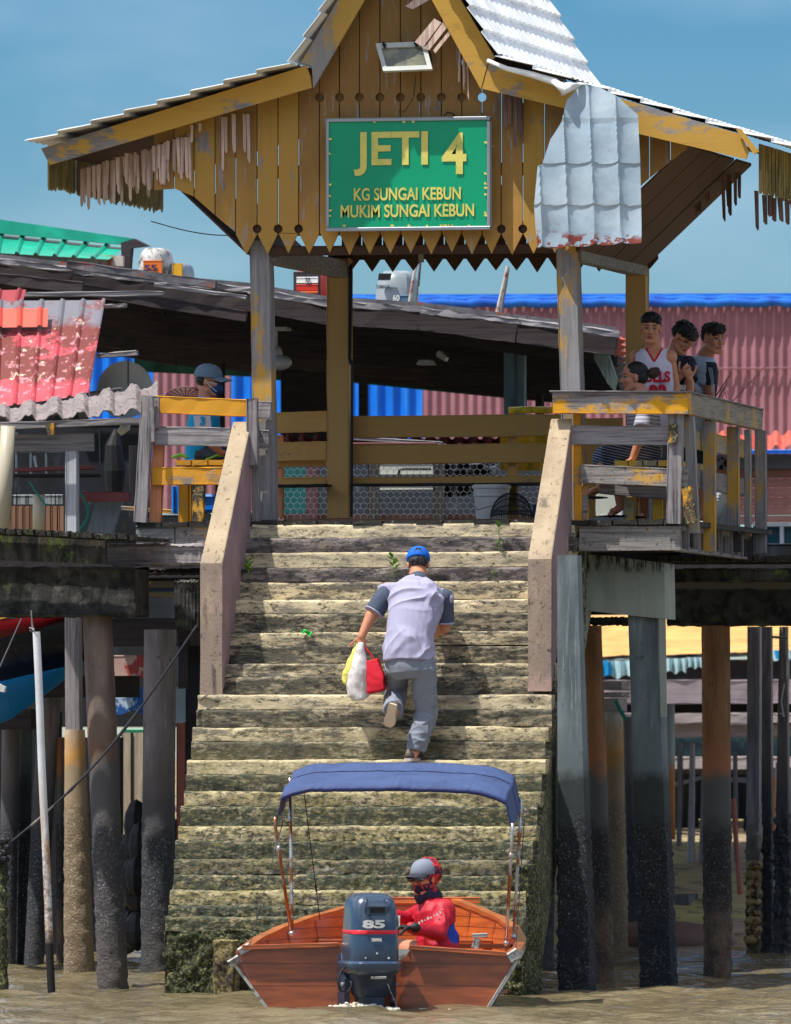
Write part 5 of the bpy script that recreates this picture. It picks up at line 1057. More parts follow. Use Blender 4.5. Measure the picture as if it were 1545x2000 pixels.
simple('net_veil', 'dark gauze over the black dome basket', 'net', (lambda: (lambda t: (t.b.inputs['Base Color'].__setattr__('default_value', lin((40, 48, 64))), t.b.inputs['Alpha'].__setattr__('default_value', .55), t.m)[-1])(NT('gauze')))(), lambda mb: mb.grid(lambda u, v: P(999 + 40 * cos(pi * u), 1011 - 48 * sin(pi * u) * (1 - v * .9), 1.95 + .3 * v), 20, 6))
simple('blue_box', 'small navy box right of the black dome basket', 'box', cmat('navy_box', (20, 60, 120), bump=()), lambda mb: mb.pbox(1040, 985, 1078, 1012, 2.6, .2))
m_ytarp = mat('yellow_tarp', (222, 190, 40), [((150, 150, 60), dict(s=7, lo=.5, hi=.6)), ((236, 226, 150), dict(s=9, lo=.6, hi=.66))], rough=.5, bump=((12, .6, .02),))
simple('tarp_roll', 'rolled yellow tarpaulin on the rear railing beside the right post', 'tarpaulin', m_ytarp, lambda mb: mb.tube([P(994, 802, 2.9), P(1030, 800, 2.9), P(1080, 801, 2.9)], .028, jit=.08), smooth=True); simple('banner', 'creased yellow banner hanging behind the rear railing', 'banner', m_ytarp, lambda mb: mb.grid(lambda u, v: P(977 + 92 * u, 846 + 72 * v, 3.1 + .02 * sin(u * 9)), 12, 8, (0, .004, 0)))
simple('table_top', 'pale grey curved tabletop edge under the yellow banner', 'table', cmat('grey_top', (150, 156, 160), bump=()), lambda mb: mb.ppoly([(975, 912), (1080, 905), (1080, 918), (985, 920)], 3.4, .5))
simple('grey_sack', 'pale grey sheet bundle standing behind the right railing', 'sack', cmat('sack_grey', (170, 176, 178), [((130, 136, 140), dict(s=5, lo=.45, hi=.6))], bump=((10, .6, .02),)), lambda mb: mb.grid(lambda u, v: P(1366 + 66 * u, 955 + 80 * v, 6 + .1 * sin(u * 7 + v * 4)), 14, 14, (0, .01, 0)))
# --- below the deck, left: hull of a moored boat
bt_ = thing('moored_boat', 'wooden boat hull striped red, black and blue moored under the left walkway', 'boat', P(50, 1400, 5.0))
m_hr = cmat('hull_red', (206, 40, 60), rough=.35, bump=()); m_hk = cmat('hull_black', (26, 26, 34), [((50, 50, 60), dict(s=(3, 3, 9), lo=.55, hi=.65))], rough=.4); m_hb = cmat('hull_blue', (0, 116, 186), [((0, 100, 170), dict(s=3, lo=.5, hi=.7))], rough=.35, bump=())
def hull_band(T, B, m, nm):
    def fn(u, v):
        a = lerp_path(T, -80 + u * 212); b = lerp_path(B, -80 + u * 212); p = P(-80 + u * 212, a + (b - a) * v, 4.7); return p + Vector((0, .5 * u * u + .25 * v * v, 0))
    simple(nm, None, None, m, lambda mb: mb.grid(fn, 20, 8, (0, .05, 0)), par=bt_)
simple('gunwale', None, None, cmat('hull_yellow', (222, 170, 50), bump=()), lambda mb: mb.ppoly([(-60, 1205), (20, 1205), (-60, 1222)], 4.7, .05), par=bt_)
hull_band([(-80, 1225), (20, 1208), (132, 1196)], [(-80, 1262), (20, 1238), (60, 1226), (132, 1199)], m_hr, 'upper_strake'); hull_band([(-80, 1264), (20, 1240), (60, 1228), (132, 1201)], [(-80, 1345), (0, 1328), (118, 1296), (132, 1290)], m_hk, 'side_strake'); hull_band([(-80, 1347), (0, 1330), (118, 1298), (132, 1292)], [(-80, 1440), (0, 1404), (60, 1355), (118, 1300), (132, 1293)], m_hb, 'bottom_strake')
simple('thin_line', 'thin pale line slanting down to the moored hull', 'rope', m_wire, lambda mb: mb.tube([P(42, 1208, 3), P(0, 1302, 3), P(-20, 1340, 3)], .006)); simple('cleat', 'small grey fitting at the left edge in front of the blue hull', 'fitting', m_wht, lambda mb: mb.ppoly([(-5, 1334), (10, 1342), (8, 1352), (-5, 1350)], 3.5, .05))
# dark sheets added to stand for the shade under the decks
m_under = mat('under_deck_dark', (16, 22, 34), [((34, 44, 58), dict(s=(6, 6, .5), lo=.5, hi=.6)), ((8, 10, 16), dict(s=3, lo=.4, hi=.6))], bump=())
ud = thing('under_deck_shade', 'added dark sheets standing for the shade under the village deck', 'shade sheet', P(150, 1900, 10))
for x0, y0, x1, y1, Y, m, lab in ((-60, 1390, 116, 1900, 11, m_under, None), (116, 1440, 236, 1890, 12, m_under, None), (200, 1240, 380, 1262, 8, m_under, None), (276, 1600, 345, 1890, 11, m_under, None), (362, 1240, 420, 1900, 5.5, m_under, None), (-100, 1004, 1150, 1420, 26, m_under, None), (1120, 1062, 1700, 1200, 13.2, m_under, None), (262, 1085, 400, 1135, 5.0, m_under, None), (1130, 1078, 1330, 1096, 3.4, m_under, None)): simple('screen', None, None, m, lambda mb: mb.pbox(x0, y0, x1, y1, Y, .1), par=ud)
simple('tan_board', 'tan weathered upright boards in sunlight between the dark piles', 'boards', wood('tan_boards', (186, 170, 150), 'z', dk=.5), lambda mb: (mb.pbox(236, 1425, 256, 1612, 13, .05), mb.pbox(257, 1425, 282, 1605, 13.02, .05)))
simple('green_shelf', 'thin mint-green ledge with red underside between the dark piles', 'ledge', cmat('mint', (90, 190, 150), bump=()), lambda mb: mb.pbox(240, 1424, 282, 1431, 12.8, .1)); simple('patchwork_wall', 'cream and brick-red patch of far wall between the piles', 'wall', mat('cream_red', (196, 160, 150), [((160, 64, 60), dict(s=2.5, lo=.5, hi=.52))], bump=()), lambda mb: mb.pbox(205, 1280, 285, 1325, 13, .05))
simple('blue_tarp', 'blue and white patterned tarp hanging between the left piles', 'tarpaulin', mat('blue_pattern', (30, 90, 160), [((180, 200, 220), dict(s=7, lo=.55, hi=.6)), ((10, 40, 90), dict(s=9, lo=.6, hi=.65, o=5))], bump=()), lambda mb: mb.grid(lambda u, v: P(222 + 62 * u, 1340 + 52 * v + 4 * sin(u * 8), 12.5), 10, 5, (0, .01, 0)))
simple('pale_tarp', 'pale blue-white sheet hanging right of the dark round pile', 'tarpaulin', cmat('pale_blue_sheet', (150, 172, 186), bump=()), lambda mb: mb.ppoly([(340, 1342), (364, 1342), (364, 1408), (350, 1416), (340, 1412)], 12, .02)); simple('red_post', 'reddish post right of the dark round pile', 'post', cmat('post_red', (150, 84, 74)), lambda mb: mb.pbox(344, 1412, 362, 1640, 11, .08)); simple('far_post', 'pale reddish board low between the dark piles', 'board', MATS['tan_boards'], lambda mb: mb.pbox(246, 1700, 262, 1838, 13, .05))
simple('junk_heap', 'black heap of driftwood and rags under the deck', 'debris', m_black, lambda mb: [mb.sphere(P(random.uniform(245, 285), random.uniform(1605, 1820), 9 + random.random()), (random.uniform(.08, .16), .1, random.uniform(.12, .25)), 8, 6) for _ in range(16)])
simple('hanging_board', 'narrow dark board hanging under the concrete stub', 'board', m_darkwood, lambda mb: mb.pbox(348, 1232, 368, 1345, .1, .05))
simple('yellow_hull_tip', 'yellow triangular boat prow glimpsed under the left corner of the platform', 'boat', cmat('prow_yellow', (226, 176, 40), bump=()), lambda mb: mb.ppoly([(272, 1128), (300, 1128), (285, 1142), (272, 1150)], 6, .1)); simple('blue_rail', 'blue striped rail low behind the left corner of the platform', 'rail', cmat('rail_blue', (60, 90, 140), bump=()), lambda mb: mb.pbox(274, 1148, 345, 1156, 6.1, .1))
# --- below the deck, right: sunlit village house
yr_ = thing('yellow_roofed_house', 'stilt house with a sandy yellow roof and grey plank walls seen through the right piles', 'house', P(1360, 1700, 30))
m_sand = mat('sandy_roof', (214, 164, 98), [((176, 130, 78), dict(s=(1, 1, 6), lo=.5, hi=.6, k=.5))], rough=.7, bump=()); m_lav = wood('lavender_planks', (150, 138, 146), 'x', dk=.5); m_lav2 = wood('lavender_planks_light', (176, 166, 170), 'x', dk=.4)
simple('roof', None, None, m_sand, lambda mb: mb.grid(lambda u, v: P(1040 + 660 * u, 1205 + (1286 - 12 * u - 1205) * v, 33 - 3 * v) + Vector((0, 0, .012 * ((v * 5) % 1))), 30, 40, (0, .02, .02)), par=yr_); simple('roof_seam', None, None, m_lav, lambda mb: mb.pbeam((1040, 1272), (1700, 1258), 2.5, 30.5, .05), par=yr_)
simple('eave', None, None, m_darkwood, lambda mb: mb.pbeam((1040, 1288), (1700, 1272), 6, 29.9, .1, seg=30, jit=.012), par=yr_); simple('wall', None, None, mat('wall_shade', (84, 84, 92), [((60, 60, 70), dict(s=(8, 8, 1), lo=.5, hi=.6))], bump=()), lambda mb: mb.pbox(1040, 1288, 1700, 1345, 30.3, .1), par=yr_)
for y0, y1, m, Y in ((1328, 1374, m_lav, 29.8), (1393, 1412, m_lav2, 29.6), (1414, 1440, m_lav, 29.7), (1478, 1502, m_lav2, 29.5), (1502, 1512, m_darkwood, 29.8)): simple('wall_board', None, None, m, lambda mb: mb.pbox(1040, y0, 1700, y1, Y, .1, seg=20, jit=.008), par=yr_)
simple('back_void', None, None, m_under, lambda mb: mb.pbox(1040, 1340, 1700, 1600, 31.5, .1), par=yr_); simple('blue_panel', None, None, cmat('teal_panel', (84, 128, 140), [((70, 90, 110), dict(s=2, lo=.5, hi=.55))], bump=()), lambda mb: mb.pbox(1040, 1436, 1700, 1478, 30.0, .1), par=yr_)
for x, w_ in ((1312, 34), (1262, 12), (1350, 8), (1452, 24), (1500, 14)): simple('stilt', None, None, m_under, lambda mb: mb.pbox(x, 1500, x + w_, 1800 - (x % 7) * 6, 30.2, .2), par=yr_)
m_cloth = mat('blue_dot_cloth', (176, 206, 214), [((0, 130, 190), dict(s=(3.2, 3.2, 3.2), vor=True, lo=.42, hi=.36)), ((30, 150, 200), dict(s=(2.2, 2.2, .1), lo=.58, hi=.62))], bump=((10, .5, .02),))
for x0, x1, a, b in ((1172, 1236, 1290, 1328), (1296, 1340, 1286, 1318), (1340, 1372, 1284, 1308), (1480, 1545, 1270, 1292)): simple('laundry_cloth', {1172: 'blue spotted cloth hanging under the yellow roof left of the square pile', 1296: 'blue spotted cloth hanging just right of the square pile', 1340: 'short blue and white cloth beside the rusty round pile', 1480: 'grey-blue sheet hanging near the right edge under the yellow roof'}[x0], 'cloth', m_cloth, lambda mb: mb.grid(lambda u, v: P(x0 + (x1 - x0) * u, a + (b - a) * v * (1 - .25 * abs(sin(u * 6))), 29.3 + .05 * sin(u * 18)), 16, 6, (0, .01, 0)), group='cloths hung under the yellow roof')
random.seed(21)
for i in range(16):
    x = 1215 + i * 22 + random.uniform(-8, 8); simple('stilt', None, None, (m_lav2, MATS['pale_pipe_m'] if 'pale_pipe_m' in MATS else m_lav, m_gray_z)[i % 3], lambda mb: mb.pbeam((x, random.uniform(1400, 1510)), (x + random.uniform(-8, 8), random.uniform(1650, 1790)), random.uniform(5, 11), 27 - (i % 4), .1, seg=3, jit=.01), par=yr_)
for i in range(4): simple('cross_brace', None, None, m_lav2, lambda mb: mb.pbeam((1200 + i * 90, 1520 + 20 * (i % 2)), (1300 + i * 90, 1526 - 14 * (i % 2)), 7, 26.5, .1, seg=3, jit=.01), par=yr_)
simple('stacked_boards', 'pale boards stacked on top of the tan pile', 'boards', m_lav2, lambda mb: (mb.pbox(1176, 1330, 1214, 1348, 16, .4), mb.pbox(1176, 1352, 1214, 1362, 16, .4), mb.pbox(1178, 1364, 1208, 1390, 16.1, .4))); simple('teal_rope', 'teal rope end dangling beside the tan pile', 'rope', cmat('teal_rope_m', (0, 140, 130), bump=()), lambda mb: mb.tube([P(1202, 1368, 15.9), P(1210, 1385, 15.9), P(1222, 1405, 15.9)], .02))
simple('pale_pipe', 'pale round pipe post behind the square concrete pile', 'pipe', mat('pale_pipe_m', (176, 182, 178), [((180, 120, 80), dict(s=2, lo=.1, hi=.2, z=(1.8, 1.6)))], bump=()), lambda mb: mb.tube([P(1307, 1375, 20), P(1309, 1640, 20)], .055, seg=14), smooth=True); simple('slanted_pipe', 'pale and orange pipe slanting between the right-hand piles', 'pipe', MATS['pale_pipe_m'], lambda mb: mb.tube([P(1516, 1500, 18), P(1505, 1650, 18)], .04), smooth=True)
simple('thin_stick', 'thin reddish stick standing in the mud right of the stout rusty pile', 'stick', MATS['post_red'], lambda mb: mb.tube([P(1432, 1560, 20), P(1449, 1800, 20)], .025)); simple('stone_block', 'square grey stone block on the mud beyond the piles', 'block', MATS['gray_soffit'], lambda mb: mb.pbox(1316, 1746, 1348, 1795, 19, .4, b=.02)); simple('upturned_boat', 'low reddish overturned dinghy on the mud beside the square pile', 'dinghy', mat('dinghy_mud', (110, 84, 78), rough=.6), lambda mb: mb.sphere(P(1290, 1842, 17.0), (.75, .4, .22), 20, 10), smooth=True)
def rags(mb):
    for i in range(9): y = 1690 + i * 18; mb.sphere(P(1471 + random.uniform(-3, 3), y, 13.9), (random.uniform(.06, .09), .09, .05), 9, 6)
    mb.tube([P(1460, 1690, 13.8), P(1486, 1694, 13.8), P(1484, 1730, 13.8), P(1478, 1752, 13.8)], .012)
simple('muddy_rags', 'tan muddy rags and rope tied round the pale timber pile', 'rags', mat('rag_tan', (176, 150, 100), [((60, 50, 44), dict(s=14, lo=.5, hi=.56))], bump=((30, 1, .02),)), rags)
simple('wire_loop', 'pale wire dangling on the rightmost pile', 'wire', m_wht, lambda mb: mb.tube([P(1532, 1335, 13.5), P(1526, 1370, 13.5), P(1531, 1400, 13.5), P(1524, 1392, 13.5)], .006))
simple('meter_box', 'small weathered wooden box on a thin post at the right edge', 'box', m_gray_z, lambda mb: (mb.pbox(1523, 1288, 1536, 1325, 13.4, .2), mb.pbox(1528, 1225, 1535, 1288, 13.4, .06))); simple('stick_handle', 'thin cross rod on the far right post', 'rod', m_wire, lambda mb: mb.tube([P(1508, 1244, 13.3), P(1538, 1246, 13.3)], .012))
# ============================================================ BOAT
BO = P(735, 1966, -6.4); BO.z = 0
_by = Vector((-.150, .9887, 0)); _bx = Vector((.9887, .150, 0))
BM = Matrix(((_bx.x, _by.x, 0, BO.x), (_bx.y, _by.y, 0, BO.y), (0, 0, 1, 0), (0, 0, 0, 1)))
def B(x, y, z): return BM @ Vector((x, y, z))
def woodboat(name, col, dark, seam=.085, rough=.28, axis='z'):
    t = NT(name); n1 = t.noise((2, 2, 22), 5, 3); c = t.mix(t.rng(n1, .35, .7), lin(col), lin(dark))
    n2 = t.noise((1.2, 1.2, 3), 4, 8); c = t.mix(t.rng(n2, .5, .75, 0, .5), c, lin(tuple(min(255, int(v * 1.35)) for v in col)))
    if seam:
        zz = t.math('MODULO', t.math('ADD', t.z() if axis == 'z' else t.axis(0), 10), seam); m = t.rng(t.math('ABSOLUTE', t.math('SUBTRACT', zz, seam / 2)), 0, .005, 1, 0); c = t.mix(m, c, lin((60, 24, 14)))
    t.l(c, t.b.inputs['Base Color']); t.b.inputs['Roughness'].default_value = rough; t.b.inputs['Coat Weight'].default_value = .5; t.b.inputs['Coat Roughness'].default_value = .15
    bn = t.n('ShaderNodeBump'); bn.inputs['Strength'].default_value = .25; bn.inputs['Distance'].default_value = .003; t.l(t.noise((8, 8, 60), 4), bn.inputs['Height']); t.l(bn.outputs[0], t.b.inputs['Normal'])
    return t.m
m_bt = woodboat('transom_wood', (160, 84, 46), (104, 52, 36), .16); m_bin = woodboat('inner_planks', (206, 108, 48), (160, 74, 34), .075); m_bout = woodboat('outer_planks', (150, 78, 52), (110, 54, 40), .09); m_bcap = woodboat('varnished_trim', (196, 110, 58), (150, 74, 40), 0); m_metal = cmat('worn_metal', (176, 178, 176), [((120, 110, 100), dict(s=20, lo=.5, hi=.6))], rough=.35)
m_rub = mat('rub_strip', (186, 182, 176), [((120, 70, 50), dict(s=14, lo=.5, hi=.56))], rough=.6)
boat = thing('river_boat', 'small varnished wooden boat with a blue canopy idling at the foot of the stairs', 'boat', BO)
def smoothstep_path(pts, t):
    for (a, va), (b, vb) in zip(pts, pts[1:]):
        if a <= t <= b:
            s_ = (t - a) / (b - a); s_ = s_ * s_ * (3 - 2 * s_) * .35 + s_ * .65; return va + (vb - va) * s_
    return pts[-1][1]
HB = [(0, 1.0), (.12, 1.01), (.3, .99), (.5, .90), (.68, .75), (.82, .57), (.92, .42), (1, .30)]
BL = 3.5
def hb(t): return smoothstep_path(HB, t)
def sh(t): return .40 + .33 * t ** 1.3
def skew(t): return .04 * t
def sec(t, inner):
    o = .035 if inner else 0; h = hb(t) - o; zs = sh(t) - (0.0 if inner else 0); r = []
    n = 12
    for k in range(n + 1):
        a = k / n # 0 gunwale -> 1 keel
        if a < .6: q = a / .6; x = h * (1 - .2 * q ** 1.4 - .06 * t * q); z = zs + (0.0 + o - zs) * q * 1.0
        else: q = (a - .6) / .4; x = h * (.8 - .06 * t) * (1 - q); z = (o) + (-.16 + (.06 if inner else 0)) * q * (1 - q * .3)
        r.append((x, z))
    return [B(-x + skew(t), BL * t, z) for x, z in r] + [B(x + skew(t), BL * t, z) for x, z in reversed(r[:-1])]
N = 36
mb = MB(); mb.loft([sec(i / N, False) for i in range(N + 1)], closed=False, cap=False); obj('hull_planking', mb, m_bout, boat, smooth=40, clean=False)
mb = MB(); mb.loft([sec(i / N, True) for i in range(N + 1)], closed=False, cap=False); obj('inner_planking', mb, m_bin, boat, smooth=40, clean=False)
e = sec(1, False); mb = MB(); mb.prism(e, _by * .04); obj('bow_board', mb, m_bin, boat)
for s_ in (-1, 1):
    mb = MB(); mb.loft([[B(s_ * (hb(t) + a) + skew(t), BL * t, sh(t) + b) for a, b in ((-.05, -.012), (.022, -.012), (.022, .018), (-.05, .018))] for t in [i / N for i in range(N + 1)]]); obj('gunwale', mb, m_bcap, boat)
    mb = MB(); mb.loft([[B(s_ * (hb(t) * .985 + a) + skew(t), BL * t, sh(t) + b) for a, b in ((0, -.06), (.03, -.06), (.03, -.02), (0, -.02))] for t in [i / N for i in range(N + 1)]]); obj('rub_rail', mb, m_rub, boat)
mb = MB(); mb.beam(B(-.32, BL, sh(1)), B(.52, BL, sh(1)), .08, .05); obj('bow_rail', mb, m_bcap, boat)
TP = [(-.97, .445), (-.275, .465), (-.235, .41), (.205, .40), (.25, .447), (.94, .40), (1.03, .36), (.81, 0), (.72, -.2), (-.72, -.2), (-.80, 0), (-1.05, .335)]
mb = MB(); mb.prism([B(x, 0, z) for x, z in TP], _by * .045); obj('transom', mb, m_bt, boat)
for (a, b) in (((-.97, .45), (-.275, .47)), ((.25, .452), (.94, .405))):
    mb = MB(); mb.beam(B(a[0], -.012, a[1] - .01), B(b[0], -.012, b[1] - .01), .09, .032, seg=6, jit=.0015); obj('transom_cap', mb, m_bcap, boat)
mb = MB(); mb.beam(B(-1.045, -.01, .335), B(-.72, -.01, -.10), .03, .022); obj('edge_strip', mb, m_metal, boat)
mb = MB(); mb.beam(B(1.03, -.01, .355), B(.75, -.01, -.10), .03, .026); obj('edge_strip', mb, m_metal, boat)
for x, z, w_, h_ in ((-1.03, .335, .075, .06), (-.955, .425, .08, .055), (1.0, .38, .07, .08)):
    mb = MB(); mb.beam(B(x - w_ / 2, -.02, z - .02), B(x + w_ / 2, -.02, z + .025), .05, h_, b=.012); obj('corner_bracket', mb, m_metal, boat)
mb = MB(); mb.prism([B(x, -.02, z) for x, z in ((.14, .43), (.25, .425), (.20, .36), (.14, .34))], -_by * .006); obj('wear_plate', mb, m_metal, boat)
for y, w_ in ((.35, .3), (1.5, .26), (2.5, .24)):
    mb = MB(); h = hb(y / BL) - .06; mb.beam(B(-h + skew(y / BL), y, .40 - (.0 if y > 1 else .02) + .05 * (y / BL)), B(h + skew(y / BL), y, .40 + .05 * (y / BL) - (.0 if y > 1 else .02)), w_, .03); obj('thwart', mb, m_bcap, boat)
for k in range(5):
    t = .2 + k * .17
    for s_ in (-1, 1):
        mb = MB(); pts = [B(s_ * (hb(t) - .045) * (1 - .2 * q ** 1.4) + skew(t), BL * t, sh(t) - .03 + (.05 - sh(t)) * q) for q in (0, .25, .5, .75, 1)]; mb.tube(pts, .014, seg=6); obj('rib', mb, m_bin, boat)
mb = MB(); mb.beam(B(.02, .1, .03), B(.1, 3.3, .05), 1.3, .03); obj('floor_board', mb, m_bin, boat)
mb = MB(); mb.beam(B(.70, .25, .43), B(.72, .25, .50), .05, .05); mb.beam(B(.68, .25, .52), B(.79, .25, .525), .05, .03); obj('cleat', mb, m_metal, boat)
# canopy
m_canvas = mat('canopy_canvas', (60, 80, 124), [((46, 62, 104), dict(s=(3, 3, 3), lo=.45, hi=.65, k=.7))], rough=.75, bump=((14, .6, .02), (200, .2, .002)), var=.06)
m_steel = mat('canopy_tube', (190, 192, 196), [((150, 90, 50), dict(s=(6, 6, 2), lo=.45, hi=.55))], rough=.25, metal=.6, bump=())
def hoop(s_, v):
    """s_ -1..1 across, v 0 near .. 1 far"""
    zc = 1.600 + .17 * v ** .7 + .01 * sin(v * 7); xa = .085; hw = .955
    a = abs(s_); x = xa + hw * (s_ if a < .86 else math.copysign(.86 + (a - .86) * .35, s_)); drop = .015 * a ** 2 + .055 * max(0, (a - .6) / .26) ** 2 * (1 if a < .86 else 1) * (1 if a <= .86 else 1)
    if a > .86: drop = .015 * a * a + .055 + (a - .86) * 1.5
    drop += .045 * max(0, s_) ** 2
    return Vector((x, .55 + 1.0 * v, zc - drop))
def canvas(u, v):
    s_ = (u * 2 - 1) * 1.0; p = hoop(s_, v); p.z += -.018 * sin(pi * v) + .006 * noise.noise(Vector((u * 11 + v * 3, v * 5, 1))) + .008 * abs(noise.noise(Vector((u * 30, v * 4 + u * 9, 7))))
    return B(*p)
cn = None
mb = MB(); mb.grid(canvas, 140, 16, (0, 0, -.004)); cn = obj('canopy', mb, m_canvas, boat, smooth=True)
mb = MB(); mb.grid(lambda u, v: canvas(u, 0) + Vector((0, -.004 - .006 * sin(pi * v), -.035 * v)), 140, 3, (0, .004, 0)); obj('canopy_hem', mb, cmat('canvas_hem', (34, 48, 100), bump=()), cn, smooth=True)
mb = MB(); mb.grid(lambda u, v: canvas(u, 1) + Vector((0, .004, -.035 * v)), 140, 3, (0, .004, 0)); obj('canopy_hem', mb, MATS['canvas_hem'], cn, smooth=True)
for s_, foot, v in ((-1, (-.66, .5, .53), 0), (-.93, (-.655, .5, .53), 1), (1, (.91, .5, .46), 0), (1, (.935, 1.0, .5), 1)):
    tp = hoop(s_, v); mb = MB(); mb.tube([B(*tp) + Vector((0, 0, .06)), B(*tp), B(*foot)], .0125, seg=10); mb.sphere(B(*foot), .022, 8, 6); q = Vector(tp).lerp(Vector(foot), .22); mb.sphere(B(*q), (.02, .02, .028), 8, 6); obj('canopy_leg', mb, m_steel, boat, smooth=True)
for a, b in (((-.60, .9, 1.55), (-.50, 1.1, .62)), ((-.73, .6, 1.35), (-.93, .1, .45)), ((1.0, 1.2, 1.35), (1.0, .2, .42))):
    mb = MB(); mb.tube([B(*a), B(*b)], .0035, seg=5); q = Vector(a).lerp(Vector(b), .72); mb.beam(B(*q), B(*Vector(a).lerp(Vector(b), .78)), .012, .012); obj('strap', mb, m_black, boat)
# ============================================================ OUTBOARD MOTOR
MOc = B(-.012, -.38, 0); ang = radians(16) + atan2(_bx.y, _bx.x)
MM = Matrix.Translation(MOc) @ Matrix.Rotation(ang, 4, 'Z')
def Mo(x, y, z): return MM @ Vector((x, y, z))
mot = thing('outboard_motor', 'dark blue outboard motor with a red stripe clamped to the boat transom', 'outboard motor', MOc)
m_mot = mat('motor_paint', (52, 72, 96), [((44, 60, 84), dict(s=3, lo=.4, hi=.6, k=.6))], rough=.28, spec=.6, coat=.3, var=.04, bump=()); m_motd = mat('motor_leg_paint', (38, 56, 80), [((30, 40, 56), dict(s=8, lo=.4, hi=.6)), ((150, 160, 170), dict(s=40, lo=.68, hi=.72, k=.5))], rough=.4, var=.1, bump=((30, .2, .003),))
def sect(z, w_, d, ex=4.0, yo=0, n=36):
    r = []
    for k in range(n):
        a = 2 * pi * k / n; ca, sa = cos(a), sin(a); m = (abs(ca) ** ex + abs(sa) ** ex) ** (-1 / ex); r.append(Mo(ca * m * w_, sa * m * d + yo, z))
    return r
mb = MB(); mb.loft([sect(*q) for q in ((.345, .182, .25, 4, .02), (.36, .186, .255, 4, .02), (.46, .182, .25, 4.5, .02), (.60, .174, .24, 5, .02), (.73, .166, .225, 5, .02), (.775, .158, .215, 4.5, .025), (.812, .138, .19, 4, .03), (.832, .11, .16, 3.6, .035), (.84, .05, .08, 3, .035))]); cw = obj('cowling', mb, m_mot, mot, smooth=50)
mb = MB(); mb.loft([sect(*q) for q in ((.545, .1775, .2445, 4.8, .02), (.547, .1795, .2465, 4.8, .02), (.572, .1780, .2445, 4.8, .02), (.574, .176, .2425, 4.8, .02))], cap=False); obj('red_stripe', mb, cmat('stripe_red', (214, 36, 52), rough=.35, bump=()), cw, smooth=50)
fy = -.232
mb = MB(); mb.beam(Mo(-.075, fy - .004, .72), Mo(.075, fy - .004, .72), .02, .062, b=.01); obj('vent_frame', mb, m_mot, cw); mb = MB(); mb.beam(Mo(-.055, fy - .012, .72), Mo(.055, fy - .012, .72), .012, .04); obj('vent_slot', mb, m_darkhole, cw)
for x in (-.085, .085): mb = MB(); mb.tube([Mo(x, fy + .004, .70), Mo(x * .95, fy + .016, .775), Mo(x * .8, fy + .06, .815)], .006, seg=6); obj('cowl_rib', mb, m_mot, cw, smooth=True)
TM = MM @ Matrix.Translation(Vector((-.025, -.231, .618))); TM3 = MM @ Matrix.Translation(Vector((-.005, -.2335, .505)))
obj('lettering', text_mb('85', .165, .06, 0, 0, 0, .006, .045, M=TM), m_whitetext, cw); obj('lettering', text_mb('YAMAHA', .078, .024, 0, 0, 0, .006, .03, M=TM3), m_whitetext, cw)
TS = MM @ Matrix.Translation(Vector((.171, -.08, .64))) @ Matrix.Rotation(pi / 2, 4, 'Z'); obj('lettering', text_mb('YAMAHA', .25, .075, .0, 0, 0, .006, .04, M=TS), m_whitetext, cw)
for x, z in ((0, .405), (-.085, .372), (.085, .372)): mb = MB(); mb.sphere(Mo(x, -.236, z), .009, 8, 5); obj('cowl_bolt', mb, m_metal, cw)
mb = MB(); mb.loft([sect(*q) for q in ((.25, .17, .235, 3.5, .02), (.275, .195, .265, 3.5, .02), (.30, .212, .285, 3.5, .02), (.335, .214, .287, 3.5, .02), (.352, .195, .265, 3.8, .02))]); obj('lower_pan', mb, m_mot, mot, smooth=50)
mb = MB(); mb.beam(Mo(-.05, -.262, .232), Mo(.06, -.262, .235), .014, .018, b=.006); obj('latch', mb, m_metal, mot)
mb = MB(); mb.loft([sect(*q) for q in ((-.35, .05, .10, 2.4, .05), (-.1, .075, .12, 2.6, .04), (.02, .10, .14, 3, .03), (.09, .105, .145, 3, .03), (.11, .128, .17, 3, .02), (.18, .14, .19, 3.2, .02), (.262, .165, .225, 3.4, .02))]); obj('midsection', mb, m_motd, mot, smooth=50)
for x in (-.02, .02): mb = MB(); mb.sphere(Mo(x, -.135, .125), (.011, .01, .012), 8, 5); obj('exhaust_port', mb, m_darkhole, mot)
for s_ in (-1, 1):
    mb = MB(); mb.prism([Mo(s_ * .15, y, z) for y, z in ((.0, .22), (.16, .40), (.26, .40), (.26, -.05), (.14, -.05), (.02, .05))], (MM.to_3x3() @ Vector((s_ * .04, 0, 0)))); obj('clamp_bracket', mb, m_motd, mot)
    mb = MB(); mb.sphere(Mo(s_ * .195, .05, .18), .016, 8, 6); obj('clamp_bolt', mb, m_metal, mot)
mb = MB(); mb.beam(Mo(.13, .15, .56), Mo(.19, .22, .50), .03, .03); obj('steering_lug', mb, m_motd, mot)
mb = MB(); pts = [(-.19, -.1, .33), (-.25, -.14, .27), (-.275, -.16, .20), (-.25, -.17, .135), (-.20, -.16, .13), (-.17, -.15, .17), (-.175, -.15, .21)]; mb.tube([Mo(*p) for p in pts], .0075, seg=6); obj('hose', mb, m_black, mot, smooth=True)
m_foam = mat('foam_white', (226, 224, 210), [((170, 150, 110), dict(s=16, lo=.5, hi=.65))], rough=.6, bump=((40, 1, .02),))
mb = MB(); random.seed(4)
for i in range(40): t = i / 39; mb.sphere(Mo(.04 + .13 * t, -.15, .27 - .27 * t ** 1.3) + Vector((random.uniform(-.003, .003), 0, 0)), random.uniform(.0015, .0045), 5, 4)
obj('cooling_spray', mb, cmat('droplets', (230, 236, 240), rough=.2, bump=()), label='thin stream of water drops falling from the motor', cat='water spray', kind='stuff')
mb = MB()
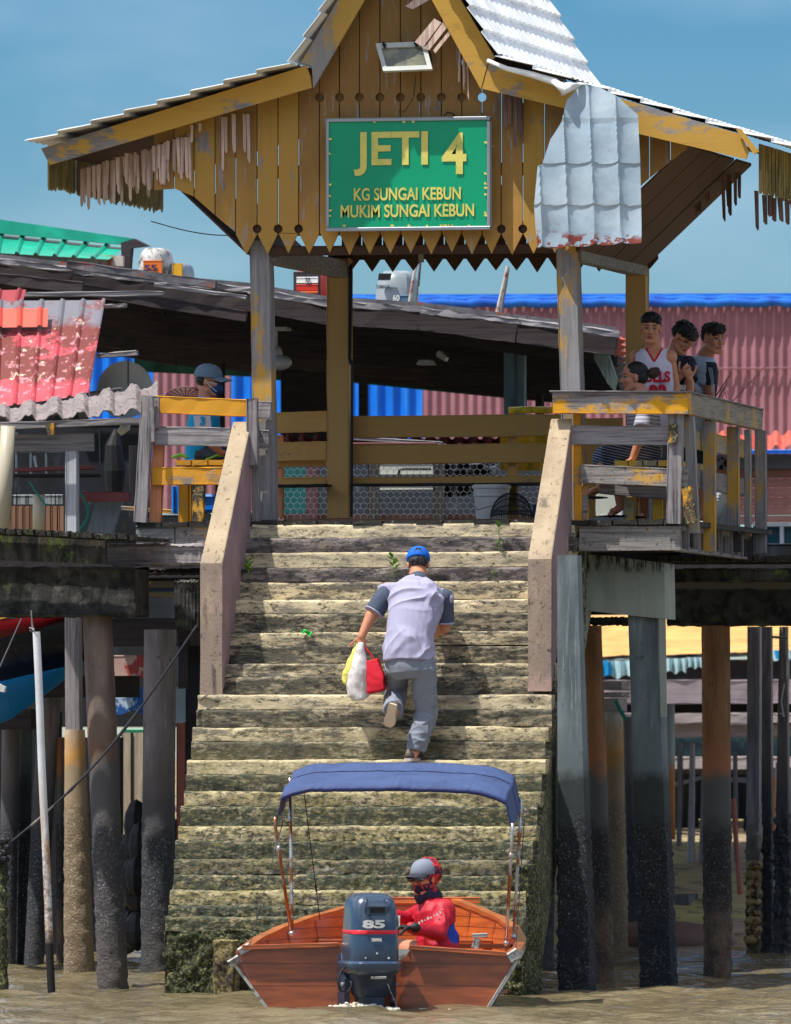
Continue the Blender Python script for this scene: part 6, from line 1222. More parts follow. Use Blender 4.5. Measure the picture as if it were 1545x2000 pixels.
for i in range(420): a = random.random(); q = random.random(); r_ = random.uniform(.006, .020); mb.sphere(BM @ Vector((-.42 + .62 * a, -.44 - .22 * q, .004 + .055 * max(0, sin(pi * a)) ** 2 * (1 - q) * random.random())), (r_ * 1.3, r_ * 1.3, r_ * .8), 6, 4)
for i in range(34): x = random.uniform(-.9, .9); mb.sphere(BM @ Vector((x, -.06 - random.random() * .5, .002)), (random.uniform(.02, .07), random.uniform(.01, .03), random.uniform(.002, .006)), 6, 4)
obj('wake_foam', mb, m_foam, label='white foam churned up around the motor and transom', cat='foam', kind='stuff', smooth=True)

for v_ in (.7,):
    mb = MB(); mb.tube([canvas(i / 60, v_) + Vector((0, 0, .004)) for i in range(61)], .004, seg=5); obj('canopy_seam', mb, MATS['canvas_hem'], cn)
# ============================================================ PEOPLE
def bake(mb, voxel, sm=4):
    me = bpy.data.meshes.new('b'); me.from_pydata([tuple(v) for v in mb.v], [], mb.f); me.update()
    bm = bmesh.new(); bm.from_mesh(me); bmesh.ops.recalc_face_normals(bm, faces=bm.faces); bm.to_mesh(me); bm.free()
    o = bpy.data.objects.new('b', me); C.objects.link(o); r = o.modifiers.new('r', 'REMESH'); r.mode = 'VOXEL'; r.voxel_size = voxel
    if sm: s_ = o.modifiers.new('s', 'SMOOTH'); s_.factor = .5; s_.iterations = sm
    bpy.context.view_layer.update(); dg = bpy.context.evaluated_depsgraph_get(); m2 = bpy.data.meshes.new_from_object(o.evaluated_get(dg))
    out = MB(); out.v = [v.co.copy() for v in m2.vertices]; out.f = [tuple(p.vertices) for p in m2.polygons]; out.m = [0] * len(out.f); out.n = [v.normal.copy() for v in m2.vertices]
    C.objects.unlink(o); bpy.data.objects.remove(o); bpy.data.meshes.remove(me); bpy.data.meshes.remove(m2); return out
def wrinkle(mb, amp, sc_=(7, 7, 14), seed=0, ridge=True, fold=None, fr=9):
    if fold:
        for i, v in enumerate(mb.v):
            tot = 0
            for j, d in enumerate(fold):
                d = Vector(d).normalized(); q = v - d * (v.dot(d) * .86); q = q * fr + Vector((seed + j * 7, seed * 2, 0))
                n = max(0, 1 - abs(noise.noise(q)) * 3.2) ** 1.5; m_ = max(0, .25 + noise.noise(v * 3.1 + Vector((j * 5, seed, 0))) * 2.2)
                tot += n * min(1.2, m_)
            mb.v[i] = v + mb.n[i] * (amp * (tot - .25))
        return mb
    for i, v in enumerate(mb.v):
        q = Vector((v.x * sc_[0], v.y * sc_[1], v.z * sc_[2])) + Vector((seed, seed * 2, 0)); q.z += q.x * .7
        n = noise.noise(q); n = (1 - abs(n) * 2.2) if ridge else n
        n += .5 * noise.noise(q * 2.3); mb.v[i] = v + mb.n[i] * (amp * n)
    return mb
def ell(mb, pts, rad, side):
    """closed loft of ellipses; rad=(across side, other) per point"""
    pts = [Vector(p) for p in pts]; side = Vector(side).normalized(); rings = []; n = len(pts); sg = 24
    for i, p in enumerate(pts):
        d = (pts[min(i + 1, n - 1)] - pts[max(i - 1, 0)]).normalized(); s_ = (side - d * side.dot(d)).normalized(); u = d.cross(s_)
        a, b = rad[i] if isinstance(rad[i], (tuple, list)) else (rad[i], rad[i])
        rings.append([p + s_ * (a * cos(2 * pi * k / sg)) + u * (b * sin(2 * pi * k / sg)) for k in range(sg)])
    mb.loft(rings)
def caps(mb, a, b, r0, r1):
    a = Vector(a); b = Vector(b); mb.tube([a, b], [r0, r1], seg=14); mb.sphere(a, r0, 14, 9); mb.sphere(b, r1, 14, 9)
def limb(mb, a, j, b, r, bulge=0):
    """upper segment a-j, lower j-b; r = 4 radii"""
    caps(mb, a, j, r[0], r[1]); caps(mb, j, b, r[2], r[3])
    if bulge: a_, b_ = Vector(j), Vector(b); mb.sphere(a_.lerp(b_, .28), (bulge, bulge, bulge * 1.9), 12, 8)
def hand(mb, wrist, d, nrm, curl=.5, s=1.0, thumb=1, spread=.12):
    wrist = Vector(wrist); d = Vector(d).normalized(); nrm = Vector(nrm); nrm = (nrm - d * nrm.dot(d)).normalized(); side = d.cross(nrm) * thumb
    R = Matrix((side, d, nrm)).transposed()
    mb.sphere(wrist + d * .045 * s, (.038 * s, .050 * s, .017 * s), 12, 8, M=R)
    for i, L in enumerate((.92, 1.0, .94, .76)):
        off = (.028 - .0187 * i) * s; p = wrist + d * .078 * s + side * off; dd = (d + side * (1.5 - i) * spread * .5).normalized(); c = curl * (1 + .12 * i)
        for k, ln in enumerate((.040, .026, .021)):
            ax = dd.cross(nrm).normalized(); dd = (Matrix.Rotation(-c * (.9 if k == 0 else 1.0), 3, dd.cross(nrm)) @ dd) if False else (dd * cos(c) + nrm_(dd, nrm) * sin(c)).normalized()
            q = p + dd * ln * s * L; caps(mb, p, q, (.0095 - .001 * k) * s, (.0088 - .001 * k) * s); p = q
    p = wrist + d * .022 * s + side * .030 * s; dd = (d * .62 + side * .75 + nrm * .25).normalized()
    for ln in (.036, .030, .024): q = p + dd * ln * s; caps(mb, p, q, .0115 * s, .010 * s); p = q; dd = (dd + nrm * .35 + d * .12).normalized()
def nrm_(dd, n):
    v = n - dd * n.dot(dd)
    return v.normalized() if v.length > 1e-4 else n
def head_matrix(c, fwd, up=(0, 0, 1)):
    f = Vector(fwd).normalized(); u = Vector(up); x = f.cross(u).normalized(); u = x.cross(f).normalized()
    return Matrix(((x.x, f.x, u.x, c[0]), (x.y, f.y, u.y, c[1]), (x.z, f.z, u.z, c[2]), (0, 0, 0, 1)))
def head(mb, H, s=1.0):
    R = H.to_3x3()
    def sp(c, r): mb.sphere(H @ (Vector(c) * s), tuple(q * s for q in r), 20, 14, M=R)
    def cp(a, b, r0, r1): caps(mb, H @ (Vector(a) * s), H @ (Vector(b) * s), r0 * s, r1 * s)
    sp((0, -.012, .040), (.077, .097, .088)); sp((0, .020, -.030), (.062, .070, .082)); sp((0, .058, -.096), (.030, .026, .022))
    cp((0, .084, .012), (0, .104, -.024), .009, .012); sp((-.012, .094, -.028), (.009, .010, .008)); sp((.012, .094, -.028), (.009, .010, .008))
    cp((-.038, .074, .030), (.038, .074, .030), .013, .013); sp((-.040, .058, -.018), (.024, .028, .024)); sp((.040, .058, -.018), (.024, .028, .024))
    cp((-.018, .082, -.056), (.018, .082, -.056), .008, .008); cp((-.015, .080, -.067), (.015, .080, -.067), .008, .008)
    for x in (-1, 1): sp((x * .079, -.006, -.006), (.010, .019, .031)); cp((x * .055, .012, -.066), (x * .028, .062, -.094), .02, .02)
def face_paint(mb, H, s=1.0, closed=False, look_x=0):
    """material slots: 0 skin, 1 dark (brows, irises, nostrils), 2 eye white, 3 lips"""
    Hi = H.inverted()
    for i, f in enumerate(mb.f):
        c = sum((mb.v[k] for k in f), Vector()) / len(f); p = (Hi @ c) / s
        if p.length > .2 or p.y < .045: continue
        ax = abs(p.x)
        if .010 < ax < .052 and .026 + .10 * abs(ax - .034) * -1 + .006 < p.z < .041 - .12 * abs(ax - .034): mb.m[i] = 1
        e = ((ax - .031) / .0165) ** 2 + ((p.z - .010) / .0078) ** 2
        if e < 1:
            mb.m[i] = 2 if not closed else 1
            if (((p.x - math.copysign(.031, p.x) - look_x) / .0075) ** 2 + ((p.z - .010) / .009) ** 2) < 1: mb.m[i] = 1
        elif e < 1.7 and p.z > .012: mb.m[i] = 1
        if (p.x / .025) ** 2 + ((p.z + .061) / .0115) ** 2 < 1 and p.y > .07: mb.m[i] = 3
        if ax < .014 and -.040 < p.z < -.034 and p.y > .085: mb.m[i] = 1
m_hair = mat('black_hair', (20, 18, 20), [((44, 40, 44), dict(s=(60, 60, 20), lo=.55, hi=.65))], rough=.5, bump=((90, .8, .01),)); m_eyew = cmat('eye_white', (150, 138, 132), bump=()); m_lips = cmat('lips', (150, 76, 66), bump=()); m_browm = cmat('brow_dark', (30, 22, 20), bump=())
m_skin_b = mat('skin_olive', (166, 108, 84), rough=.5, var=.06, vs=8, bump=())
def hair_blob(par, H, prims, s=1.0, amp=.006, fr=38, m=None, nm='hair', seed=0):
    mb = MB(); R = H.to_3x3()
    for c, r in prims: mb.sphere(H @ (Vector(c) * s), tuple(q * s for q in r), 18, 12, M=R)
    b = bake(mb, .006, 2)
    for i, v in enumerate(b.v): b.v[i] = v + b.n[i] * (amp * (noise.noise(v * fr + Vector((seed, 0, 0))) + .6 * noise.noise(v * fr * 2.2)))
    return obj(nm, b, m or m_hair, par, smooth=True, clean=False)
def person(lab, loc): return thing('person', lab, 'person', loc)
def body_obj(par, mb, H, skin=None, s=1.0, vox=.0055, closed=False, look_x=0):
    b = bake(mb, vox, 3)
    if H is not None: face_paint(b, H, s, closed, look_x)
    return obj('body', b, [skin or m_skin, m_browm, m_eyew, m_lips], par, smooth=True, clean=False)
def garment(par, nm, fn, m, vox=.008, sm=5, amp=.005, ws=(7, 7, 14), seed=0, paint=None, label=None, fold=None, fr=9):
    mb = MB(); fn(mb); b = bake(mb, vox, sm); wrinkle(b, amp, ws, seed, fold=fold, fr=fr)
    if paint:
        for i, f in enumerate(b.f): b.m[i] = paint(sum((b.v[k] for k in f), Vector()) / len(f))
    return obj(nm, b, m, par, smooth=True, clean=False, label=label)
def J(px, py, Y): return P(px, py, Y)
BX = Vector((cos(YAW), sin(YAW), 0)); VD = vd.copy()
def cap_obj(par, H, s, m, brim_m=None, back=False):
    mb = MB(); rings = []
    for k in range(9):
        t = k / 8; a = t * pi / 2; r = cos(a) ** .75 if k < 8 else .02; rings.append([H @ (Vector((.088 * r * cos(q), -.010 + .106 * r * sin(q), .040 + .092 * sin(a))) * s) for q in [2 * pi * i / 28 for i in range(28)]])
    rings.insert(0, [H @ (Vector((.086 * cos(q), -.010 + .104 * sin(q), .030)) * s) for q in [2 * pi * i / 28 for i in range(28)]])
    mb.loft(rings); c = obj('cap', mb, m, par, smooth=True)
    mb = MB(); mb.grid(lambda u, v: H @ (Vector(((u - .5) * .15 * (1 - .25 * v * v), .076 + .100 * v * (1 - 1.6 * (u - .5) ** 2) - .16 * (u - .5) ** 2, .048 - .018 * v - .10 * (u - .5) ** 2)) * s), 12, 6, tuple((H.to_3x3() @ Vector((0, 0, .004)))))
    if not back: obj('brim', mb, brim_m or m, c, smooth=True)
    mb = MB(); mb.sphere(H @ (Vector((0, -.01, .134)) * s), .006, 8, 5); obj('button', mb, m, c)
    return c
# ------------------------------------------------------------ the man climbing the stairs
pm = person('person in a lilac polo and blue cap climbing the stairs with shopping bags', J(810, 1484, -1.45))
s0 = 1 / 248.0
hd = J(817, 1103, -1.02); H = head_matrix(hd, VD * 1 + Vector((0, 0, -.42)), (0, 0, 1))
nk = J(817, 1136, -1.16); shL, shR = J(757, 1158, -1.22), J(868, 1168, -1.16); pel = J(800, 1292, -1.44)
hipL, hipR = J(778, 1300, -1.42), J(826, 1302, -1.44); knL, anL = J(772, 1352, -1.18), J(769, 1392, -1.50)
knR, anR = J(832, 1392, -1.36), J(814, 1462, -1.46); elL, wrL = J(724, 1204, -1.30), J(706, 1243, -1.36); elR, wrR = J(868, 1226, -1.12), J(850, 1238, -.90)
def mbody(mb):
    head(mb, H, 1.0); caps(mb, hd + Vector((0, -.03, -.05)), nk, .060, .062)
    ell(mb, [pel + Vector((0, 0, -.05)), pel + Vector((0, .0, .08)), pel.lerp(nk, .5), nk.lerp(pel, .18), nk], [(.15, .11), (.15, .11), (.17, .12), (.18, .11), (.07, .07)], BX)
    limb(mb, shL, elL, wrL, (.058, .047, .046, .030)); limb(mb, shR, elR, wrR, (.058, .047, .046, .030))
    limb(mb, hipL, knL, anL, (.09, .06, .056, .04)); limb(mb, hipR, knR, anR, (.09, .06, .056, .04))
    hand(mb, wrL + Vector((0, 0, .005)), Vector((.02, -.05, -1)), VD, .85, 1.0, -1); hand(mb, wrR, Vector((0, 1, .2)), -BX, .8, 1.0, 1)
    caps(mb, anR, J(806, 1480, -1.52), .035, .03); caps(mb, anL, J(768, 1398, -1.54), .035, .03)
mb = MB(); mbody(mb); body_obj(pm, mb, None, m_skin, vox=.006)
m_polo = cmat('polo_lilac', (162, 160, 186), [((150, 148, 178), dict(s=3, lo=.4, hi=.6, k=.5))], rough=.85, bump=((300, .2, .001),), var=.03); m_polod = cmat('polo_sleeve_slate', (70, 80, 100), rough=.85, bump=()); m_trou = cmat('trousers_grey', (128, 134, 146), [((110, 118, 134), dict(s=3, lo=.4, hi=.6, k=.5))], rough=.85, bump=((250, .2, .001),), var=.04)
def polo(mb):
    ax = (nk - pel)
    ell(mb, [J(797, 1292, -1.45), J(797, 1275, -1.44), J(800, 1240, -1.40), J(806, 1205, -1.34), J(811, 1175, -1.27), J(814, 1155, -1.22), J(816, 1140, -1.18), J(817, 1134, -1.16)],
        [(.200, .145), (.197, .142), (.186, .138), (.196, .142), (.206, .138), (.202, .112), (.135, .085), (.08, .07)], BX)
    for sh_, el_, in ((shL, elL), (shR, elR)): mb.sphere(sh_, (.066, .066, .066), 12, 8)
def sleeves(mb, sh_, el_, k0=.0, k1=.82, r0=.075, r1=.078):
    a, b = Vector(sh_), Vector(el_); mb.tube([a.lerp(b, k0), a.lerp(b, k1)], [r0, r1], seg=18)
garment(pm, 'shirt', polo, m_polo, amp=.017, seed=3, vox=.006, sm=3, fold=[(.6, .1, 1), (.9, 0, .25), (-.3, 0, 1), (.5, 0, .6)], fr=8)
for sh_, el_ in ((shL, elL), (shR, elR)):
    garment(pm, 'sleeve', lambda mb: (sleeves(mb, sh_, el_, .0, .80, .076, .080), mb.sphere(sh_, .078, 12, 8)), m_polod, amp=.009, seed=5, vox=.006, sm=3, fold=[(1, .2, .4), (.3, 0, 1)], fr=10)
    garment(pm, 'sleeve_cuff', lambda mb: sleeves(mb, sh_, el_, .79, .85, .082, .082), m_polo, amp=.001, vox=.006, sm=1)
garment(pm, 'collar', lambda mb: mb.tube([J(817, 1140, -1.19), J(817, 1128, -1.13)], [.082, .070], seg=20), m_polod, amp=.001, sm=2)
def trous(mb):
    ell(mb, [J(800, 1280, -1.44), J(802, 1312, -1.44), J(803, 1326, -1.44)], [(.178, .135), (.182, .14), (.13, .11)], BX)
    mb.tube([hipR, knR, anR + Vector((.0, 0, .03)), anR + Vector((-.008, 0, -.012))], [.104, .086, .076, .078], seg=20); mb.sphere(knR, .086); mb.sphere(hipR, .103)
    mb.tube([hipL, knL], [.105, .088], seg=20); mb.sphere(knL, .086); mb.tube([knL, anL + Vector((0, .0, .02))], [.084, .080], seg=18)
garment(pm, 'trousers', trous, m_trou, amp=.010, seed=9, vox=.006, sm=2, fold=[(.15, 0, 1), (1, .2, .35), (1, .2, -.5), (1, 0, 0)], fr=11)
cp = cap_obj(pm, H, 1.06, cmat('cap_blue', (0, 104, 214), rough=.8, bump=()))
m_hairg = mat('greying_hair', (40, 38, 42), [((96, 94, 98), dict(s=(90, 90, 20), lo=.5, hi=.6))], rough=.7)
hair_blob(pm, H, [((0, -.026, .020), (.080, .088, .062))], 1.0, .003, m=m_hairg)
mb = MB(); mb.tube([H @ Vector((.036 * cos(a), -.118 + .012 * abs(cos(a)), .062 + .030 * sin(a))) for a in [pi * i / 12 for i in range(13)]], .0035, seg=5); mb.grid(lambda u, v: H @ Vector(((u - .5) * .066, -.1175, .058 + .028 * v * (1 - (2 * u - 1) ** 2))), 8, 4, (0, .002, 0)); obj('cap_opening', mb, m_hairg, cp)
m_sole = cmat('shoe_sole', (206, 182, 158), rough=.8, bump=((60, .3, .003),)); m_shoe = cmat('shoe_grey', (96, 84, 80))
def shoe(par, a, d, nrm, m_top, m_bot, L=.27, lab=None):
    """a heel point, d heel->toe, nrm from the foot towards the sole"""
    d = Vector(d).normalized(); nrm = Vector(nrm); nrm = (nrm - d * nrm.dot(d)).normalized(); sd = d.cross(nrm); R = []
    for t, w_ in ((0, .022), (.03, .032), (.15, .036), (.4, .034), (.7, .047), (.88, .043), (.97, .028), (1, .014)): c = Vector(a) + d * (L * t); R.append((c, w_))
    mb = MB(); mb.loft([[c + sd * w_, c + sd * w_ * .98 + nrm * .024, c - sd * w_ * .98 + nrm * .024, c - sd * w_] for c, w_ in R]); sh_ = obj('sole', mb, m_bot, par, label=lab)
    mb = MB(); mb.loft([[c + sd * w_ * .95 * cos(q) - nrm * (max(.02, .075 - .055 * (k / 7)) * sin(q)) for q in [pi * i / 10 for i in range(11)]] for k, (c, w_) in enumerate(R)]); obj('shoe_upper', mb, m_top, par, smooth=True)
shoe(pm, J(797, 1481, -1.62), VD * 1 + BX * .25, (0, 0, -1), m_shoe, cmat('sole_white', (206, 200, 196)))
shoe(pm, J(769, 1374, -1.62), J(759, 1416, -1.60) - J(769, 1374, -1.62) + Vector((0, .03, 0)), (0, -1, .15), m_shoe, m_sole, .19, 'tan shoe sole facing out')
# bags in his left hand
def bag(nm, lab, prof, Y, m, amp, handle=None, seed=0, dp=.05):
    t = thing(nm, lab, 'bag', J(prof[-1][0], prof[-1][1], Y)); mb = MB()
    for_ = [(P((a + b) / 2, y, Y), (b - a) / 2 / 250, dp * min(1, .25 + k * .3)) for k, (a, y, b) in enumerate(prof)]
    ell(mb, [q[0] for q in for_], [(q[1], q[2]) for q in for_], BX); b = bake(mb, .007, 2); wrinkle(b, amp, (14, 14, 9), seed); obj('bag_body', b, m, t, smooth=True, clean=False)
    if handle: handle(t)
    return t
def prof2(l): return l
t_w = bag('carrier_bag', 'knotted white plastic carrier bag hanging from the climbing man\'s hand', [(700, 1256, 710), (696, 1270, 712), (690, 1290, 716), (682, 1315, 721), (677, 1340, 724), (680, 1358, 722), (690, 1367, 714)], -1.42, mat('bag_white', (226, 222, 220), [((196, 186, 184), dict(s=9, lo=.5, hi=.6))], rough=.35, bump=(((60, 60, 12), .5, .006),)), .006, seed=2, dp=.075)
t_y = bag('carrier_bag', 'pale yellow plastic bag behind the white one in the climbing man\'s hand', [(697, 1258, 706), (688, 1275, 700), (678, 1295, 694), (670, 1315, 690), (668, 1330, 684), (672, 1336, 678)], -1.36, mat('bag_yellow', (226, 216, 110), rough=.4, bump=((50, .8, .01),)), .007, seed=7)
m_redbag = cmat('bag_red', (206, 16, 44), rough=.8, bump=((300, .2, .001),))
t_r = thing('tote_bag', 'bright red fabric tote bag nearest the climbing man\'s leg', 'bag', J(735, 1355, -1.40))
mb = MB(); mb.loft([[P(x, y, Y) for x, y, Y in q] for q in (((712, 1292, -1.44), (736, 1286, -1.44), (740, 1287, -1.36), (716, 1293, -1.36)), ((716, 1325, -1.47), (748, 1318, -1.47), (752, 1320, -1.34), (720, 1327, -1.34)), ((718, 1354, -1.48), (750, 1346, -1.48), (754, 1348, -1.33), (722, 1355, -1.33)))])
b = bake(mb, .007, 2); wrinkle(b, .005, (9, 9, 12), 4); obj('bag_body', b, m_redbag, t_r, smooth=True, clean=False)
for a, b_ in (((714, 1292), -1.43), ((733, 1288), -1.41)): mb = MB(); mb.tube([P(a[0], a[1] + 3, b_), P((a[0] + 704) / 2 + 1, 1272, b_), P(706, 1257, -1.40)], .007, seg=6); obj('strap', mb, m_redbag, t_r)
# ------------------------------------------------------------ the boat driver
pd = person('person in a red jersey, balaclava and sunglasses steering the boat', J(855, 1850, -5.9))
hd = J(828, 1716, -5.85); fwd = (-VD * .72 - BX * .62 + Vector((0, 0, -.10))); H = head_matrix(hd, fwd)
nk = J(843, 1757, -5.80); pel = J(856, 1856, -5.85); shN, shF = J(868, 1778, -5.98), J(832, 1776, -5.55); elN, wrN = J(858, 1822, -6.12), J(803, 1812, -6.28); elF, wrF = J(796, 1796, -5.75), J(768, 1792, -6.0)
sdir = (shN - shF)
def dbody(mb):
    head(mb, H, 1.02); caps(mb, hd + Vector((.02, .02, -.06)), nk, .058, .06)
    ell(mb, [pel, pel.lerp(nk, .35), pel.lerp(nk, .75), nk], [(.16, .12), (.16, .12), (.18, .11), (.07, .07)], sdir)
    limb(mb, shN, elN, wrN, (.058, .048, .046, .030)); limb(mb, shF, elF, wrF, (.055, .045, .044, .030)); hand(mb, wrN, Vector((-1, -.3, .05)), Vector((0, 0, -1)), .7, 1.0, 1)
    kn = pel + Vector((-.12, .42, .02)); limb(mb, pel + Vector((0, .08, -.03)), kn, kn + Vector((0, .05, -.34)), (.09, .06, .055, .04)); kn = pel + Vector((-.36, .36, .02)); limb(mb, pel + Vector((-.1, .05, -.03)), kn, kn + Vector((0, .05, -.34)), (.09, .06, .055, .04))
mb = MB(); dbody(mb); body_obj(pd, mb, None, m_skin, vox=.007)
m_jer = mat('jersey_red', (176, 10, 40), [((206, 30, 60), dict(s=(4, 4, 9), lo=.55, hi=.7, k=.6)), ((130, 8, 34), dict(s=(3, 3, 6), lo=.56, hi=.7, o=5, k=.6))], rough=.6, var=.06, bump=((200, .2, .001),)); m_bala = mat('balaclava', (206, 46, 48), [((36, 30, 52), dict(s=(15, 15, 11), lo=.48, hi=.51, w=1.5, d=2))], rough=.7, bump=()); m_glove = cmat('glove_black', (22, 24, 30))
def jersey(mb):
    ell(mb, [pel + Vector((0, 0, -.08)), pel, pel.lerp(nk, .4), pel.lerp(nk, .72), pel.lerp(nk, .9), nk + Vector((0, 0, .01))], [(.19, .155), (.19, .15), (.185, .14), (.20, .14), (.16, .11), (.075, .075)], sdir)
    limb(mb, shN, elN, wrN, (.070, .060, .058, .046)); limb(mb, shF, elF, wrF, (.070, .060, .056, .045)); mb.sphere(shN, .075); mb.sphere(shF, .074)
blue = lambda c: 1 if (J(888, 1815, -5.9) - c).length < .115 and c.z < P(880, 1800, -5.9).z and (c.x > J(874, 1820, -5.9).x) else 0
garment(pd, 'jersey', jersey, [m_jer, cmat('jersey_blue', (20, 60, 170))], amp=.014, seed=1, vox=.007, paint=blue, fold=[(1, .2, .5), (.3, 0, 1), (.2, 0, -1)], fr=8)
def bala(mb):
    R = H.to_3x3()
    for c, r in (((0, -.014, .030), (.090, .108, .096)), ((0, -.058, .045), (.106, .090, .108)), ((0, .022, -.050), (.072, .078, .078)), ((0, .045, -.085), (.045, .045, .04))): mb.sphere(H @ Vector(c), r, 20, 14, M=R)
    caps(mb, hd + Vector((.01, .01, -.07)), nk + Vector((0, 0, .0)), .078, .078)
Hi = H.inverted()
def balap(c):
    p = Hi @ c
    return 1 if (p.y > .02 and -.028 < p.z < .05 and abs(p.x) < .07) else 0
garment(pd, 'neck_gaiter', lambda mb: (caps(mb, hd + Vector((.012, .01, -.125)), nk + Vector((0, 0, .01)), .086, .088)), cmat('gaiter_navy', (40, 36, 60), rough=.8), vox=.006, sm=3, amp=.008, fold=[(1, .3, .1)], fr=10)
garment(pd, 'balaclava', bala, [m_bala, m_skin], vox=.006, sm=3, amp=.003, paint=balap, seed=2)
cap_obj(pd, H, 1.09, cmat('cap_grey', (128, 136, 152), rough=.8, bump=()), cmat('cap_brim_dark', (52, 54, 64)))
mb = MB()
for x in (-.035, .035): mb.sphere(H @ Vector((x, .108, .004)), (.033, .012, .021), 12, 8, M=H.to_3x3())
mb.tube([H @ Vector((-.068, .10, .010)), H @ Vector((0, .116, .012)), H @ Vector((.068, .10, .010)), H @ Vector((.086, .02, .008))], .004, seg=6); mb.tube([H @ Vector((-.068, .10, .010)), H @ Vector((-.086, .02, .008))], .004, seg=6); obj('sunglasses', mb, cmat('sunglass_lens', (12, 12, 16), rough=.1, spec=1, bump=()), pd, smooth=True)
def glove(mb): hand(mb, wrN + Vector((.01, 0, 0)), Vector((-1, -.3, .05)), Vector((0, 0, -1)), .75, 1.18, 1); caps(mb, wrN + Vector((.03, 0, 0)), wrN, .040, .040)
garment(pd, 'glove', glove, m_glove, vox=.005, sm=1, amp=0)
for body, px, py, w_, h_, rot in (('JERSEY', 0, 0, 0, 0, 0),): pass
mb = MB(); random.seed(2)
for k in range(9):
    t = .15 + k * .07; c = shN.lerp(elN, .1 + k * .02).lerp(wrN, k / 11) + (-VD) * .078 + Vector((0, 0, .012)); mb.beam(c, c + Vector((-.012, -.003, .004 + .010 * (k % 2))), .005, .006 + .006 * (k % 3))
obj('sleeve_print', mb, m_whitetext, pd)
mb = MB(); c = J(858, 1783, -6.07); mb.prism([c, c + BX * .05 + Vector((0, 0, .0)), c + BX * .03 + Vector((0, 0, .028)), c + BX * .012 + Vector((0, 0, .03))], -VD * .004); obj('shoulder_print', mb, m_whitetext, pd)
# ------------------------------------------------------------ generic seated / standing helper for the people on the platform
def torso_fn(pel, nk, shA, shB, w0=.17, w1=.20, k=1.0, sl=None, hem=0):
    side = (shB - shA)
    def f(mb):
        ell(mb, [pel + Vector((0, 0, -.02 - hem)), pel.lerp(nk, .3), pel.lerp(nk, .6), pel.lerp(nk, .82), pel.lerp(nk, .94), nk], [(w0 * k, .125 * k), (w0 * .96 * k, .12 * k), (w1 * .92 * k, .125 * k), (w1 * .92 * k, .11 * k), (w1 * .6 * k, .085 * k), (.066, .066)], side)
        mb.sphere(shA, .062 * k, 14, 9); mb.sphere(shB, .062 * k, 14, 9)
        if sl:
            for a, b, t, r in sl: mb.tube([Vector(a), Vector(a).lerp(Vector(b), t)], [.064 * k, r], seg=16)
    return f
def person_basic(lab, base, hd, fwd, up, nk, pel, shA, shB, armA, armB, legs, skin, s=1.0, closed=False, look_x=0, ak=1.0, hc=.55):
    p = person(lab, base); H = head_matrix(hd, fwd, up); mb = MB(); head(mb, H, s); caps(mb, H @ Vector((0, -.02, -.06)), nk, .058 * s, .064 * s)
    torso_fn(pel, nk, shA, shB, .15, .18, .94)(mb)
    for sh_, arm in ((shA, armA), (shB, armB)):
        el, wr, hdir, hn, th = arm; limb(mb, sh_, el, wr, tuple(q * ak for q in (.05, .042, .040, .027))); hand(mb, wr, hdir, hn, hc, .95, th)
    for a, k_, an, toe in legs: limb(mb, a, k_, an, (.085, .058, .052, .036), .052); caps(mb, an + Vector((0, 0, -.02)), toe, .034, .024); mb.sphere(Vector(an).lerp(Vector(toe), .6), (.04, .05, .025))
    body_obj(p, mb, H, skin, s, .0055, closed, look_x); return p, H
def T(px, py, Y): return P(px, py, Y)
# ------------------------------------------------------------ masked man on the left bench (faces right)
hd = T(408, 746, .9); fw = BX * .97 - VD * .22 + Vector((0, 0, -.12)); nk = T(402, 784, .9); pel = T(392, 892, .95); shA, shB = T(404, 806, .62), T(396, 806, 1.1)
pk, H = person_basic('person in a teal shirt, grey cap and dark face mask on the left bench', T(392, 1016, .9), hd, fw, (0, 0, 1), nk, pel, shA, shB,
    (T(404, 858, .55), T(432, 884, .62), BX - VD * .1, Vector((0, 0, -1)), 1), (T(404, 856, 1.2), T(440, 880, 1.15), BX, Vector((0, 0, -1)), -1),
    ((pel + BX * .03 - VD * .1, T(462, 896, .75), T(462, 1000, .8), T(486, 1010, .75)), (pel + BX * .03 + VD * .1, T(470, 896, 1.1), T(474, 1000, 1.1), T(500, 1010, 1.05))), m_skin_dk)
m_teal = cmat('shirt_teal', (0, 150, 200), rough=.85, bump=()); m_shp = cmat('shirt_panel', (196, 192, 206), rough=.85, bump=())
xa, xb = T(372, 800, .6).x, T(412, 800, .6).x
def pan(c): return 1 if (T(376, 830, .6).x < c.x < T(414, 830, .6).x and c.z < T(400, 806, .6).z and c.z > T(400, 878, .6).z and c.y < .80) else 0
garment(pk, 'shirt', torso_fn(pel, nk + Vector((0, 0, -.01)), shA, shB, .17, .20, 1.06, ((shA, T(404, 858, .55), .8, .07), (shB, T(404, 856, 1.2), .8, .07)), .06), [m_teal, m_shp], seed=4, amp=.004)
garment(pk, 'collar', lambda mb: mb.tube([nk + Vector((-.01, 0, -.03)), nk + Vector((0, 0, .035))], [.078, .066], seg=18), m_teal, amp=0, sm=2)
mb = MB(); mb.ppoly([(378, 812), (410, 812), (413, 834), (380, 834)], .455, .01); obj('shirt_panel', mb, m_shp, pk); obj('lettering', text_mb('3', 10, 18, 396, 822, .45, .004, .05), m_teal, pk)
cap_obj(pk, H, 1.1, cmat('cap_steel', (104, 124, 146), rough=.85, bump=())); hair_blob(pk, H, [((0, -.035, .010), (.080, .075, .055))], 1.0, .003)
def mask(mb):
    R = H.to_3x3(); mb.sphere(H @ Vector((0, .055, -.045)), (.062, .070, .062), 18, 12, M=R)
garment(pk, 'face_mask', mask, cmat('mask_navy', (30, 62, 110), rough=.8, bump=()), vox=.006, sm=1, amp=0)
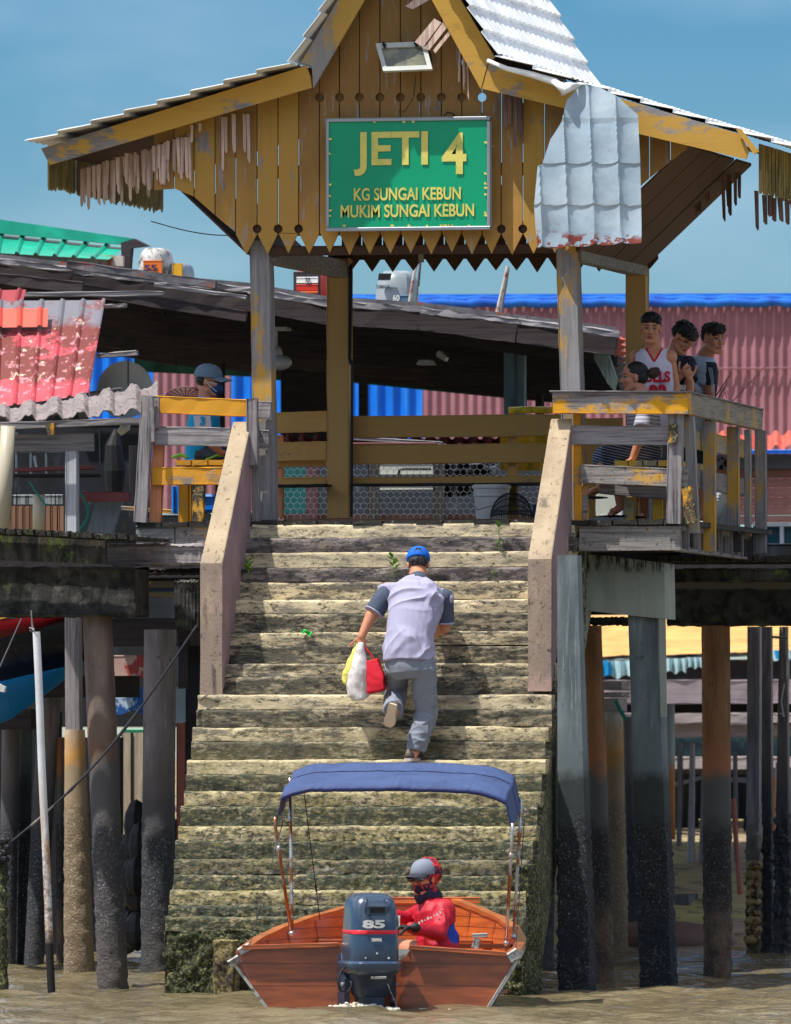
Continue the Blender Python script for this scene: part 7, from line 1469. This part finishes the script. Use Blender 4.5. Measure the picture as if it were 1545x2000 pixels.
mb = MB(); [mb.tube([H @ Vector((x * .055, .085, z)), H @ Vector((x * .084, .03, z * .4)), H @ Vector((x * .086, -.004, 0))], .0025, seg=4) for x in (1, -1) for z in (-.01, -.07)]; obj('mask_loop', mb, m_whitetext, pk)
def shortsf(lg, r0=.105, r1=.085, k=1.0):
    def f(mb):
        for a, b in lg: mb.tube([Vector(a), Vector(a).lerp(Vector(b), k)], [r0, r1], seg=18); mb.sphere(Vector(a), r0, 12, 8)
    return f
garment(pk, 'shorts', shortsf(((pel + BX * .03 - VD * .1, T(462, 896, .75)), (pel + BX * .03 + VD * .1, T(470, 896, 1.1)))), cmat('shorts_black', (34, 40, 46)), amp=.004)
mb = MB(); mb.tube([T(402, 898, .68), T(425, 889, .66), T(452, 893, .66)], .008, seg=5); mb.tube([T(338, 893, .7), T(352, 888, .66), T(366, 893, .66)], .015, seg=6); obj('lime_trim', mb, cmat('lime', (140, 200, 60), bump=()), pk)
# ------------------------------------------------------------ man with the topknot, seated on the right bench, facing left
hd = T(1238, 738, .55); fw = -BX * .98 - VD * .12 + Vector((0, 0, -.06)); nk = T(1254, 774, .55); pel = T(1262, 884, .6); shA, shB = T(1262, 796, .30), T(1256, 796, .80)
kA, kB = T(1196, 886, .40), T(1206, 892, .80); aA, aB = T(1204, 990, .25), T(1240, 990, .75)
pt, H = person_basic('person with a topknot, striped tee and sarong seated on the right bench', T(1262, 1016, .6), hd, fw, (0, 0, 1), nk, pel, shA, shB,
    (T(1252, 850, .18), T(1236, 895, .16), Vector((-.8, -.1, -.5)), Vector((0, 0, -1)), 1), (T(1240, 850, .9), T(1222, 888, .8), -BX, Vector((0, 0, -1)), -1),
    ((pel - BX * .03 - VD * .1, kA, T(1212, 985, .35), T(1192, 1006, .3)), (pel - BX * .03 + VD * .1, T(1180, 895, .7), T(1172, 950, .55), T(1150, 964, .5))), m_skin_dk)
stripe = NT('striped_tee'); zz = stripe.math('MODULO', stripe.math('ADD', stripe.z(), 10), .030); mm = stripe.rng(stripe.math('ABSOLUTE', stripe.math('SUBTRACT', zz, .015)), .002, .004, 1, 0)
stripe.l(stripe.mix(mm, lin((176, 176, 190)), lin((52, 60, 84))), stripe.b.inputs['Base Color']); stripe.b.inputs['Roughness'].default_value = .9
garment(pt, 'shirt', torso_fn(pel, nk + Vector((0, 0, -.01)), shA, shB, .17, .20, 1.05, ((shA, T(1252, 850, .18), .75, .07), (shB, T(1240, 850, .9), .75, .07)), .02), stripe.m, seed=6, amp=.004)
sar = NT('striped_sarong'); a_ = sar.math('ADD', sar.z(), sar.math('MULTIPLY', sar.axis(0), .22)); zz = sar.math('MODULO', sar.math('ADD', a_, 10), .022); mm = sar.rng(sar.math('ABSOLUTE', sar.math('SUBTRACT', zz, .011)), .002, .0035, 1, 0)
sar.l(sar.mix(mm, lin((38, 50, 80)), lin((150, 160, 180))), sar.b.inputs['Base Color']); sar.b.inputs['Roughness'].default_value = .9
def sarong(mb):
    for a, b in ((pel - VD * .1, kA), (pel + VD * .1, T(1180, 895, .7))): mb.tube([a, b], [.125, .095], seg=18); mb.sphere(b, .095); mb.sphere(a, .12)
    mb.tube([pel - BX * .1, kA.lerp(T(1180, 895, .7), .5)], [.13, .11], seg=18); mb.tube([kA, kA.lerp(T(1212, 985, .35), .3)], [.09, .085], seg=16)
garment(pt, 'sarong', sarong, sar.m, amp=.004, sm=3)
hair_blob(pt, H, [((0, -.022, .052), (.083, .098, .080)), ((0, -.050, .0), (.080, .070, .06))], 1.0, .0025); hair_blob(pt, H, [((0, -.155, .028), (.042, .048, .044)), ((0, -.185, .040), (.03, .03, .034))], 1.0, .010, 60, mat('bun_brown', (60, 38, 30), rough=.6, bump=((90, .8, .01),)), 'hair_bun')
mb = MB(); mb.sphere(T(1200, 1008, .3), (.13, .06, .010), 14, 6); obj('sandal', mb, m_black, pt); mb = MB(); mb.sphere(T(1160, 972, .5), (.12, .06, .012), 14, 6); obj('sandal', mb, m_black, pt); mb = MB(); mb.sphere(T(1240, 1010, .6), (.1, .05, .010), 14, 6); obj('sandal', mb, m_black, pt)
# ------------------------------------------------------------ basketball vest
hd = T(1271, 643, 1.15); fw = -VD * .96 + BX * -.05 + Vector((0, 0, -.10)); nk = T(1277, 677, 1.2); pel = T(1276, 860, 1.3); shA, shB = T(1243, 698, 1.25), T(1309, 698, 1.2)
pb, H = person_basic('person in a white and red basketball vest standing behind the topknot man', T(1276, 1016, 1.3), hd, fw, (.06, 0, 1), nk, pel, shA, shB,
    (T(1228, 760, 1.25), T(1236, 810, 1.15), Vector((0, 0, -1)), VD, 1), (T(1320, 755, 1.25), T(1328, 806, 1.2), Vector((.3, 0, -1)), VD, -1),
    ((T(1258, 868, 1.3), T(1258, 940, 1.25), T(1258, 1004, 1.3), T(1256, 1012, 1.15)), (T(1296, 868, 1.3), T(1298, 940, 1.25), T(1298, 1004, 1.3), T(1300, 1012, 1.15))), m_skin, s=.98, ak=.84)
m_vest = cmat('vest_white', (206, 202, 222), rough=.85, bump=()); m_vred = cmat('vest_red', (190, 26, 50), rough=.85, bump=()); m_vblk = cmat('vest_black', (30, 20, 28), bump=())
def vest(mb): ell(mb, [T(1276, 880, 1.3), T(1276, 820, 1.27), T(1277, 750, 1.23), T(1277, 708, 1.2), T(1277, 691, 1.2), T(1277, 681, 1.2)], [(.16, .125), (.155, .12), (.175, .13), (.165, .118), (.145, .095), (.10, .07)], BX)
def vp(c):
    # red edge at armholes and V neck
    p = c - nk; u = p.dot(BX); v = p.z
    if c.y < 1.3:
        e = abs(u) - (.068 + .62 * (v + .0)) 
        if v > -.125 and abs(abs(u) - max(0, .075 + v * .60)) < .010: return 1
        if v > -.12 and abs(u) < max(0, .070 + v * .60): return 3
    if abs(u) > .148 - .0 and v > -.20: return 1
    return 0
garment(pb, 'vest', vest, [m_vest, m_vred, m_vblk, m_skin], vox=.006, amp=.003, paint=vp, seed=3)
Yf = 1.25 - .145
obj('lettering', text_mb('BULLS', 62, 22, 1278, 736, Yf, .012, .05), m_vred, pb); obj('lettering', text_mb('23', 34, 34, 1285, 768, Yf, .012, .06), m_vred, pb)
garment(pb, 'shorts', shortsf(((T(1258, 860, 1.3), T(1258, 940, 1.25)), (T(1296, 860, 1.3), T(1298, 940, 1.25))), .11, .12), cmat('shorts_grey', (90, 92, 104)))
hair_blob(pb, H, [((0, -.018, .072), (.086, .100, .070)), ((0, .030, .098), (.070, .062, .034)), ((0, -.050, .03), (.082, .068, .07)), ((.03, .070, .080), (.045, .03, .022)), ((-.03, .068, .080), (.045, .03, .022))], .98, .010, 50)
# ------------------------------------------------------------ glasses, looking down
hd = T(1334, 660, 1.75); fw = -VD * .55 + BX * .60 + Vector((0, 0, -.62)); nk = T(1320, 688, 1.8); pel = T(1312, 860, 1.9); shA, shB = T(1288, 708, 1.95), T(1346, 710, 1.65)
pg, H = person_basic('person with glasses and black tee looking down at their hands', T(1312, 1016, 1.9), hd, fw, (0, 0, 1), nk, pel, shA, shB,
    (T(1296, 770, 1.6), T(1330, 735, 1.45), Vector((.5, -.3, .5)), VD, 1), (T(1346, 775, 1.5), T(1348, 740, 1.42), Vector((-.3, -.3, 1)), VD, -1),
    ((T(1300, 868, 1.9), T(1300, 940, 1.9), T(1300, 1004, 1.9), T(1304, 1012, 1.75)), (T(1330, 868, 1.9), T(1330, 940, 1.9), T(1330, 1004, 1.9), T(1336, 1012, 1.75))), m_skin, s=.98, closed=True, hc=1.0, ak=.9)
m_btee = mat('tee_black', (30, 34, 46), [((56, 70, 92), dict(s=(30, 30, 12), lo=.58, hi=.62))], rough=.85, bump=())
garment(pg, 'shirt', torso_fn(pel, nk + Vector((0, 0, -.01)), shA, shB, .16, .20, 1.03, ((shA, T(1296, 770, 1.6), .7, .07), (shB, T(1346, 775, 1.5), .5, .07)), .05), m_btee, amp=.004, seed=8); obj('lettering', text_mb('ARK', 24, 11, 1332, 757, 1.50, .01, .05), m_whitetext, pg)
garment(pg, 'shorts', shortsf(((T(1300, 860, 1.9), T(1300, 940, 1.9)), (T(1330, 860, 1.9), T(1330, 940, 1.9))), .10, .11), MATS['shorts_black'])
hair_blob(pg, H, [((0, -.015, .070), (.090, .104, .072)), ((0, .045, .085), (.075, .062, .042)), ((0, -.055, .03), (.082, .065, .07)), ((0, .085, .062), (.055, .03, .025))], .98, .009, 42, seed=5)
mb = MB()
for x in (-.032, .032): mb.tube([H @ Vector((x + .023 * cos(a), .103, .006 + .019 * sin(a))) for a in [2 * pi * i / 14 for i in range(15)]], .0022, seg=4)
mb.tube([H @ Vector((.056, .10, .01)), H @ Vector((.082, .0, .008))], .0022, seg=4); mb.tube([H @ Vector((-.056, .10, .01)), H @ Vector((-.082, .0, .008))], .0022, seg=4); obj('glasses', mb, m_wire, pg)
# ------------------------------------------------------------ white/black tee, looking back over the rail
hd = T(1394, 663, 2.6); fw = -VD * .80 + BX * .56 + Vector((0, 0, -.10)); nk = T(1378, 692, 2.65); pel = T(1350, 840, 2.7); shA, shB = T(1353, 714, 2.85), T(1384, 718, 2.4)
pw, H = person_basic('person in a pale tee with black side panel looking back over the rail', T(1352, 1016, 2.7), hd, fw, (0, 0, 1), nk, pel, shA, shB,
    (T(1350, 775, 2.35), T(1390, 800, 2.25), Vector((1, 0, -.3)), Vector((0, 0, -1)), 1), (T(1386, 776, 2.5), T(1410, 806, 2.4), Vector((1, 0, -.3)), Vector((0, 0, -1)), -1),
    ((T(1340, 868, 2.8), T(1340, 940, 2.8), T(1340, 1004, 2.8), T(1344, 1012, 2.65)), (T(1366, 868, 2.7), T(1366, 940, 2.7), T(1366, 1004, 2.7), T(1372, 1012, 2.55))), m_skin_dk, s=1.0, look_x=-.004)
m_wtee = cmat('tee_pale', (176, 188, 210), rough=.85, bump=()); m_blk = cmat('tee_panel_black', (22, 32, 48), rough=.85, bump=())
def wp(c): u = (c - T(1374, 760, 2.5)).dot(BX); return 1 if u > .015 and c.z < T(1374, 708, 2.5).z else 0
garment(pw, 'shirt', torso_fn(pel, nk + Vector((0, 0, -.01)), shA, shB, .17, .21, 1.10, ((shA, T(1350, 775, 2.35), .85, .078), (shB, T(1384, 776, 2.5), .5, .07)), .08), [m_wtee, m_blk], amp=.004, paint=wp, seed=9)
mb = MB(); [mb.tube([T(1384 + k * 3, 718, 2.31), T(1389 + k * 2.4, 742, 2.31), T(1390 + k * 1.6, 766, 2.33)], .0022, seg=4) for k in range(3)]; obj('shirt_stripe', mb, m_wtee, pw)
garment(pw, 'shorts', shortsf(((T(1340, 860, 2.8), T(1340, 940, 2.8)), (T(1366, 860, 2.7), T(1366, 940, 2.7))), .10, .11), MATS['shorts_black'])
hair_blob(pw, H, [((0, -.018, .070), (.088, .102, .070)), ((0, .040, .092), (.078, .062, .042)), ((0, -.050, .03), (.082, .066, .07)), ((.02, .080, .075), (.055, .03, .028))], 1.0, .014, 60, seed=11)
# ------------------------------------------------------------ fishing rods leaning on the side rail
def rod(lab, a, b, Y, r, m, reel=False):
    t = thing('fishing_rod', lab, 'fishing rod', P(a[0], a[1], Y), 'fishing rods leaning on the right railing'); mb = MB(); p, q = P(a[0], a[1], Y), P(b[0], b[1], Y + .2)
    mb.tube([p.lerp(q, i / 10) for i in range(11)], [r * (1 - .07 * i) for i in range(11)], seg=6); obj('blank', mb, m, t)
    for i in (4, 6, 8, 9): c = p.lerp(q, i / 10); mb = MB(); mb.tube([c + Vector((.008 + .007 * cos(w_), 0, -.008 + .007 * sin(w_))) for w_ in [2 * pi * j / 8 for j in range(9)]], .0018, seg=4); obj('guide', mb, m_wire, t)
    if reel:
        mb = MB(); c = P(1423, 905, Y - .3); mb.sphere(c, (.045, .035, .035), 12, 8); mb.tube([c, c + Vector((-.06, 0, .05)), c + Vector((-.09, 0, .02))], .007); mb.sphere(c + Vector((-.06, 0, -.03)), .022, 8, 6); obj('reel', mb, m_black, t)
m_rodr = cmat('rod_maroon', (70, 22, 34), rough=.3, bump=()); m_rodw = cmat('rod_pale', (190, 160, 160), rough=.3, bump=())
rod('short dark maroon fishing rod nearest the pale-shirted young man', (1372, 812), (1430, 726), 2.2, .009, m_rodr); rod('second short maroon rod, just right of the nearest one', (1385, 810), (1421, 746), 2.3, .009, m_rodr)
rod('long maroon fishing rod with a reel behind the side railing', (1360, 860), (1494, 716), 3.0, .006, m_rodr, True); rod('long thin pale fishing rod at the far end of the side railing', (1424, 860), (1509, 706), 3.1, .004, m_rodw)
mb = MB(); mb.tube([P(1419, 778, 2.2), P(1417, 766, 2.2), P(1421, 764, 2.2), P(1422, 770, 2.2)], .003, seg=4); obj('fishing_hook', mb, m_black, label='small hook-shaped wire hanging between the fishing rods', cat='hook')
mb = MB(); mb.tube([P(1228, 1000, 1.6), P(1236, 985, 1.6), P(1248, 972, 1.6)], .02, seg=6); obj('dark_pipe_piece', mb, m_black, label='short dark tube on the deck behind the seated man\'s feet', cat='tube')
